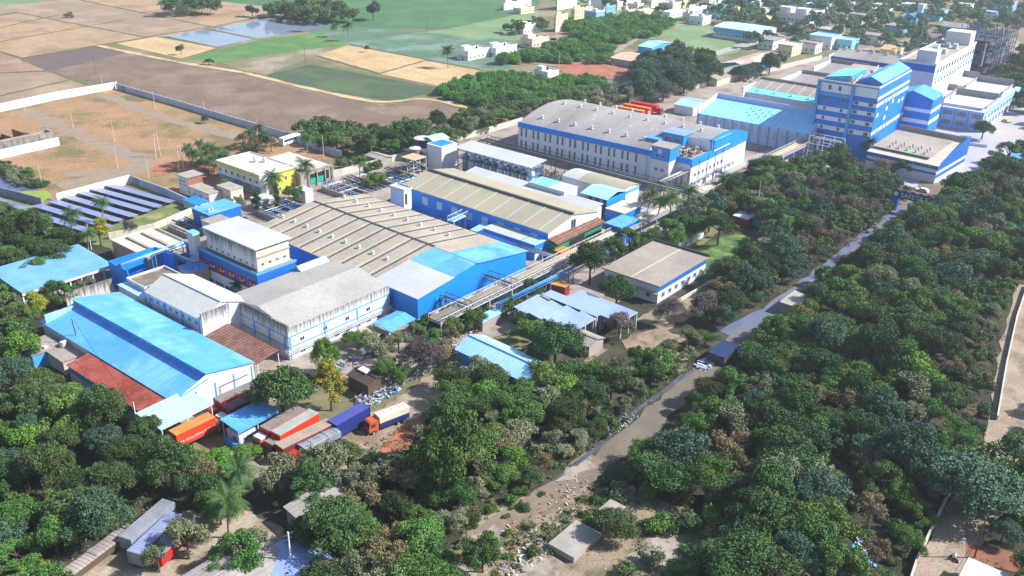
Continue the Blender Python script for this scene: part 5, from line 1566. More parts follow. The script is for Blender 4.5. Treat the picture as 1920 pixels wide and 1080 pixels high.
# treatment tanks: two fields of basins, walkways and pipes
def basin_field(lab, A_, B_, C_, L=None, W=None, n=4, seed=1):
    b = Bld('treatment_basins', lab, 'treatment plant', A_, B_, C_, 1.6, ang=0, L=L, W=W)
    L, W = b.L, b.W
    mb = MB()
    m_ = int(max(2, W // 7))
    for i in range(n + 1): mb.box(L * i / n - .2, L * i / n + .2, 0, W, 0, 1.8)
    for j in range(m_ + 1): mb.box(.2, L - .2, W * j / m_ - .2, W * j / m_ + .2, 0, 1.75)
    b.part('basin_walls', mb, CONC)
    b.part('basin_water', MB().box(.2, L - .2, .2, W - .2, 0, 1.1), mat('basin water', '#3c4650', '#2f3a40', .3, .12))
    rs = random.Random(seed)
    mb = MB()
    for k in range(22):
        x_, y_ = rs.uniform(0, L), rs.uniform(0, W)
        if k % 2: mb.tube((x_, 0, 2 + k % 3 * .5), (x_, W, 2 + k % 3 * .5), .14, 6, mi=k % 3)
        else: mb.tube((0, y_, 2.2), (L, y_, 2.2), .12, 6, mi=k % 3)
    b.part('pipes', mb, [STEELW, STEELB, RUSTD])
    mb = MB()
    for k in range(10):
        mb.bar((L * k / 9, W, 1.8), (L * k / 9, W, 3), .08, .08); mb.bar((0, W * k / 9, 1.8), (0, W * k / 9, 3), .08, .08)
    mb.bar((0, W, 3), (L, W, 3), .07, .07); mb.bar((0, 0, 3), (0, W, 3), .07, .07)
    b.part('railings', mb, STEELW)
    return b


basin_field('field of concrete treatment basins and pipes between the palms and the grey-roofed shed', (665, 372), (600, 352), (735, 345), n=5, seed=2)
basin_field('raised treatment basins with railings beside the brown tank', (745, 348), (690, 335), (775, 330), n=3, seed=3)
basin_field('long concrete basins between the blue box building and the cypress trees', (545, 420), (470, 395), (590, 395), n=3, seed=5)
basin_field('steel basins under pipework left of the tall stained block', (352, 440), (310, 425), (382, 425), n=2, seed=6)

# ---------------------------------------------------------------- solar field
rowA, rowB = P(315, 389), P(195, 356)
sv = (rowA - rowB); sv.z = 0
sv.normalize()
sw = Vector((sv.y, -sv.x, 0))
if sw.x > 0: sw = -sw
sang = math.atan2(-sv.x, sv.y) + math.pi


SWD = 3.3


def solar_row(start, Ln, label):
    r_ = empty('solar_array', start, math.atan2(sv.y, sv.x), label, 'solar panels', 'rows of solar panels in the walled field')
    # local x along the row, local y across (towards the sun)
    key = ('solar', round(Ln))
    mb = MB()
    s_ = 1 if (Matrix.Rotation(math.atan2(sv.y, sv.x), 3, 'Z') @ Vector((0, 1, 0))).dot(SUN_H) > 0 else -1
    mb.extr([(0, 1.55), (SWD, 1.2), (SWD, 1.26), (0, 1.61)], 'x', 0, Ln)
    mb.build('panel', mat('solar panel x', '#7a80b4', '#6f74a8', .2, .25, seam=('x', 1.05, .09), seamc='#a3a6c4', fine=.05), r_)
    mb = MB()
    for k in range(int(Ln / 4) + 1):
        for y_ in (.4, SWD - .5): mb.bar((k * 4 + .3, y_, 0), (k * 4 + .3, y_, 1.0), .1, .1)
    mb.build('frame', STEELW, r_)


ends = [((315, 389), (195, 356)), ((291, 398), (170, 364)), ((266, 408), (146, 371)), ((239, 418), (118, 379)), ((213, 426), (90, 387)), ((190, 440), (60, 395)), ((165, 449), (34, 405)), ((110, 452), (0, 418)), ]
wrd = ['nearest the old house', 'second from the old house', 'third from the old house', 'in the middle of the field', 'passing behind the two palms', 'passing left of the palms', 'beside the dirt track', 'half hidden by trees at the low end']
for (e0, e1), wd_ in zip(ends, wrd):
    a, c = P(*e1), P(*e0)
    solar_row(a, (c - a).length, 'long tilted row of solar panels ' + wd_)
for e0, e1, wd_ in (((36, 402), (-45, 376), 'upper short row of solar panels at the left edge'), ((10, 412), (-60, 390), 'lower short row of solar panels at the left edge')):
    a, c = P(*e1), P(*e0)
    solar_row(a, (c - a).length, wd_)

# ---------------------------------------------------------------- trucks
def wheel_mesh(r_=.5, wd=.35):
    key = ('wheel', r_)
    if key not in _mc:
        mb = MB()
        mb.tube((0, -wd / 2, 0), (0, wd / 2, 0), r_, 14, mi=0)
        mb.tube((0, -wd / 2 - .02, 0), (0, wd / 2 + .02, 0), r_ * .5, 10, mi=1)
        _mc[key] = mb.mesh('wheel', [BLACK, HUB])
    return _mc[key]


def mesh_text(to):
    bpy.context.view_layer.update()
    dg = bpy.context.evaluated_depsgraph_get()
    me = bpy.data.meshes.new_from_object(to.evaluated_get(dg))
    o = bpy.data.objects.new('lettering', me)
    COL.objects.link(o)
    o.parent = to.parent
    o.location = to.location
    o.rotation_euler = to.rotation_euler
    bpy.data.objects.remove(to)
    return o


def truck(label, Apx, Cpx, zt, Ln, wd=2.5, side=None, roof=None, cab=None, cab_end='-', boxh=2.6, ribs=True, group='trucks and containers parked in the yard', cabcol=None, tarp=False, name='truck', cat='truck', ang=None, wheels=True, text=None):
    a, c = P(*Apx, zt), P(*Cpx, zt)
    d = c - a
    an = math.atan2(d.y, d.x) if ang is None else R(ang)
    r_ = empty(name, (a.x, a.y, 0), an, label, cat, group)
    z0 = zt - boxh
    mb = MB()
    if tarp:
        n_ = 12
        rs = random.Random(int(Apx[0]))
        for i in range(n_):
            x0, x1 = Ln * i / n_, Ln * (i + 1) / n_
            h0 = rs.uniform(-.08, .08)
            mb.extr([(0, z0 + .5), (wd, z0 + .5), (wd, zt - .12 + h0), (wd * .86, zt - .02 + h0), (wd * .5, zt + .06 + h0), (wd * .14, zt + h0), (0, zt - .12)], 'x', x0, x1)
    else:
        mb.box(.02, Ln - .02, .02, wd - .02, z0, zt - .02)
        if ribs:
            nr = int(Ln / .5)
            for i in range(nr):
                x0 = Ln * (i + .25) / nr
                mb.box(x0, x0 + .2, -.03, .02, z0 + .15, zt - .15)
                mb.box(x0, x0 + .2, wd - .02, wd + .03, z0 + .15, zt - .15)
        for x0 in (0, Ln - .12):
            for y0 in (-.04, wd - .08): mb.box(x0, x0 + .12, y0, y0 + .12, z0, zt)
    mb.build('container', roof if tarp else side, r_)
    if tarp and side:
        MB().box(-.03, Ln + .03, -.04, wd + .04, z0 - .1, z0 + 1.0).build('side_boards', side, r_)
    if not tarp:
        rm_ = MB().box(-.02, Ln + .02, -.03, wd + .03, zt - .018, zt + .05)
        for i in range(int(Ln / .5)): rm_.box(Ln * (i + .3) / int(Ln / .5), Ln * (i + .3) / int(Ln / .5) + .18, .1, wd - .1, zt + .05, zt + .08)
        rm_.build('container_top', roof, r_)
    MB().box(.1, Ln - .1, .7, wd - .7, z0 - .35, z0 - .103).build('chassis', STEELD, r_)
    if wheels:
        xs = [Ln - 1.2, Ln - 2.5] if cab_end == '-' else [1.2, 2.5]
        if cab: xs.append(-1.4 if cab_end == '-' else Ln + 1.4)
        for x_ in xs:
            for y_ in (.15, wd - .15):
                o = bpy.data.objects.new('wheel', wheel_mesh())
                COL.objects.link(o)
                o.parent = r_
                o.location = (x_, y_, .5)
    if cab:
        s_ = -1 if cab_end == '-' else 1
        x0 = -.25 if s_ < 0 else Ln + .25
        prof = [(x0, .75), (x0 + s_ * 2.0, .75), (x0 + s_ * 2.1, 1.7), (x0 + s_ * 1.85, 2.75), (x0 + s_ * 1.5, 2.95), (x0, 2.95)]
        if s_ > 0: prof = prof[::-1]
        cb = MB().extr(prof, 'y', .08, wd - .08).build('cab', cab, r_)
        fx = x0 + s_ * 2.1
        f1 = (x0 + s_ * 2.11, 1.75); f2 = (x0 + s_ * 1.92, 2.6)
        mb = MB().face([(f1[0] + s_ * .02, .3, f1[1]), (f1[0] + s_ * .02, wd - .3, f1[1]), (f2[0] + s_ * .02, wd - .3, f2[1]), (f2[0] + s_ * .02, .3, f2[1])])
        mb.build('windscreen', GLASS, cb)
        for yy in (.06, wd - .06):
            MB().box(min(x0 + s_ * .7, x0 + s_ * 1.6), max(x0 + s_ * .7, x0 + s_ * 1.6), yy - .03, yy + .03, 1.8, 2.5).build('side_window', GLASS, cb)
        for yy in (.35, wd - .6):
            MB().box(min(fx, fx + s_ * .05), max(fx, fx + s_ * .05), yy, yy + .25, 1.0, 1.2).build('headlight', WHITE, cb)
        MB().box(min(fx, fx + s_ * .15) - .02, max(fx, fx + s_ * .15), .1, wd - .1, .55, .85).build('bumper', STEELD, cb)
        if cabcol:
            MB().box(min(x0, x0 + s_ * 1.6), max(x0, x0 + s_ * 1.6), .2, wd - .2, 2.97, 3.25).build('wind_deflector', cabcol, cb)
    if text:
        tcv = bpy.data.curves.new('lettering', 'FONT')
        tcv.body = text
        tcv.size = .72
        tcv.extrude = .02
        tcv.align_x = 'CENTER'
        tcv.materials.append(WHITE)
        to = bpy.data.objects.new('lettering', tcv)
        COL.objects.link(to)
        to.parent = r_
        to.location = (Ln / 2, -.06, z0 + .75)
        to.rotation_euler = (math.pi / 2, 0, 0)
        tcv.space_character = 1.05
        mesh_text(to)
    FOOT.append((a.x - 1, a.y - 1, Vector((math.cos(an), math.sin(an), 0)), Vector((-math.sin(an), math.cos(an), 0)), Ln + 3, wd + 2))
    return r_


ORNG = mat('orange container side', '#e2401a', '#d63a16', .3, .55, fine=.04)
ORTOP = mat('tan container top', '#c48a4a', '#b27a3e', .3, .7, fine=.08, stain=.3, stainc='#8a5a30')
REDC = mat('red container', '#c8281c', '#b52218', .3, .55, fine=.05)
GRTOP = mat('grey brown container top', '#8b817c', '#776d68', .3, .8, fine=.1, stain=.3)
DKTOP = mat('dark container top', '#6b5a5e', '#5a4a4e', .3, .8, fine=.1)
RIBT = mat('tan ribbed top', '#ab9a8c', '#95857a', .3, .8, fine=.1)
BRC = mat('brown red container', '#7e342a', '#6c2b22', .3, .7, fine=.1)
GTARP = mat('grey tarpaulin', '#8f939e', '#747884', .5, .75, fine=.15)
LTARP = mat('lavender tarpaulin', '#8d97b8', '#737da2', .4, .7, fine=.15)
NAVY = mat('navy tarpaulin', '#1c2a78', '#17236a', .4, .6, fine=.1)
CREAMT = mat('cream tarpaulin', '#d8d2bc', '#c6bfa8', .6, .8, fine=.12)
CABR = mat('red cab paint', '#a8321f', '#93291a', .4, .5)
CABO = mat('orange cab paint', '#c7582a', '#b34c22', .4, .5)
CABT = mat('tan cab paint', '#a88858', '#97794c', .4, .5)
CABY = mat('yellow cab paint', '#dca41c', '#c99418', .4, .5)
truck('orange container truck with white lettering on its side, under the pale corrugated shed', (330, 817), (391, 788), 4.2, 8.2, side=ORNG, roof=ORTOP, cab=CABT, cab_end='+', ribs=False, text='HITA PARLAKIMI PVT.LTD', boxh=2.8)
truck('red container truck with a grey-brown top nearest the blue-roofed warehouse', (413, 755), (462, 733), 4.2, 9.0, side=REDC, roof=GRTOP, cab=CABR, cab_end='-')
truck('red container truck with a dark top half hidden behind the gate house', (431, 770), (474, 748), 4.2, 9.0, side=BRC, roof=DKTOP, cab=CABR, cabcol=WHITE)
truck('container truck with a grey top and white wind deflector beside the gate house wall', (504, 808), (547, 783), 4.2, 9, side=REDC, roof=GRTOP, cab=CABO, cabcol=WHITE)
truck('bright red ribbed container truck with a pale grey top', (525, 817), (580, 785), 4.3, 9.5, side=ORNG, roof=mat('pale grey top', '#a5aba4', '#90968f', .4, .8), cab=CABR, cabcol=GRTOP)
truck('longest red-brown ribbed container with a tan slatted top beside the bright red container', (530, 842), (601, 807), 3.9, 11.5, side=BRC, roof=RIBT, cab=None)
truck('truck with a grey tarpaulin load and a red-orange cab beneath the trees', (572, 843), (612, 823), 3.6, 8.0, side=BLACK, roof=GTARP, cab=CABR, tarp=True, boxh=2.2)
truck('navy blue covered truck with a bright yellow cab', (631, 798), (684, 768), 4.2, 8.5, side=NAVY, roof=mat('faded navy top', '#4a52a0', '#3a428a', .4, .7), cab=CABY, ribs=False, boxh=3.0)
truck('small truck with a cream and blue tarpaulin and a red-orange cab on the dirt lane', (712, 783), (756, 766), 3.5, 6.6, wd=2.3, side=NAVY, roof=CREAMT, cab=CABO, tarp=True, boxh=2.4)
truck('lavender-grey tarpaulin trailer nearest the forest in the bottom yard', (245, 1013), (315, 953), 3.2, 10, roof=GTARP, side=GTARP, cab=None, ribs=False, group='trailers parked in the bottom yard', boxh=2.4)
truck('grey tarpaulin trailer between the lavender-grey trailer and the red-sided trailer', (263, 1040), (333, 973), 3.2, 10, roof=LTARP, side=GTARP, cab=None, ribs=False, group='trailers parked in the bottom yard', boxh=2.4)
truck('red-sided trailer with a grey load in the bottom yard', (302, 1045), (357, 987), 3.0, 9, roof=GTARP, side=REDC, cab=None, ribs=True, group='trailers parked in the bottom yard', boxh=1.9)
truck('long low trailer with a pale slatted bed at the bottom left', (127, 1085), (216, 1018), 2.2, 13, roof=mat('slatted bed', '#a79c98', '#8e8480', .3, .9, seam=('x', .7, .12), seamc='#6b625e'), side=WOOD, cab=None, tarp=True, group='trailers parked in the bottom yard', boxh=1.2)
truck('dark red container with a tan top beside the silver roofs', (1068, 533), (1042, 524), 2.9, 6.0, side=mat('maroon container', '#8c1c24', '#7a171e', .3, .6), roof=ORTOP, cab=None, wheels=False, name='shipping_container', cat='container', ribs=True, ang=100)
truck('orange-topped container trailer in the loading bay near the blue tower', (1557, 315), (1497, 305), 3.6, 14, side=ORNG, roof=mat('salmon top', '#d88a62', '#c67c56', .4, .8), cab=None, ang=92, group='trailers in the loading bay')
truck('red-brown container trailer in the loading bay near the blue tower', (1530, 333), (1487, 317), 3.6, 12, side=CABR, roof=mat('red brown top', '#b05040', '#a04636', .4, .8), cab=None, ang=92, group='trailers in the loading bay')
truck('orange container trailer behind the vaulted warehouse', (1210, 207), (1175, 195), 3.6, 13, side=ORNG, roof=ORTOP, cab=None, ang=93, group='trailers behind the vaulted warehouse')
truck('second orange container trailer, farther behind the vaulted warehouse', (1222, 202), (1182, 188), 3.6, 13, side=ORNG, roof=mat('orange tan top', '#c8763c', '#b86a34', .4, .8), cab=None, ang=93, group='trailers behind the vaulted warehouse')
truck('red truck with a dark red top behind the vaulted warehouse', (1236, 197), (1193, 183), 3.8, 13, side=REDC, roof=REDC, cab=CABR, ang=93, cab_end='-', group='trailers behind the vaulted warehouse')
truck('orange-canopied loading cart beside the green walls', (1052, 474), (1074, 464), 3.4, 4.0, side=REDC, roof=mat('orange sheet', '#e08a1c', '#d07e18', .3, .7), cab=None, boxh=2.2)

# white bus
def vehicle(name, label, cat, px, ln, wd, h, m, ang, bus=False):
    p = P(*px)
    r_ = empty(name, p, ang, label, cat)
    if bus:
        MB().extr([(0, .5), (ln, .5), (ln, h - .3), (ln - .2, h), (.15, h), (0, h - .3)], 'y', 0, wd).build('body', m, r_)
        MB().box(.5, ln - .6, -.02, wd + .02, h * .52, h * .8).build('window_band', GLASS, r_)
        MB().box(ln - .02, ln + .02, .2, wd - .2, h * .5, h * .85).build('windscreen', GLASS, r_)
    else:
        MB().extr([(0, .35), (ln, .35), (ln, h * .55), (ln * .78, h * .62), (ln * .62, h), (ln * .2, h), (ln * .04, h * .65), (0, h * .6)], 'y', 0, wd).build('body', m, r_)
        MB().extr([(ln * .08, h * .66), (ln * .74, h * .66), (ln * .6, h * .95), (ln * .22, h * .95)], 'y', -.02, wd + .02).build('windows', GLASS, r_)
    FOOT.append((p.x - 1, p.y - 3, Vector((1, 0, 0)), Vector((0, 1, 0)), ln + 2, wd + 5))
    for x_ in (ln * .2, ln * .8):
        for y_ in (.1, wd - .1):
            o = bpy.data.objects.new('wheel', wheel_mesh(.36 if not bus else .5, .25))
            COL.objects.link(o)
            o.parent = r_
            o.location = (x_, y_, .36 if not bus else .5)
    return r_


vehicle('bus', 'white bus with dark windows parked by the grey precast wall', 'bus', (532, 276), 9.5, 2.5, 3.2, VW[0], R(8), True)
for k, (px_, m_, c_) in enumerate((((1018, 492), TANKD, 'dark blue car parked against the low blue workshop'), ((1048, 492), BLACK, 'black car parked beside the orange-canopied cart'),
                                   ((1895, 232), CABY, 'yellow car on the plaza at the right edge'), ((1872, 222), VW[0], 'white car under the plaza trees'), ((1742, 362), VW[0], 'white car on the road just beyond the gateway'))):
    vehicle('car', c_, 'car', px_, 4.2, 1.7, 1.5, m_, R(20 * k + 5))

# ---------------------------------------------------------------- gateway
b = Bld('gateway', 'blue gateway arch with a lettered SAFETY board over the road', 'gateway', (1765, 378), (1705, 364), (1770, 372), 6.4, ang=0, L=1.2, W=15, foot=False)
L, W = 1.2, b.W
b.part('pillar', MB().box(0, 1.2, W - 2.2, W, 0, 6.2), DBLUE)
b.part('pillar', MB().box(0, 1.2, 0, 1.4, 0, 6.2), DBLUE)
bd = b.part('sign_board', MB().box(-.1, .9, 0, W, 4.6, 7.0), mat('sign blue', '#1d3c80', '#18346f', .3, .6))
b.part('cresting', MB().extr([(W * k / 12, 7.02 + .45 * (k % 2)) for k in range(13)] + [(W, 7.003), (0, 7.003)], 'x', .2, .5), RUSTD)
tcv = bpy.data.curves.new('lettering', 'FONT')
tcv.body = 'SAFETY F'
tcv.size = 2.1
tcv.extrude = .03
tcv.materials.append(WHITE)
to = bpy.data.objects.new('lettering', tcv)
COL.objects.link(to)
to.parent = bd
to.location = (-.16, W - 2.7, 5.05)
to.rotation_euler = (math.pi / 2, 0, -math.pi / 2)
mesh_text(to)
em = MB()
em.tube((-.11, W - 1.2, 5.8), (-.17, W - 1.2, 5.8), .75, 16)
em.build('emblem', WHITE, bd)

# ---------------------------------------------------------------- poles and wires
POLEG = 'thin poles in the red earth compound'


def pole(label, px, h, r_=.14, m=None, arm=True, name='utility_pole', cat='pole', group=None, lean=(0, 0), base=None):
    p = P(*px)
    r0 = empty(name, p, 0, label, cat, group)
    MB().tube((0, 0, 0), (lean[0], lean[1], h), r_, 8, r_ * .65).build('shaft', m or CONCL, r0)
    if arm:
        MB().bar((lean[0] - .9, lean[1], h - .5), (lean[0] + .9, lean[1], h - .5), .12, .12).bar((lean[0] - .6, lean[1], h - 1.3), (lean[0] + .6, lean[1], h - 1.3), .1, .1).build('crossarm', STEELD, r0)
    if base: MB().tube((0, 0, 0), (0, 0, 1.6), r_ * 1.6, 8).build('base', base, r0)
    return r0


for i, (px_, h_) in enumerate((((47, 208), 7), ((195, 177), 8), ((137, 240), 8), ((215, 266), 8.5), ((291, 206), 8), ((484, 260), 8), ((221, 316), 8), ((279, 336), 8), ((607, 296), 9), ((384, 214), 6), ((80, 352), 8))):
    rs_ = ('beside the white left wall', 'near the wall corner', 'upper left in the open compound', 'beside the grey track in the compound', 'along the precast wall, near the corner', 'along the precast wall, near the bus', 'lower one in front of the grey track', 'in front of the old house', 'beside the precast wall end', 'behind the lone compound tree', 'above the green pond')[i]
    pole('thin pale pole with a yellow base, ' + rs_, px_, h_, .12, CONCL, arm=False, base=YELLOW, group=POLEG)
for i, (px_, h_) in enumerate((((297, 296), 9), ((341, 322), 9))):
    p = P(*px_)
    r0 = empty('double_pole', p, 0, ('two pole transformer frame on a grassy patch in the red compound', 'two pole frame beside the brick room')[i], 'pole')
    for s_ in (-1, 1):
        MB().tube((s_ * 1.0, 0, 0), (s_ * .5, 0, h_), .14, 8).build('shaft', CONCL, r0)
        MB().tube((s_ * 1.01, 0, 0), (s_ * .92, 0, 1.4), .2, 8).build('base', YELLOW, r0)
    MB().bar((-.9, 0, h_ - 1), (.9, 0, h_ - 1), .15, .15).build('crossarm', STEELD, r0)
pole('tall dark wooden pole beside the blue-roofed warehouse', (153, 670), 9.5, .16, WOOD, arm=False, lean=(-.3, .3))
pole('tall white pole at the edge of the left forest beside the open vehicle shed', (262, 822), 8, .14, VW[0])
pole('white concrete pole rising from the bottom roofs', (549, 1085), 9, .17, VW[0])
pole('grey pole in the chain link yard', (663, 703), 8, .12, STEELD)
pole('tall thin mast near the far tree belt', (1145, 190), 17, .16, STEELW)
pole('tall thin pole next to the mast near the far tree belt', (1140, 180), 10, .14, STEELW)
pole('pale pole at the solar field corner', (172, 470), 8, .12, VW[0])
pole('pole among palms in front of the tan lorry yard', (1417, 408), 12, .14, CONCL)
pole('pole beside the bottom right dirt road with stay wires', (1826, 1048), 9, .14, WOOD)
pole('pole on the rubbled lane beside the far thicket', (1048, 127), 8, .12, STEELW)
pole('thin pole standing in the ploughed field', (180, 139), 9, .1, WOOD)
pole('thin pole by the dirt track across the fields', (573, 122), 9, .1, WOOD)
pole('thin pole at the edge of the marshy green field', (801, 63), 9, .1, WOOD)
pole('pole at the corner of the yellow building lane', (477, 366), 8, .12, STEELW)

# overhead wires, sagging
def wire(label, p0, z0, p1, z1, sag=1.2, r_=.035):
    a, c = P(*p0) + Vector((0, 0, z0)), P(*p1) + Vector((0, 0, z1))
    mb = MB()
    n = 10
    pr_ = None
    for i in range(n + 1):
        t = i / n
        q = a.lerp(c, t) - Vector((0, 0, sag * 4 * t * (1 - t)))
        if pr_ is not None: mb.tube(pr_ - a, q - a, r_, 4, caps=False)
        pr_ = q
    o = mb.build('overhead_wire', BLACK)
    o.location = a
    tag(o, label, 'wire')


wire('sagging black wire over the blue-roofed warehouse', (153, 670), 9.2, (262, 822), 7.6, 1.0)
wire('sagging wire from the bottom right pole towards the bottom edge, upper strand', (1826, 1048), 8.5, (1760, 1180), 7, 1)
wire('sagging wire from the bottom right pole towards the bottom edge, lower strand', (1826, 1048), 7.7, (1742, 1180), 6.5, 1)
wire('pair of far wires crossing the tree belt, upper one', (477, 366), 7.5, (640, 340), 7, 1)
wire('wire spanning the trees left of the vaulted warehouse', (1145, 190), 14, (800, 262), 8, 3)

# motorbike with rider on the bottom right road
pb = P(1788, 1052)
mbk = empty('motorbike', pb, R(55), 'dark motorbike ridden along the bottom right dirt road', 'motorbike')
for x_ in (-.65, .65):
    MB().tube((x_, -.06, .32), (x_, .06, .32), .32, 14).build('wheel', BLACK, mbk)
MB().extr([(-.7, .55), (-.1, .4), (.4, .45), (.62, .95), (.5, 1.0), (.25, .8), (-.1, .78), (-.75, .85)], 'y', -.14, .14).build('body', STEELD, mbk)
MB().tube((.55, -.35, 1.02), (.55, .35, 1.02), .025, 6).build('handlebar', BLACK, mbk)


def skin_figure(name, label, loc, rz, shirt, trousers, skin, joints, edges, cat='person'):
    me = bpy.data.meshes.new(name)
    me.from_pydata([j[:3] for j in joints], edges, [])
    o = bpy.data.objects.new(name, me)
    COL.objects.link(o)
    md = o.modifiers.new('skin', 'SKIN')
    for i, j in enumerate(joints): me.skin_vertices[0].data[i].radius = (j[3], j[3] * .85)
    me.skin_vertices[0].data[0].use_root = True
    sb = o.modifiers.new('sub', 'SUBSURF')
    sb.levels = 1; sb.render_levels = 1
    me.materials.append(shirt)
    o.location = loc
    o.rotation_euler = (0, 0, rz)
    return tag(o, label, cat)


sit = [(-.15, 0, .88, .17), (-.1, 0, 1.15, .17), (-.02, 0, 1.40, .16), (.02, 0, 1.52, .06), (.05, 0, 1.66, .10), (.06, 0, 1.74, .09),
       (0, .2, 1.38, .07), (.22, .26, 1.18, .05), (.5, .28, 1.06, .04), (0, -.2, 1.38, .07), (.22, -.26, 1.18, .05), (.5, -.28, 1.06, .04),
       (-.1, .12, .86, .1), (.3, .18, .82, .08), (.22, .2, .4, .05), (.34, .2, .34, .04), (-.1, -.12, .86, .1), (.3, -.18, .82, .08), (.22, -.2, .4, .05), (.34, -.2, .34, .04)]
ed = [(0, 1), (1, 2), (2, 3), (3, 4), (4, 5), (2, 6), (6, 7), (7, 8), (2, 9), (9, 10), (10, 11), (0, 12), (12, 13), (13, 14), (14, 15), (0, 16), (16, 17), (17, 18), (18, 19)]
skin_figure('person', 'rider in pale clothes sitting on the dark motorbike', pb, R(55), VW[0], STEELD, WOOD, sit, ed)

# rubble and scrap heaps
class _Fr:
    pass


def heap(label, px, sx, sy, n, sz, mats, seed, h=.8, name='rubble', cat='rubble'):
    f_ = _Fr()
    f_.O = P(*px); f_.ang = 0
    return scrap(name, label, -sx / 2, sx / 2, -sy / 2, sy / 2, 0, n, sz, mats, seed, f_, cat, h)


heap('bales and scrap piled along the dirt lane behind the small truck', (745, 718), 22, 3.5, 520, .6, [GTARP, STEELW, CONC, LTARP, WOOD], 21, .9, 'scrap')
heap('loose white and blue scrap beside the navy truck', (712, 742), 9, 4, 160, .7, [WHITE, LBLUE, STEELW, CONC], 22, .5, 'scrap')
heap('broken concrete and planks along the lower rubble track', (1010, 985), 30, 7, 500, .45, [CONC, CONCL, WOOD, BRICK], 23, .4)
heap('rubble and stones around the clearing at the bottom', (1190, 990), 24, 14, 500, .28, [CONC, CONCL, BRICK, WOOD], 24, .3)
heap('dumped white and blue sheets beside the drain along the road', (1160, 800), 10, 2.5, 90, .6, [GTARP, LTARP, STEELW, CONC], 25, .6, 'scrap')
heap('torn silver plastic sheets in the dark clearing at the bottom right', (1625, 1035), 6, 4, 60, 1.4, [STEELW, LTARP, LBLUE], 26, .5, 'scrap')
heap('dumped sheets near the tarpaulin covered hut by the road', (1325, 685), 6, 3, 70, 1.0, [WHITE, LTARP, STEELW], 27, .5, 'scrap')
heap('drums and pallets stored beside the maroon container', (1035, 545), 6, 5, 90, .8, [PIPEY, STEELW, WOOD, CONC], 28, .9, 'scrap')
heap('stores and drums on the loading yard beyond the vaulted warehouse', (1440, 345), 22, 12, 200, 1.0, [STEELB, STEELW, REDP, CONC, LBLUE], 29, 1.2, 'scrap')
heap('brick and stone rubble in front of the white house in the shrubs', (990, 140), 14, 8, 120, 1.2, [CONCL, BRICK, CONC], 30, .8)
heap('drums and pipes between the hip roofed structure and the dark lattice rack', (1195, 385), 10, 8, 120, .9, [STEELB, STEELW, RUSTD, CONC], 31, 1.2, 'scrap')
heap('pipes and fittings between the process structure and the lattice rack', (1035, 330), 6, 16, 160, .9, [STEELW, GREYL, RUSTD, PIPEY], 32, 1.6, 'scrap')

heap('bundled pipes and silver sheets lying in the bottom centre clearing', (985, 1050), 10, 4, 110, .9, [GTARP, CONC, CONCL, WOOD], 41, .3, 'scrap')
heap('crates, drums and loose goods outside the mouldy white factory', (640, 690), 20, 3, 160, .7, [WHITE, WOOD, CONC, LBLUE, RUSTD], 42, .8, 'scrap')
heap('mixed yard clutter between the pale blue shed and the pipe rack', (850, 640), 16, 6, 200, .7, [CONC, STEELW, WOOD, RUSTD], 43, .7, 'scrap')
heap('pipes and fittings lying under the long pipe rack', (1000, 560), 20, 4, 160, .8, [STEELW, STEELB, CONC, PIPEY], 44, .8, 'scrap')
heap('goods stacked beside the painted side wall of the tan-roofed hall', (850, 425), 4, 18, 120, .8, [NETG, STEELW, CONC, WHITE], 45, .9, 'scrap')
heap('old machinery parts on the ground near the red mural panels', (330, 500), 10, 8, 150, .8, [RUSTD, STEELW, LBLUE, CONC], 46, .8, 'scrap')

# ---------------------------------------------------------------- vegetation
rng = np.random.default_rng(12)


def leafmat(name, a, b_, rnd=.3, sc=.35, c3=None):
    m = mat(name, a, b_, sc, .75, fine=.55, rnd=rnd, c3=c3, s3=.4, spec=.25)
    return m


LM = {
    'dark': leafmat('dark green leaves', '#32492a', '#4e6a38', .36),
    'mid': leafmat('mid green leaves', '#40602c', '#5d803c', .3),
    'lime': leafmat('lime green leaves', '#50782c', '#6a9436', .15),
    'yellow': leafmat('yellowing leaves', '#8a8a2c', '#5f7a2c', .15, c3='#b09c30'),
    'olive': leafmat('grey olive leaves', '#6a7254', '#7c8566', .22),
    'bluegreen': leafmat('grey green leaves', '#395446', '#506d52', .25),
    'thicket': leafmat('bright thicket leaves', '#43762f', '#568c3c', .2),
    'bare': mat('grey twigs', '#6f6464', '#5c5252', .5, .9, rnd=.15, fine=.2),
    'palm': leafmat('palm fronds', '#2c4a26', '#4a6636', .2),
    'brown': leafmat('brown drying leaves', '#86765a', '#6f6a48', .2),
}
BARK = mat('bark', '#5e5148', '#4a4038', .6, .95, fine=.2)
PBARK = mat('palm bark', '#8d8076', '#786b62', .8, .95, fine=.2)


def leaf_mesh(name, cen, nor, size, m, jit=.95, narrow=.55):
    n = len(cen)
    a = rng.normal(size=(n, 3)) * jit + nor
    a /= np.linalg.norm(a, axis=1)[:, None]
    t = np.cross(a, rng.normal(size=(n, 3)))
    t /= np.linalg.norm(t, axis=1)[:, None] + 1e-9
    b_ = np.cross(a, t)
    s = (size * rng.uniform(.6, 1.35, n))[:, None]
    v = np.stack([cen - t * s, cen - b_ * s * narrow, cen + t * s, cen + b_ * s * narrow], 1).reshape(-1, 3)
    me = bpy.data.meshes.new(name)
    me.vertices.add(4 * n)
    me.vertices.foreach_set('co', v.astype(np.float32).ravel())
    me.loops.add(4 * n)
    me.loops.foreach_set('vertex_index', np.arange(4 * n, dtype=np.int32))
    me.polygons.add(n)
    me.polygons.foreach_set('loop_start', np.arange(0, 4 * n, 4, dtype=np.int32))
    me.polygons.foreach_set('loop_total', np.full(n, 4, dtype=np.int32))
    me.materials.append(m)
    me.update()
    me.validate()
    return me


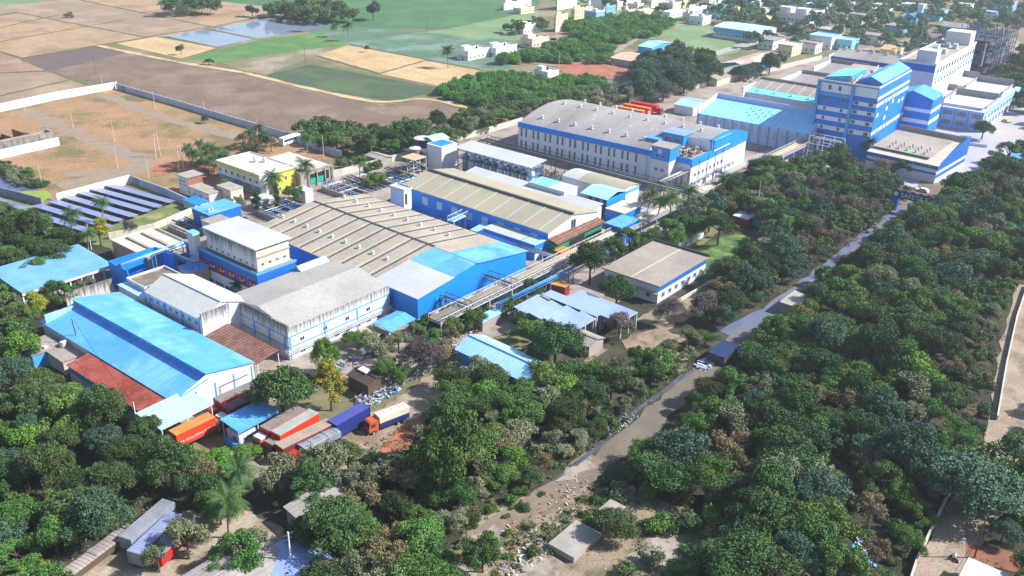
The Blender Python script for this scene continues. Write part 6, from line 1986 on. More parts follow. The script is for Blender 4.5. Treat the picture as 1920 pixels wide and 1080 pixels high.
def crown_points(rx, rz, zc, lobes, n, lr=.36, flat=1.0, skew=0):
    """points on many overlapping leaf clumps spread through a crown"""
    C, N_ = [], []
    u = rng.normal(size=(lobes, 3))
    u /= np.linalg.norm(u, axis=1)[:, None]
    u[:, 2] = np.abs(u[:, 2]) * 1.1 - .35
    rad = rng.uniform(.4, 1.08, lobes)
    ax_ = rng.uniform(.74, 1.22, 2)
    lc = u * rad[:, None] * np.array([rx * ax_[0], rx * ax_[1], rz]) + np.array([0, 0, zc])
    lc[:, 2] += rz * .22 * np.sin(lc[:, 0] / rx * 2.3 + rng.uniform(0, 6)) + rz * .18 * np.cos(lc[:, 1] / rx * 2.9)
    lrr = rx * lr * rng.uniform(.5, 1.25, lobes)
    w_ = lrr ** 2 / np.sum(lrr ** 2)
    for i in range(lobes):
        k = max(8, int(n * w_[i]))
        d = rng.normal(size=(k, 3))
        d[:, 2] += .35
        d /= np.linalg.norm(d, axis=1)[:, None]
        r_ = lrr[i] * (1.06 - .6 * rng.random(k) ** 1.8)
        # ragged outline
        r_ *= 1 + .22 * np.sin(d[:, 0] * 5 + i) * np.cos(d[:, 1] * 6 + i * 2)
        p = lc[i] + d * r_[:, None] * np.array([1, 1, .8 * flat])
        C.append(p); N_.append(d)
    return np.concatenate(C), np.concatenate(N_), lc


def trunk_mesh(h, r_, lobes_c, zc, m=BARK, nb=6):
    mb = MB()
    mb.tube((0, 0, -.2), (0, 0, h), r_, 7, r_ * .7)
    for c in lobes_c[:nb]:
        mid = Vector((c[0] * .4, c[1] * .4, lerp(h, c[2], .45)))
        mb.tube((0, 0, h * .9), mid, r_ * .6, 6, r_ * .4)
        mb.tube(mid, tuple(c), r_ * .4, 5, r_ * .12)
    return mb.mesh('trunk', m)


def verts_of(me):
    a = np.empty(len(me.vertices) * 3, np.float32)
    me.vertices.foreach_get('co', a)
    return a.reshape(-1, 3)


PROTO = {}


def make_tree(kind, var, rx, rz, zc, lobes, n, size, m, trh, tr, lr=.36, flat=1.0):
    c, nn, lc = crown_points(rx, rz, zc, lobes, n, lr, flat)
    me = leaf_mesh('crown', c, nn, size, m)
    PROTO.setdefault(kind, []).append((me, trunk_mesh(trh, tr, lc, zc), rx))


for i in range(3):
    make_tree('dark', i, 4.2, 3.0, 4.6 + .4 * i, 38, 13000, .17, LM['dark'], 3.6, .3, lr=.29)
for i in range(2):
    make_tree('mid', i, 4.0, 2.7, 4.4, 36, 12500, .17, LM['mid'], 3.2, .28, lr=.29)
make_tree('lime', 0, 3.6, 2.6, 4.4, 20, 7500, .20, LM['lime'], 3.2, .25)
make_tree('yellow', 0, 2.6, 4.6, 6.2, 22, 6500, .19, LM['yellow'], 4.5, .22, lr=.42)
for i in range(2):
    make_tree('olive', i, 3.8, 2.6, 4.4, 26, 6500, .18, LM['olive'], 3.2, .25, lr=.30)
for i in range(2):
    make_tree('bluegreen', i, 4.6, 2.8, 4.8, 46, 13500, .175, LM['bluegreen'], 3.8, .32, lr=.27)
for i in range(2):
    make_tree('brown', i, 3.4, 2.2, 3.8, 24, 3800, .16, LM['brown'], 3, .2, lr=.30)
make_tree('flatcrown', 0, 5.0, 1.8, 5.0, 34, 12500, .165, LM['dark'], 3.8, .3, lr=.30, flat=.6)
make_tree('flatcrown', 1, 4.6, 1.6, 4.6, 30, 12000, .165, LM['mid'], 3.6, .3, lr=.30, flat=.6)
make_tree('cypress', 0, 1.1, 4.6, 5.0, 26, 3600, .18, LM['dark'], 1.6, .18, lr=.55)
for i in range(3):
    make_tree('bush', i, 2.2, 1.3, 1.1, 14, 3200, .18, LM[('mid', 'dark', 'olive')[i]], .8, .1, lr=.42)
for i in range(2):
    make_tree('thicket', i, 3.6, 1.5, 1.7, 20, 5200, .22, LM['thicket'], 1.4, .12, lr=.36)
# coarse versions for far trees
for i in range(2):
    make_tree('far', i, 4.4, 3.0, 4.8, 22, 2600, .42, LM['bluegreen'], 3.4, .3)
make_tree('far', 2, 4.0, 2.6, 4.4, 20, 2400, .40, LM['mid'], 3.4, .3)


def bare_tree(var):
    """leafless tree: branching twigs grown level by level, plus a haze of fine twigs"""
    mb = MB()
    rs = random.Random(40 + var)
    ends = []

    def grow(p, d, l, r_, dep):
        q = p + d * l
        mb.tube(p, q, r_, 5 if dep < 2 else 3, r_ * .65, caps=False)
        if dep == 5:
            return
        for _ in range(3 if dep < 4 else 4):
            nd = (d + Vector((rs.uniform(-.8, .8), rs.uniform(-.8, .8), rs.uniform(-.15, .6)))).normalized()
            grow(q, nd, l * rs.uniform(.6, .85), r_ * .55, dep + 1)
    grow(Vector((0, 0, -.1)), Vector((0, 0, 1)), 1.9, .2, 0)
    return mb.mesh('branches', LM['bare'])


for i in range(3):
    bm_ = bare_tree(i)
    c_, n_, l_ = crown_points(3.4, 2.4, 3.9, 34, 5200, .30)
    tw = leaf_mesh('twigs', c_, n_, .42, LM['bare'], 1.2, .10)
    bv, tv = verts_of(bm_), verts_of(tw)
    me_ = bpy.data.meshes.new('branches')
    me_.from_pydata(np.concatenate([bv, tv]).tolist(), [], [tuple(p.vertices) for p in bm_.polygons] + [tuple(len(bv) + v for v in p.vertices) for p in tw.polygons])
    me_.materials.append(LM['bare'])
    PROTO.setdefault('bare', []).append((me_, None, 4))


def palm_mesh(var):
    rs = random.Random(70 + var)
    v, f = [], []
    nf = 30
    for k in range(nf):
        az = 2 * math.pi * k / nf + rs.uniform(-.2, .2)
        el = rs.uniform(-.25, 1.15)
        ln = rs.uniform(3.0, 4.0)
        p = Vector((0, 0, 0))
        d = Vector((math.cos(az) * math.cos(el), math.sin(az) * math.cos(el), math.sin(el)))
        side = Vector((-math.sin(az), math.cos(az), 0))
        seg = 9
        for s_ in range(seg):
            q = p + d * (ln / seg)
            d = (d + Vector((0, 0, -.19))).normalized()
            t = (s_ + .5) / seg
            wl = 1.05 * math.sin(math.pi * min(1, t * .85 + .12))
            for sgn in (-1, 1):
                for sub in (.0, .5):
                    a = p.lerp(q, sub)
                    e = p.lerp(q, sub + .38)
                    tip = a + side * sgn * wl + d * .35 + Vector((0, 0, -.38 * wl))
                    b0 = len(v)
                    v += [tuple(a), tuple(e), tuple(tip)]
                    f.append((b0, b0 + 1, b0 + 2))
            # rib
            b0 = len(v)
            v += [tuple(p - side * .04), tuple(p + side * .04), tuple(q + side * .03), tuple(q - side * .03)]
            f.append((b0, b0 + 1, b0 + 2, b0 + 3))
            p = q
    me = bpy.data.meshes.new('crown')
    me.from_pydata(v, [], f)
    me.materials.append(LM['palm'])
    return me


for i in range(3):
    h = (7.0, 8.5, 5.5)[i]
    tm = MB()
    lx = (.5, -.7, .3)[i]
    pts = [(lx * (t / 5) ** 2, .2 * (t / 5), h * t / 5) for t in range(6)]
    for a, c in zip(pts, pts[1:]): tm.tube(a, c, .17, 7, .15, caps=False)
    PROTO.setdefault('palm', []).append((palm_mesh(i), tm.mesh('trunk', PBARK), (lx, .2, h)))

NAMES = dict(dark='broadleaf_tree', mid='broadleaf_tree', lime='broadleaf_tree', yellow='slender_tree', olive='dry_tree', bluegreen='rain_tree', brown='dry_tree',
             flatcrown='thorn_tree', cypress='columnar_tree', bush='bush', thicket='shrub', far='broadleaf_tree', bare='bare_tree', palm='coconut_palm')
CATS = dict(bush='bush', thicket='shrub', palm='palm tree')
ntree = [0]


DEFER = []
MASSK = ('dark', 'mid', 'lime', 'far')


def plant(kind, xy, s, label, group=None, sz=None, now=False):
    rs = random
    if kind in MASSK and not now:
        DEFER.append((s / math.hypot(xy[0], xy[1], H - 4), kind, xy, s, label, group, sz))
        return None
    var = rs.randrange(len(PROTO[kind]))
    cm, tm, info = PROTO[kind][var]
    simple_ = kind in ('bush', 'thicket') or tm is None
    if simple_:
        o = bpy.data.objects.new(NAMES[kind], cm)
        COL.objects.link(o)
        o.location = (xy[0], xy[1], 0)
    else:
        o = bpy.data.objects.new(NAMES[kind], None)
        COL.objects.link(o)
        o.location = (xy[0], xy[1], 0)
        c = bpy.data.objects.new('crown', cm)
        COL.objects.link(c)
        c.parent = o
        if kind == 'palm': c.location = info
        t = bpy.data.objects.new('trunk', tm)
        COL.objects.link(t)
        t.parent = o
    o.rotation_euler = (0, 0, rs.uniform(0, 6.28))
    o.scale = (s * rs.uniform(.82, 1.2), s * rs.uniform(.82, 1.2), (sz or s) * rs.uniform(.8, 1.2))
    tag(o, label, CATS.get(kind, 'tree'), group)
    ntree[0] += 1
    return o


def blocked(x, y, mg):
    for ox, oy, ux, uy, L_, W_ in FOOT:
        dx, dy = x - ox, y - oy
        a, b_ = dx * ux.x + dy * ux.y, dx * uy.x + dy * uy.y
        if -mg < a < L_ + mg and -mg < b_ < W_ + mg: return True
    return False


def inpoly(x, y, poly):
    c = False
    j = len(poly) - 1
    for i in range(len(poly)):
        xi, yi = poly[i]; xj, yj = poly[j]
        if (yi > y) != (yj > y) and x < (xj - xi) * (y - yi) / (yj - yi) + xi: c = not c
        j = i
    return c


ROADS = [([P(*p) for p in RD], 3.5), ([P(*p) for p in RD[:7]], 4.6), ([P(p[0] + 18, p[1] + 12) for p in RD[:7]], 3.6), ([P(*p) for p in [(1880, 850), (1892, 790), (1900, 700), (1912, 620), (1935, 540)]], 5.5),
         ([P(*p) for p in [(1740, 1160), (1768, 1060), (1800, 1000), (1850, 920), (1885, 840)]], 5.0), ([P(*p) for p in [(900, 1010), (990, 960), (1060, 905), (1120, 860)]], 3.0)]


def near_road(x, y, k=1.0):
    q = Vector((x, y, 0))
    for pts, d in ROADS:
        for a, c in zip(pts, pts[1:]):
            ab = c - a
            t = max(0, min(1, (q - a).dot(ab) / ab.dot(ab)))
            if (a + ab * t - q).length < d * k: return True
    return False


PLACED = []


def scatter(poly_px, spacing, mix, smin, smax, place, seed, mg=1.5, maxn=400, roadk=1.0, group=None, avoid=()):
    """mix: list of (kind, weight, wording); spacing in metres"""
    rs = random.Random(seed)
    random.seed(seed * 13 + 1)
    poly = [(P(*p).x, P(*p).y) for p in poly_px]
    av = [[(P(*p).x, P(*p).y) for p in pl] for pl in avoid]
    xs, ys = [p[0] for p in poly], [p[1] for p in poly]
    area = (max(xs) - min(xs)) * (max(ys) - min(ys))
    tries = int(area / spacing ** 2 * 14)
    cnt = 0
    for _ in range(tries):
        x, y = rs.uniform(min(xs), max(xs)), rs.uniform(min(ys), max(ys))
        if not inpoly(x, y, poly): continue
        if any(inpoly(x, y, a) for a in av): continue
        sp = spacing * rs.uniform(.8, 1.25)
        if any((x - a) ** 2 + (y - b_) ** 2 < max(sp, .75 * (sp + r_) / 2) ** 2 for a, b_, r_ in PLACED if abs(x - a) < 14 and abs(y - b_) < 14): continue
        if blocked(x, y, mg) or near_road(x, y, roadk): continue
        r_ = rs.random() * sum(m_[1] for m_ in mix)
        for kind, wt, word in mix:
            r_ -= wt
            if r_ <= 0: break
        s = rs.uniform(smin, smax)
        if near_road(x, y, 2.6): s *= .8
        if near_road(x, y, 1.5): s *= .75
        plant(kind, (x, y), s, word + ' ' + place, group or (place))
        PLACED.append((x, y, sp))
        cnt += 1
        if cnt >= maxn: break
    return cnt


def one(kind, px, s, label, sz=None, group=None):
    p = P(*px)
    random.seed(int(px[0] * 7 + px[1]))
    o = plant(kind, (p.x, p.y), s, label, group, sz, now=True)
    PLACED.append((p.x, p.y, 4 * s if kind not in ('palm', 'bush') else 2.5))
    return o


# single trees one can point to
one('dark', (533, 790), 1.45, 'big dark round tree shading the container trucks')
one('yellow', (622, 770), 1.25, 'tall slender yellow-green tree beside the navy truck', sz=1.25)
one('lime', (610, 700), .62, 'small yellow-green tree against the white factory wall', sz=1.0)
one('dark', (1105, 535), 1.1, 'dark tree rising through the pipe rack above the maroon container', sz=1.35)
one('dark', (1155, 578), 1.1, 'dark tree at the left corner of the white office', sz=1.1)
one('mid', (1180, 480), .95, 'bright green tree right of the blue box cabin')
one('dark', (1145, 490), .8, 'dark tree between the pipe rack and the blue box cabin')
one('dark', (1215, 470), .95, 'dark green tree behind the flat roof of the office')
one('flatcrown', (1345, 462), 1.2, 'wide flat-crowned tree above the painted low wall')
one('mid', (888, 620), .85, 'green tree below the blue gable front')
one('mid', (980, 622), .7, 'bright tree at the left end of the silver roofs', sz=.8)
one('dark', (1040, 695), 1.35, 'large dark tree between the pale blue shed and the silver roofs')
one('mid', (1000, 650), 1.0, 'bright green tree over the ridge of the pale blue shed')
one('bare', (1160, 640), 1.25, 'bare grey-purple tree below the silver roofs')
one('bare', (1255, 610), 1.0, 'bare grey tree beside the low wall of the office')
one('bare', (1320, 600), 1.1, 'bare dark tree right of the office clearing')
one('bare', (790, 705), 1.1, 'leafless tree with dark crooked branches above the scrap piles')
one('olive', (700, 672), .8, 'dusty tree at the corner of the white factory beside the canopy')
one('mid', (728, 722), .9, 'leafy tree beside the bales on the dirt lane')
one('mid', (706, 358), 1.0, 'round green tree between the treatment basins and the white stair block', sz=1.15)
one('cypress', (522, 398), .95, 'narrow dark cypress left of the grey-roofed shed')
one('cypress', (484, 410), .9, 'narrow dark tree behind the tall stained block')
one('mid', (552, 380), .85, 'round green tree beside the narrow cypress')
one('mid', (422, 362), .6, 'small green tree in front of the cream house')
one('olive', (448, 403), .7, 'thin dusty tree right of the blue box building')
one('yellow', (190, 462), 1.0, 'yellow-leaved tree at the edge of the solar field', sz=.85)
one('bare', (245, 440), .6, 'small bare tree beside the old wall')
one('dark', (384, 232), .42, 'lone small tree inside the red earth compound')
one('olive', (340, 103), .75, 'lone dry tree between the straw field and the green bank')
one('mid', (392, 122), .5, 'small tree beside the dirt track')
one('bush', (130, 33), 1.2, 'dark bush in the dry fields at the top left')
one('bush', (162, 173), .9, 'bush against the white left wall')
one('palm', (137, 440), 1.05, 'tall coconut palm in front of the solar panels, left of the pair')
one('palm', (196, 428), 1.05, 'coconut palm rising over the solar panels, right of the pair')
one('palm', (447, 556), .8, 'courtyard palm beside the red mural panels', sz=.65)
one('palm', (512, 372), 1.25, 'palm covering the corner of the yellow annex')
one('palm', (553, 350), .9, 'thin palm against the unfinished building')
one('palm', (572, 352), 1.1, 'tall leaning palm in front of the pale flat roofs', sz=1.2)
one('palm', (675, 345), 1.1, 'tall palm beside the treatment basins')
one('palm', (698, 300), 1.1, 'slim palm in front of the ploughed field', sz=1.25)
one('palm', (577, 306), 1.0, 'palm beside the white bus')
one('palm', (1212, 415), 1.1, 'tall palm near the hip-roofed structure', sz=1.1)
one('palm', (410, 430), .7, 'small palm in front of the sky blue box roof')
one('palm', (455, 945), 1.05, 'large palm in the foreground beside the parked trailers')
one('palm', (430, 1010), 1.1, 'nearest coconut palm with long drooping fronds above the bottom roofs')
one('palm', (840, 128), 1.4, 'tall fan palm beside the long white house', sz=1.5)
one('dark', (688, 98), .4, 'small dark shrub tree on the field edge')
one('lime', (1690, 330), .9, 'lime green tree left of the gateway')
one('lime', (1700, 440), .75, 'bright lime round tree beside the far end of the road')
one('brown', (1650, 330), .9, 'brown dry tree left of the lime tree by the gateway')
one('dark', (1800, 380), 1.6, 'big dark tree hiding the right end of the SAFETY board', sz=1.4)
one('bluegreen', (1840, 262), 1.0, 'round tree on the plaza in front of the louvred block')
one('palm', (1900, 470), 1.3, 'palm standing among the dry trees near the right edge')
one('bluegreen', (1815, 960), 1.7, 'largest foreground tree over the bottom right dirt road', sz=1.5)
one('bluegreen', (1700, 900), 1.5, 'large blue-green tree left of the bottom right road', sz=1.4)
one('mid', (1880, 930), 1.4, 'big tree right of the bottom right road with yellowish tips', sz=1.3)
one('lime', (1700, 735), 1.15, 'brightest lime tree in the middle of the right hand woods')
one('lime', (1735, 750), .9, 'second lime tree touching the brightest lime tree')
one('lime', (1640, 770), .8, 'yellow-green tree left of the brightest lime tree')
one('mid', (850, 930), 1.2, 'tall bright green conical tree in the lower centre', sz=1.9)
one('lime', (820, 925), .9, 'bright feathery tree beside the tall conical tree', sz=1.6)
one('olive', (520, 925), 1.05, 'grey-green dusty tree below the gate house', sz=1.15)
one('olive', (620, 915), 1.2, 'large grey-green dusty tree below the navy truck', sz=1.3)
one('olive', (355, 1050), 1.0, 'dusty white-flowered tree between the trailers and the bottom roofs')
one('lime', (415, 985), .9, 'bright green tree left of the nearest palm')
one('brown', (385, 925), 1.1, 'brown dry tree at the edge of the left woods')
one('mid', (455, 1080), 1.0, 'round green tree over the bottom roofs')
one('dark', (590, 1035), 1.05, 'dark green tree beside the cement roof at the bottom')
one('lime', (415, 880), .8, 'bright shrubby tree in front of the orange container', sz=.6)
one('lime', (375, 875), .6, 'low bright bush left of the shrubby tree by the orange container', sz=.5)
one('mid', (460, 868), .65, 'low green tree between the gate house and the lane', sz=.5)
one('lime', (45, 690), 1.0, 'bright green tree at the left edge beside the wash house')
one('yellow', (75, 600), .85, 'orange-flowering tree in front of the faded blue roof', sz=.6)
one('mid', (118, 572), .85, 'round tree on the faded blue roof side')
one('olive', (160, 545), .6, 'small thin tree over the faded blue roof')
one('mid', (70, 530), 1.0, 'leafy tree covering the left end of the faded blue roof')
one('dark', (105, 508), 1.0, 'dark tree behind the faded blue roof')
one('olive', (300, 1075), .7, 'dusty small tree at the bottom edge behind the red-sided trailer')
one('dark', (400, 960), .9, 'dark green tree behind the red-sided trailer')
one('olive', (470, 1060), .8, 'grey-green tree left of the white pole by the bottom roofs')
one('dark', (1155, 1010), .8, 'dark small tree right of the pale concrete pump room')
one('mid', (905, 1075), .8, 'bushy tree on the left rim of the rubble clearing')
one('bush', (400, 480), .6, 'small shrub on the courtyard roof edge')

# dense woods on both sides and belts between the buildings
DM = [('dark', 30, 'dark green broadleaf tree'), ('mid', 20, 'mid green broadleaf tree'), ('bluegreen', 16, 'blue-green spreading tree'), ('flatcrown', 20, 'flat-crowned thorn tree'),
      ('olive', 10, 'grey olive dusty tree'), ('lime', 3, 'light lime green tree'), ('brown', 7, 'brown half-bare tree'), ('bare', 2, 'bare grey-purple tree')]
n1 = scatter([(1180, 1130), (1150, 900), (1250, 790), (1390, 670), (1560, 520), (1720, 400), (1800, 370), (1960, 380), (1960, 520), (1900, 560), (1865, 700), (1855, 840), (1740, 960), (1690, 1130)],
             5.3, DM, .8, 1.25, 'in the dense woods right of the concrete road', 101, avoid=[[(1480, 850), (1600, 850), (1640, 970), (1560, 985), (1500, 920)], [(1120, 895), (1240, 925), (1350, 970), (1360, 1050), (1345, 1145), (1120, 1145)], [(1590, 990), (1700, 990), (1700, 1060), (1590, 1070)]])
n2 = scatter([(1690, 1130), (1740, 960), (1860, 830), (1960, 780), (1960, 1200)], 7, DM[:3], .8, 1.2, 'in the bottom right corner beside the dirt roads', 102)
n3 = scatter([(-80, 1180), (-80, 760), (60, 720), (140, 760), (200, 800), (280, 850), (400, 890), (360, 940), (230, 980), (110, 1100), (90, 1180)], 5.2,
             [('dark', 40, 'dark green broadleaf tree'), ('mid', 40, 'mid green broadleaf tree'), ('lime', 6, 'light lime green tree'), ('bluegreen', 14, 'blue-green spreading tree')], .75, 1.1, 'in the dense woods at the lower left', 103, avoid=[[(290, 800), (440, 800), (440, 905), (325, 905)]])
n4 = scatter([(-60, 720), (-60, 560), (20, 560), (60, 640), (30, 700), (120, 720), (130, 760), (60, 730)], 4.6, [('mid', 50, 'mid green broadleaf tree'), ('dark', 20, 'dark green broadleaf tree'), ('olive', 20, 'grey olive dusty tree')], .6, .9, 'at the left edge beside the blue-roofed warehouse', 104)
n5 = scatter([(-60, 530), (-60, 425), (40, 430), (120, 470), (170, 480), (140, 510), (0, 520)], 4.6, [('dark', 40, 'dark green broadleaf tree'), ('palm', 30, 'coconut palm'), ('mid', 30, 'mid green broadleaf tree')], .8, 1.1, 'in the palm grove at the left edge', 105)
n6 = scatter([(560, 960), (640, 880), (690, 880), (700, 850), (760, 880), (830, 780), (820, 740), (900, 700), (1010, 730), (1000, 690), (1120, 740), (1200, 700), (1290, 640), (1330, 640), (1270, 730), (1160, 830), (1000, 940), (900, 990), (840, 1060), (820, 1130), (600, 1130)], 4.4,
             [('dark', 24, 'dark green broadleaf tree'), ('mid', 18, 'mid green broadleaf tree'), ('olive', 24, 'grey olive dusty tree'), ('flatcrown', 14, 'flat-crowned thorn tree'), ('lime', 5, 'light lime green tree'), ('brown', 14, 'brown half-bare tree')], .7, 1.15, 'in the woods left of the concrete road', 106, avoid=[[(640, 830), (780, 740), (850, 740), (850, 830), (790, 900), (700, 900)], [(790, 1100), (860, 985), (1010, 915), (1140, 890), (1140, 1130), (800, 1130)]])
n7 = scatter([(1230, 480), (1260, 450), (1330, 400), (1440, 350), (1560, 315), (1700, 375), (1640, 440), (1560, 505), (1470, 570), (1360, 620), (1330, 600), (1350, 540), (1440, 480), (1440, 440), (1390, 410), (1330, 440)], 4.8,
             [('dark', 30, 'dark green broadleaf tree'), ('bluegreen', 20, 'blue-green spreading tree'), ('bare', 14, 'bare grey-purple tree'), ('mid', 12, 'mid green broadleaf tree'), ('olive', 12, 'grey olive dusty tree'), ('brown', 8, 'brown half-bare tree')], .8, 1.2, 'in the tree belt between the factory and the road', 107)
for i, (px_, s_) in enumerate((((1230, 432), 1.1), ((1255, 445), 1.25), ((1285, 405), 1.15), ((1300, 415), 1.0), ((1355, 372), 1.1), ((1375, 366), 1.0), ((1420, 372), 1.15), ((1470, 352), 1.2), ((1512, 360), 1.0), ((1530, 350), 1.1), ((1560, 330), 1.0), ((1625, 300), 1.2), ((1448, 455), .8), ((1470, 462), .8), ((1490, 450), .9))):
    one('palm', px_, s_, 'coconut palm in the row between the factory and the road', group='palms between the factory and the road')
n8 = scatter([(1450, 420), (1520, 370), (1660, 380), (1600, 440), (1540, 470)], 4.5, [('bare', 100, 'bare grey-purple tree')], 1.0, 1.3, 'in the leafless clump left of the road', 108)
n9 = scatter([(560, 262), (640, 300), (760, 296), (880, 262), (960, 235), (960, 195), (860, 240), (790, 255), (700, 270), (660, 255), (600, 245)], 6.0,
             [('dark', 40, 'dark green broadleaf tree'), ('mid', 30, 'mid green broadleaf tree'), ('flatcrown', 10, 'flat-crowned thorn tree'), ('olive', 10, 'grey olive dusty tree')], .8, 1.15, 'in the tree row between the ploughed field and the factory wall', 109)
n10 = scatter([(355, 300), (430, 310), (425, 330), (390, 335), (352, 320)], 3.0, [('palm', 100, 'dark low palm')], .75, .95, 'clumped beside the yellow building', 110)
n11 = scatter([(440, 275), (505, 268), (515, 285), (480, 290)], 4.0, [('palm', 50, 'coconut palm'), ('mid', 30, 'green broadleaf tree'), ('brown', 20, 'brown half-bare tree')], .7, .9, 'behind the yellow building', 111)
# thickets
TG = 'in the bright thicket'
scatter([(820, 180), (860, 160), (930, 145), (1000, 150), (1120, 152), (1130, 170), (1060, 200), (960, 205), (900, 205)], 5.2, [('thicket', 100, 'bright green rounded shrub')], .9, 1.3, 'in the thicket around the isolated white house', 120)
scatter([(925, 122), (960, 110), (1060, 82), (1140, 90), (1150, 108), (1130, 122), (1000, 118)], 6.2, [('thicket', 100, 'green rounded shrub')], 1.0, 1.5, 'in the thicket right of the dirt lane', 121)
scatter([(1060, 60), (1130, 38), (1200, 35), (1260, 45), (1230, 68), (1160, 82), (1080, 74)], 7.2, [('thicket', 100, 'green rounded shrub')], 1.2, 1.7, 'in the far thicket below the village houses', 122)
scatter([(1040, 200), (1120, 175), (1190, 190), (1120, 215), (1060, 222), (960, 232)], 6.2, [('olive', 50, 'grey olive dusty tree'), ('dark', 50, 'dark green broadleaf tree')], .8, 1.1, 'behind the vaulted warehouse', 123)
scatter([(1200, 190), (1190, 150), (1230, 120), (1310, 125), (1350, 150), (1310, 175), (1260, 190)], 8.5, [('bluegreen', 80, 'big spreading blue-green tree'), ('dark', 20, 'dark tree')], 1.3, 1.7, 'in the grove beside the blue-walled shed', 124)
scatter([(1350, 160), (1380, 120), (1440, 120), (1480, 128), (1420, 150)], 9, [('bluegreen', 80, 'blue-green spreading tree')], .9, 1.2, 'above the brown shed roofs', 125)
# small groups in the rice fields
scatter([(298, 32), (330, 22), (400, 18), (400, 28), (340, 34)], 6, [('far', 40, 'dark far tree'), ('palm', 60, 'far coconut palm')], 1.1, 1.5, 'in the clump between the dry fields at the top left', 126)
scatter([(500, 36), (520, 25), (630, 32), (660, 42), (600, 48)], 7.5, [('far', 100, 'dark far tree')], 1.2, 1.7, 'in the grove behind the pond', 127)
one('far', (474, 32), .9, 'single round tree left of the grove behind the pond')
one('far', (700, 38), 1.5, 'single dark tree right of the grove behind the pond')
for px_ in ((655, 78), (627, 70), (583, 60), (395, 28)): one('palm', px_, 1.3, 'far thin palm beside the marshy field', group='far palms beside the marshy field')
scatter([(945, 62), (965, 58), (1015, 52), (1020, 60), (970, 66)], 6, [('far', 100, 'round dark far tree')], .8, 1.1, 'behind the small white house', 128)
# far tree cover to the top right
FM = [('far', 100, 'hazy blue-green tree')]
nf0 = len(DEFER)
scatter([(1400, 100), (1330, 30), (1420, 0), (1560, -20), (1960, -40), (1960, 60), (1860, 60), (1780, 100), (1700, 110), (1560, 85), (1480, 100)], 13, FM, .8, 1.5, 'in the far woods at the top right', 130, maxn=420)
FARW = DEFER[nf0:]
del DEFER[nf0:]
# the woods go on past the right edge of the picture
scatter([(1965, 1150), (1965, 60), (2500, 160), (2700, 700), (2500, 1250)], 10, FM, 1.0, 1.5, 'beyond the right edge', 150, maxn=260)
SIDEW = DEFER[nf0:]
del DEFER[nf0:]
scatter([(1060, 20), (1180, -30), (1420, -40), (1420, 20), (1330, 30), (1200, 30)], 17, FM, .9, 1.4, 'between the village houses', 131, maxn=40)
scatter([(1840, 340), (1900, 300), (1960, 290), (1960, 380), (1800, 385)], 7, DM[:3], .9, 1.25, 'below the plaza at the right edge', 132)
scatter([(1860, 120), (1960, 100), (1960, 220), (1900, 215), (1880, 190)], 9, FM, .9, 1.2, 'right of the pipe tower', 133)
scatter([(60, 330), (90, 352), (30, 350), (0, 322), (-20, 300)], 3.2, [('bush', 100, 'green bush')], .7, 1.0, 'along the bank of the green pond', 134)
scatter([(640, 300), (720, 310), (700, 325), (640, 320)], 4.2, [('bush', 100, 'green bush')], .7, 1.0, 'beside the hut behind the treatment basins', 135)
scatter([(770, 640), (900, 600), (960, 600), (1000, 560), (900, 590), (800, 620)], 5, [('brown', 50, 'brown half-bare tree'), ('mid', 50, 'dusty green tree')], .5, .75, 'in the yard strip below the pipe rack', 137)
scatter([(640, 640), (760, 620), (860, 620), (840, 700), (760, 720)], 4.8, [('mid', 40, 'dusty green tree'), ('olive', 40, 'grey olive dusty tree'), ('brown', 20, 'brown half-bare tree')], .55, .85, 'between the canopy and the pale blue shed', 136)

scatter([(1180, 1130), (1150, 900), (1250, 790), (1390, 670), (1560, 520), (1720, 400), (1800, 370), (1960, 380), (1900, 560), (1865, 700), (1855, 840), (1740, 960), (1690, 1130)],
        3.4, [('bush', 100, 'low rounded bush')], .8, 1.3, 'filling gaps right of the concrete road', 140, roadk=.8, maxn=110)
scatter([(560, 960), (640, 880), (760, 880), (830, 780), (900, 700), (1120, 740), (1290, 640), (1270, 730), (1160, 830), (1000, 940), (900, 990), (840, 1060), (820, 1130), (600, 1130)],
        3.0, [('bush', 100, 'low rounded bush')], .7, 1.2, 'filling gaps left of the concrete road', 141, roadk=.8, maxn=90)
scatter([(900, 1000), (1000, 930), (1130, 890), (1180, 940), (1100, 1010), (950, 1060)], 2.6, [('bush', 100, 'scrubby bush')], .5, .9, 'among the rubble of the lower clearing', 142, maxn=60, roadk=.3)

# the largest-looking broadleaf trees are things of their own; the rest is one mass
for i in range(3):
    make_tree('coarse', i, 4.2, 2.9, 4.6, 34, 3000, .36, LM['dark'], 3.4, .3, lr=.29)


def mass(name, label, items, pr, m):
    V, n = [], 0
    for it in items:
        _, kind, xy, s_, lab, gr_, sz = it
        me = pr[random.randrange(len(pr))]
        a = random.uniform(0, 6.28)
        ca, sa = math.cos(a) * s_, math.sin(a) * s_
        x = me[:, 0] * ca * 1.1 - me[:, 1] * sa * .95
        y = me[:, 0] * sa * 1.1 + me[:, 1] * ca * .95
        V.append(np.stack([x + xy[0], y + xy[1], me[:, 2] * s_ * random.uniform(.85, 1.15)], 1))
    V = np.concatenate(V).astype(np.float32)
    n = len(V) // 4
    me = bpy.data.meshes.new(name)
    me.vertices.add(4 * n)
    me.vertices.foreach_set('co', V.ravel())
    me.loops.add(4 * n)
    me.loops.foreach_set('vertex_index', np.arange(4 * n, dtype=np.int32))
    me.polygons.add(n)
    me.polygons.foreach_set('loop_start', np.arange(0, 4 * n, 4, dtype=np.int32))
    me.polygons.foreach_set('loop_total', np.full(n, 4, dtype=np.int32))
    me.materials.append(m)
    me.update()
    o = bpy.data.objects.new(name, me)
    COL.objects.link(o)
    return tag(o, label, 'woods', None, 'stuff')


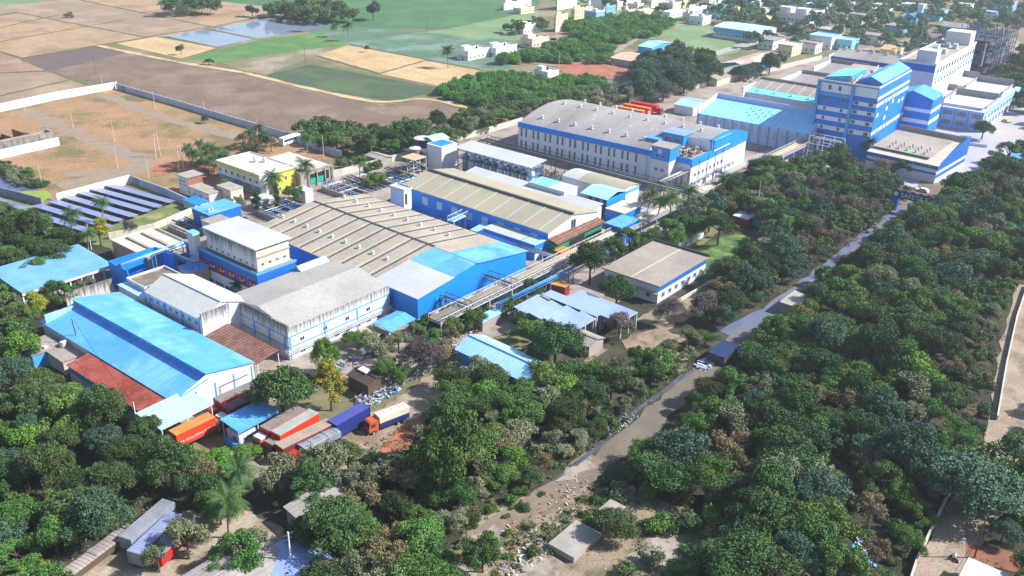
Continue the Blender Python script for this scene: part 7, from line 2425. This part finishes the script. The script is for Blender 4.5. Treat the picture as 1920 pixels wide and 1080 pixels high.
wm_ = mat('mixed woods leaves', '#38502a', '#56753a', .09, .75, fine=.4, c3='#5f6d44', s3=.05, spec=.25)
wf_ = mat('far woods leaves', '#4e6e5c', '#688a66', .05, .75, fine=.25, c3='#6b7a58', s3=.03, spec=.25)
random.seed(77)
DEFER.sort(key=lambda d: -d[0])
for d in DEFER[:255]: plant(d[1], d[2], d[3], d[4], d[5], d[6], now=True)
rest = DEFER[255:]
rest += SIDEW
if rest: mass('woods', 'smaller-looking broadleaf trees filling the dense woods and far groves', rest, [verts_of(p_[0]) for p_ in PROTO['coarse']], wm_)
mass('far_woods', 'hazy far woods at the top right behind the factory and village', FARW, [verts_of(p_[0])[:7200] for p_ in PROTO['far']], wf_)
print('DEFER', len(DEFER), 'FAR', len(FARW))

# undergrowth: one mass of low leaf clumps over the forest floor
def undergrowth(polys, n, seed):
    rs = random.Random(seed)
    P_ = []
    for poly_px, share in polys:
        poly = [(P(*p).x, P(*p).y) for p in poly_px]
        xs, ys = [p[0] for p in poly], [p[1] for p in poly]
        k = 0
        while k < n * share:
            x, y = rs.uniform(min(xs), max(xs)), rs.uniform(min(ys), max(ys))
            if inpoly(x, y, poly) and not blocked(x, y, .5) and not near_road(x, y, .62):
                P_.append((x, y, rs.uniform(.25, 1.0)))
                k += 1
            else: k += .02
    P_ = np.array(P_)
    reps = 34
    c = np.repeat(P_, reps, 0)
    d = rng.normal(size=(len(c), 3))
    d /= np.linalg.norm(d, axis=1)[:, None]
    d[:, 2] = np.abs(d[:, 2])
    pos = c * np.array([1, 1, 0]) + d * (c[:, 2:3] * 1.1)
    me = leaf_mesh('undergrowth', pos, d, .17, mat('undergrowth leaves', '#465a2e', '#5c6a40', .12, .85, fine=.25, c3='#6d6646', s3=.15))
    o = bpy.data.objects.new('undergrowth', me)
    COL.objects.link(o)
    tag(o, 'low green and brown undergrowth covering the ground of the woods', 'undergrowth', None, 'stuff')


undergrowth([([(1180, 1130), (1150, 900), (1250, 790), (1390, 670), (1560, 520), (1720, 400), (1960, 380), (1960, 1150)], .45),
             ([(-80, 1180), (-80, 700), (140, 760), (400, 890), (640, 860), (830, 760), (1000, 690), (1290, 640), (1330, 660), (1160, 830), (900, 990), (830, 1130), (560, 960), (400, 950), (230, 980), (90, 1180)], .35), ([(900, 1020), (1000, 930), (1130, 880), (1200, 960), (1130, 1000), (950, 1080)], .04),
             ([(1330, 620), (1440, 440), (1560, 320), (1700, 370), (1560, 505)], .12), ([(-60, 720), (-60, 425), (170, 480), (20, 560), (60, 700)], .08)], 5200, 5)

# ---------------------------------------------------------------- haze
hz = MB().box(-380, 3100, -1400, 3100, -1, 112).build('haze', [])
hm = bpy.data.materials.new('haze')
hm.use_nodes = True
hn = hm.node_tree
hn.nodes.remove(hn.nodes['Principled BSDF'])
pv_ = hn.nodes.new('ShaderNodeVolumePrincipled')
pv_.inputs['Color'].default_value = (.80, .88, 1.0, 1)
pv_.inputs['Density'].default_value = HAZE
pv_.inputs['Anisotropy'].default_value = .3
hn.links.new(pv_.outputs[0], hn.nodes['Material Output'].inputs['Volume'])
hz.data.materials.append(hm)
tag(hz, kind='stuff')
hz['label'] = 'pale blue haze over the distant fields and village'
hz['category'] = 'haze'
print('TREES', ntree[0], n1, n2, n3, n4, n5, n6, n7)
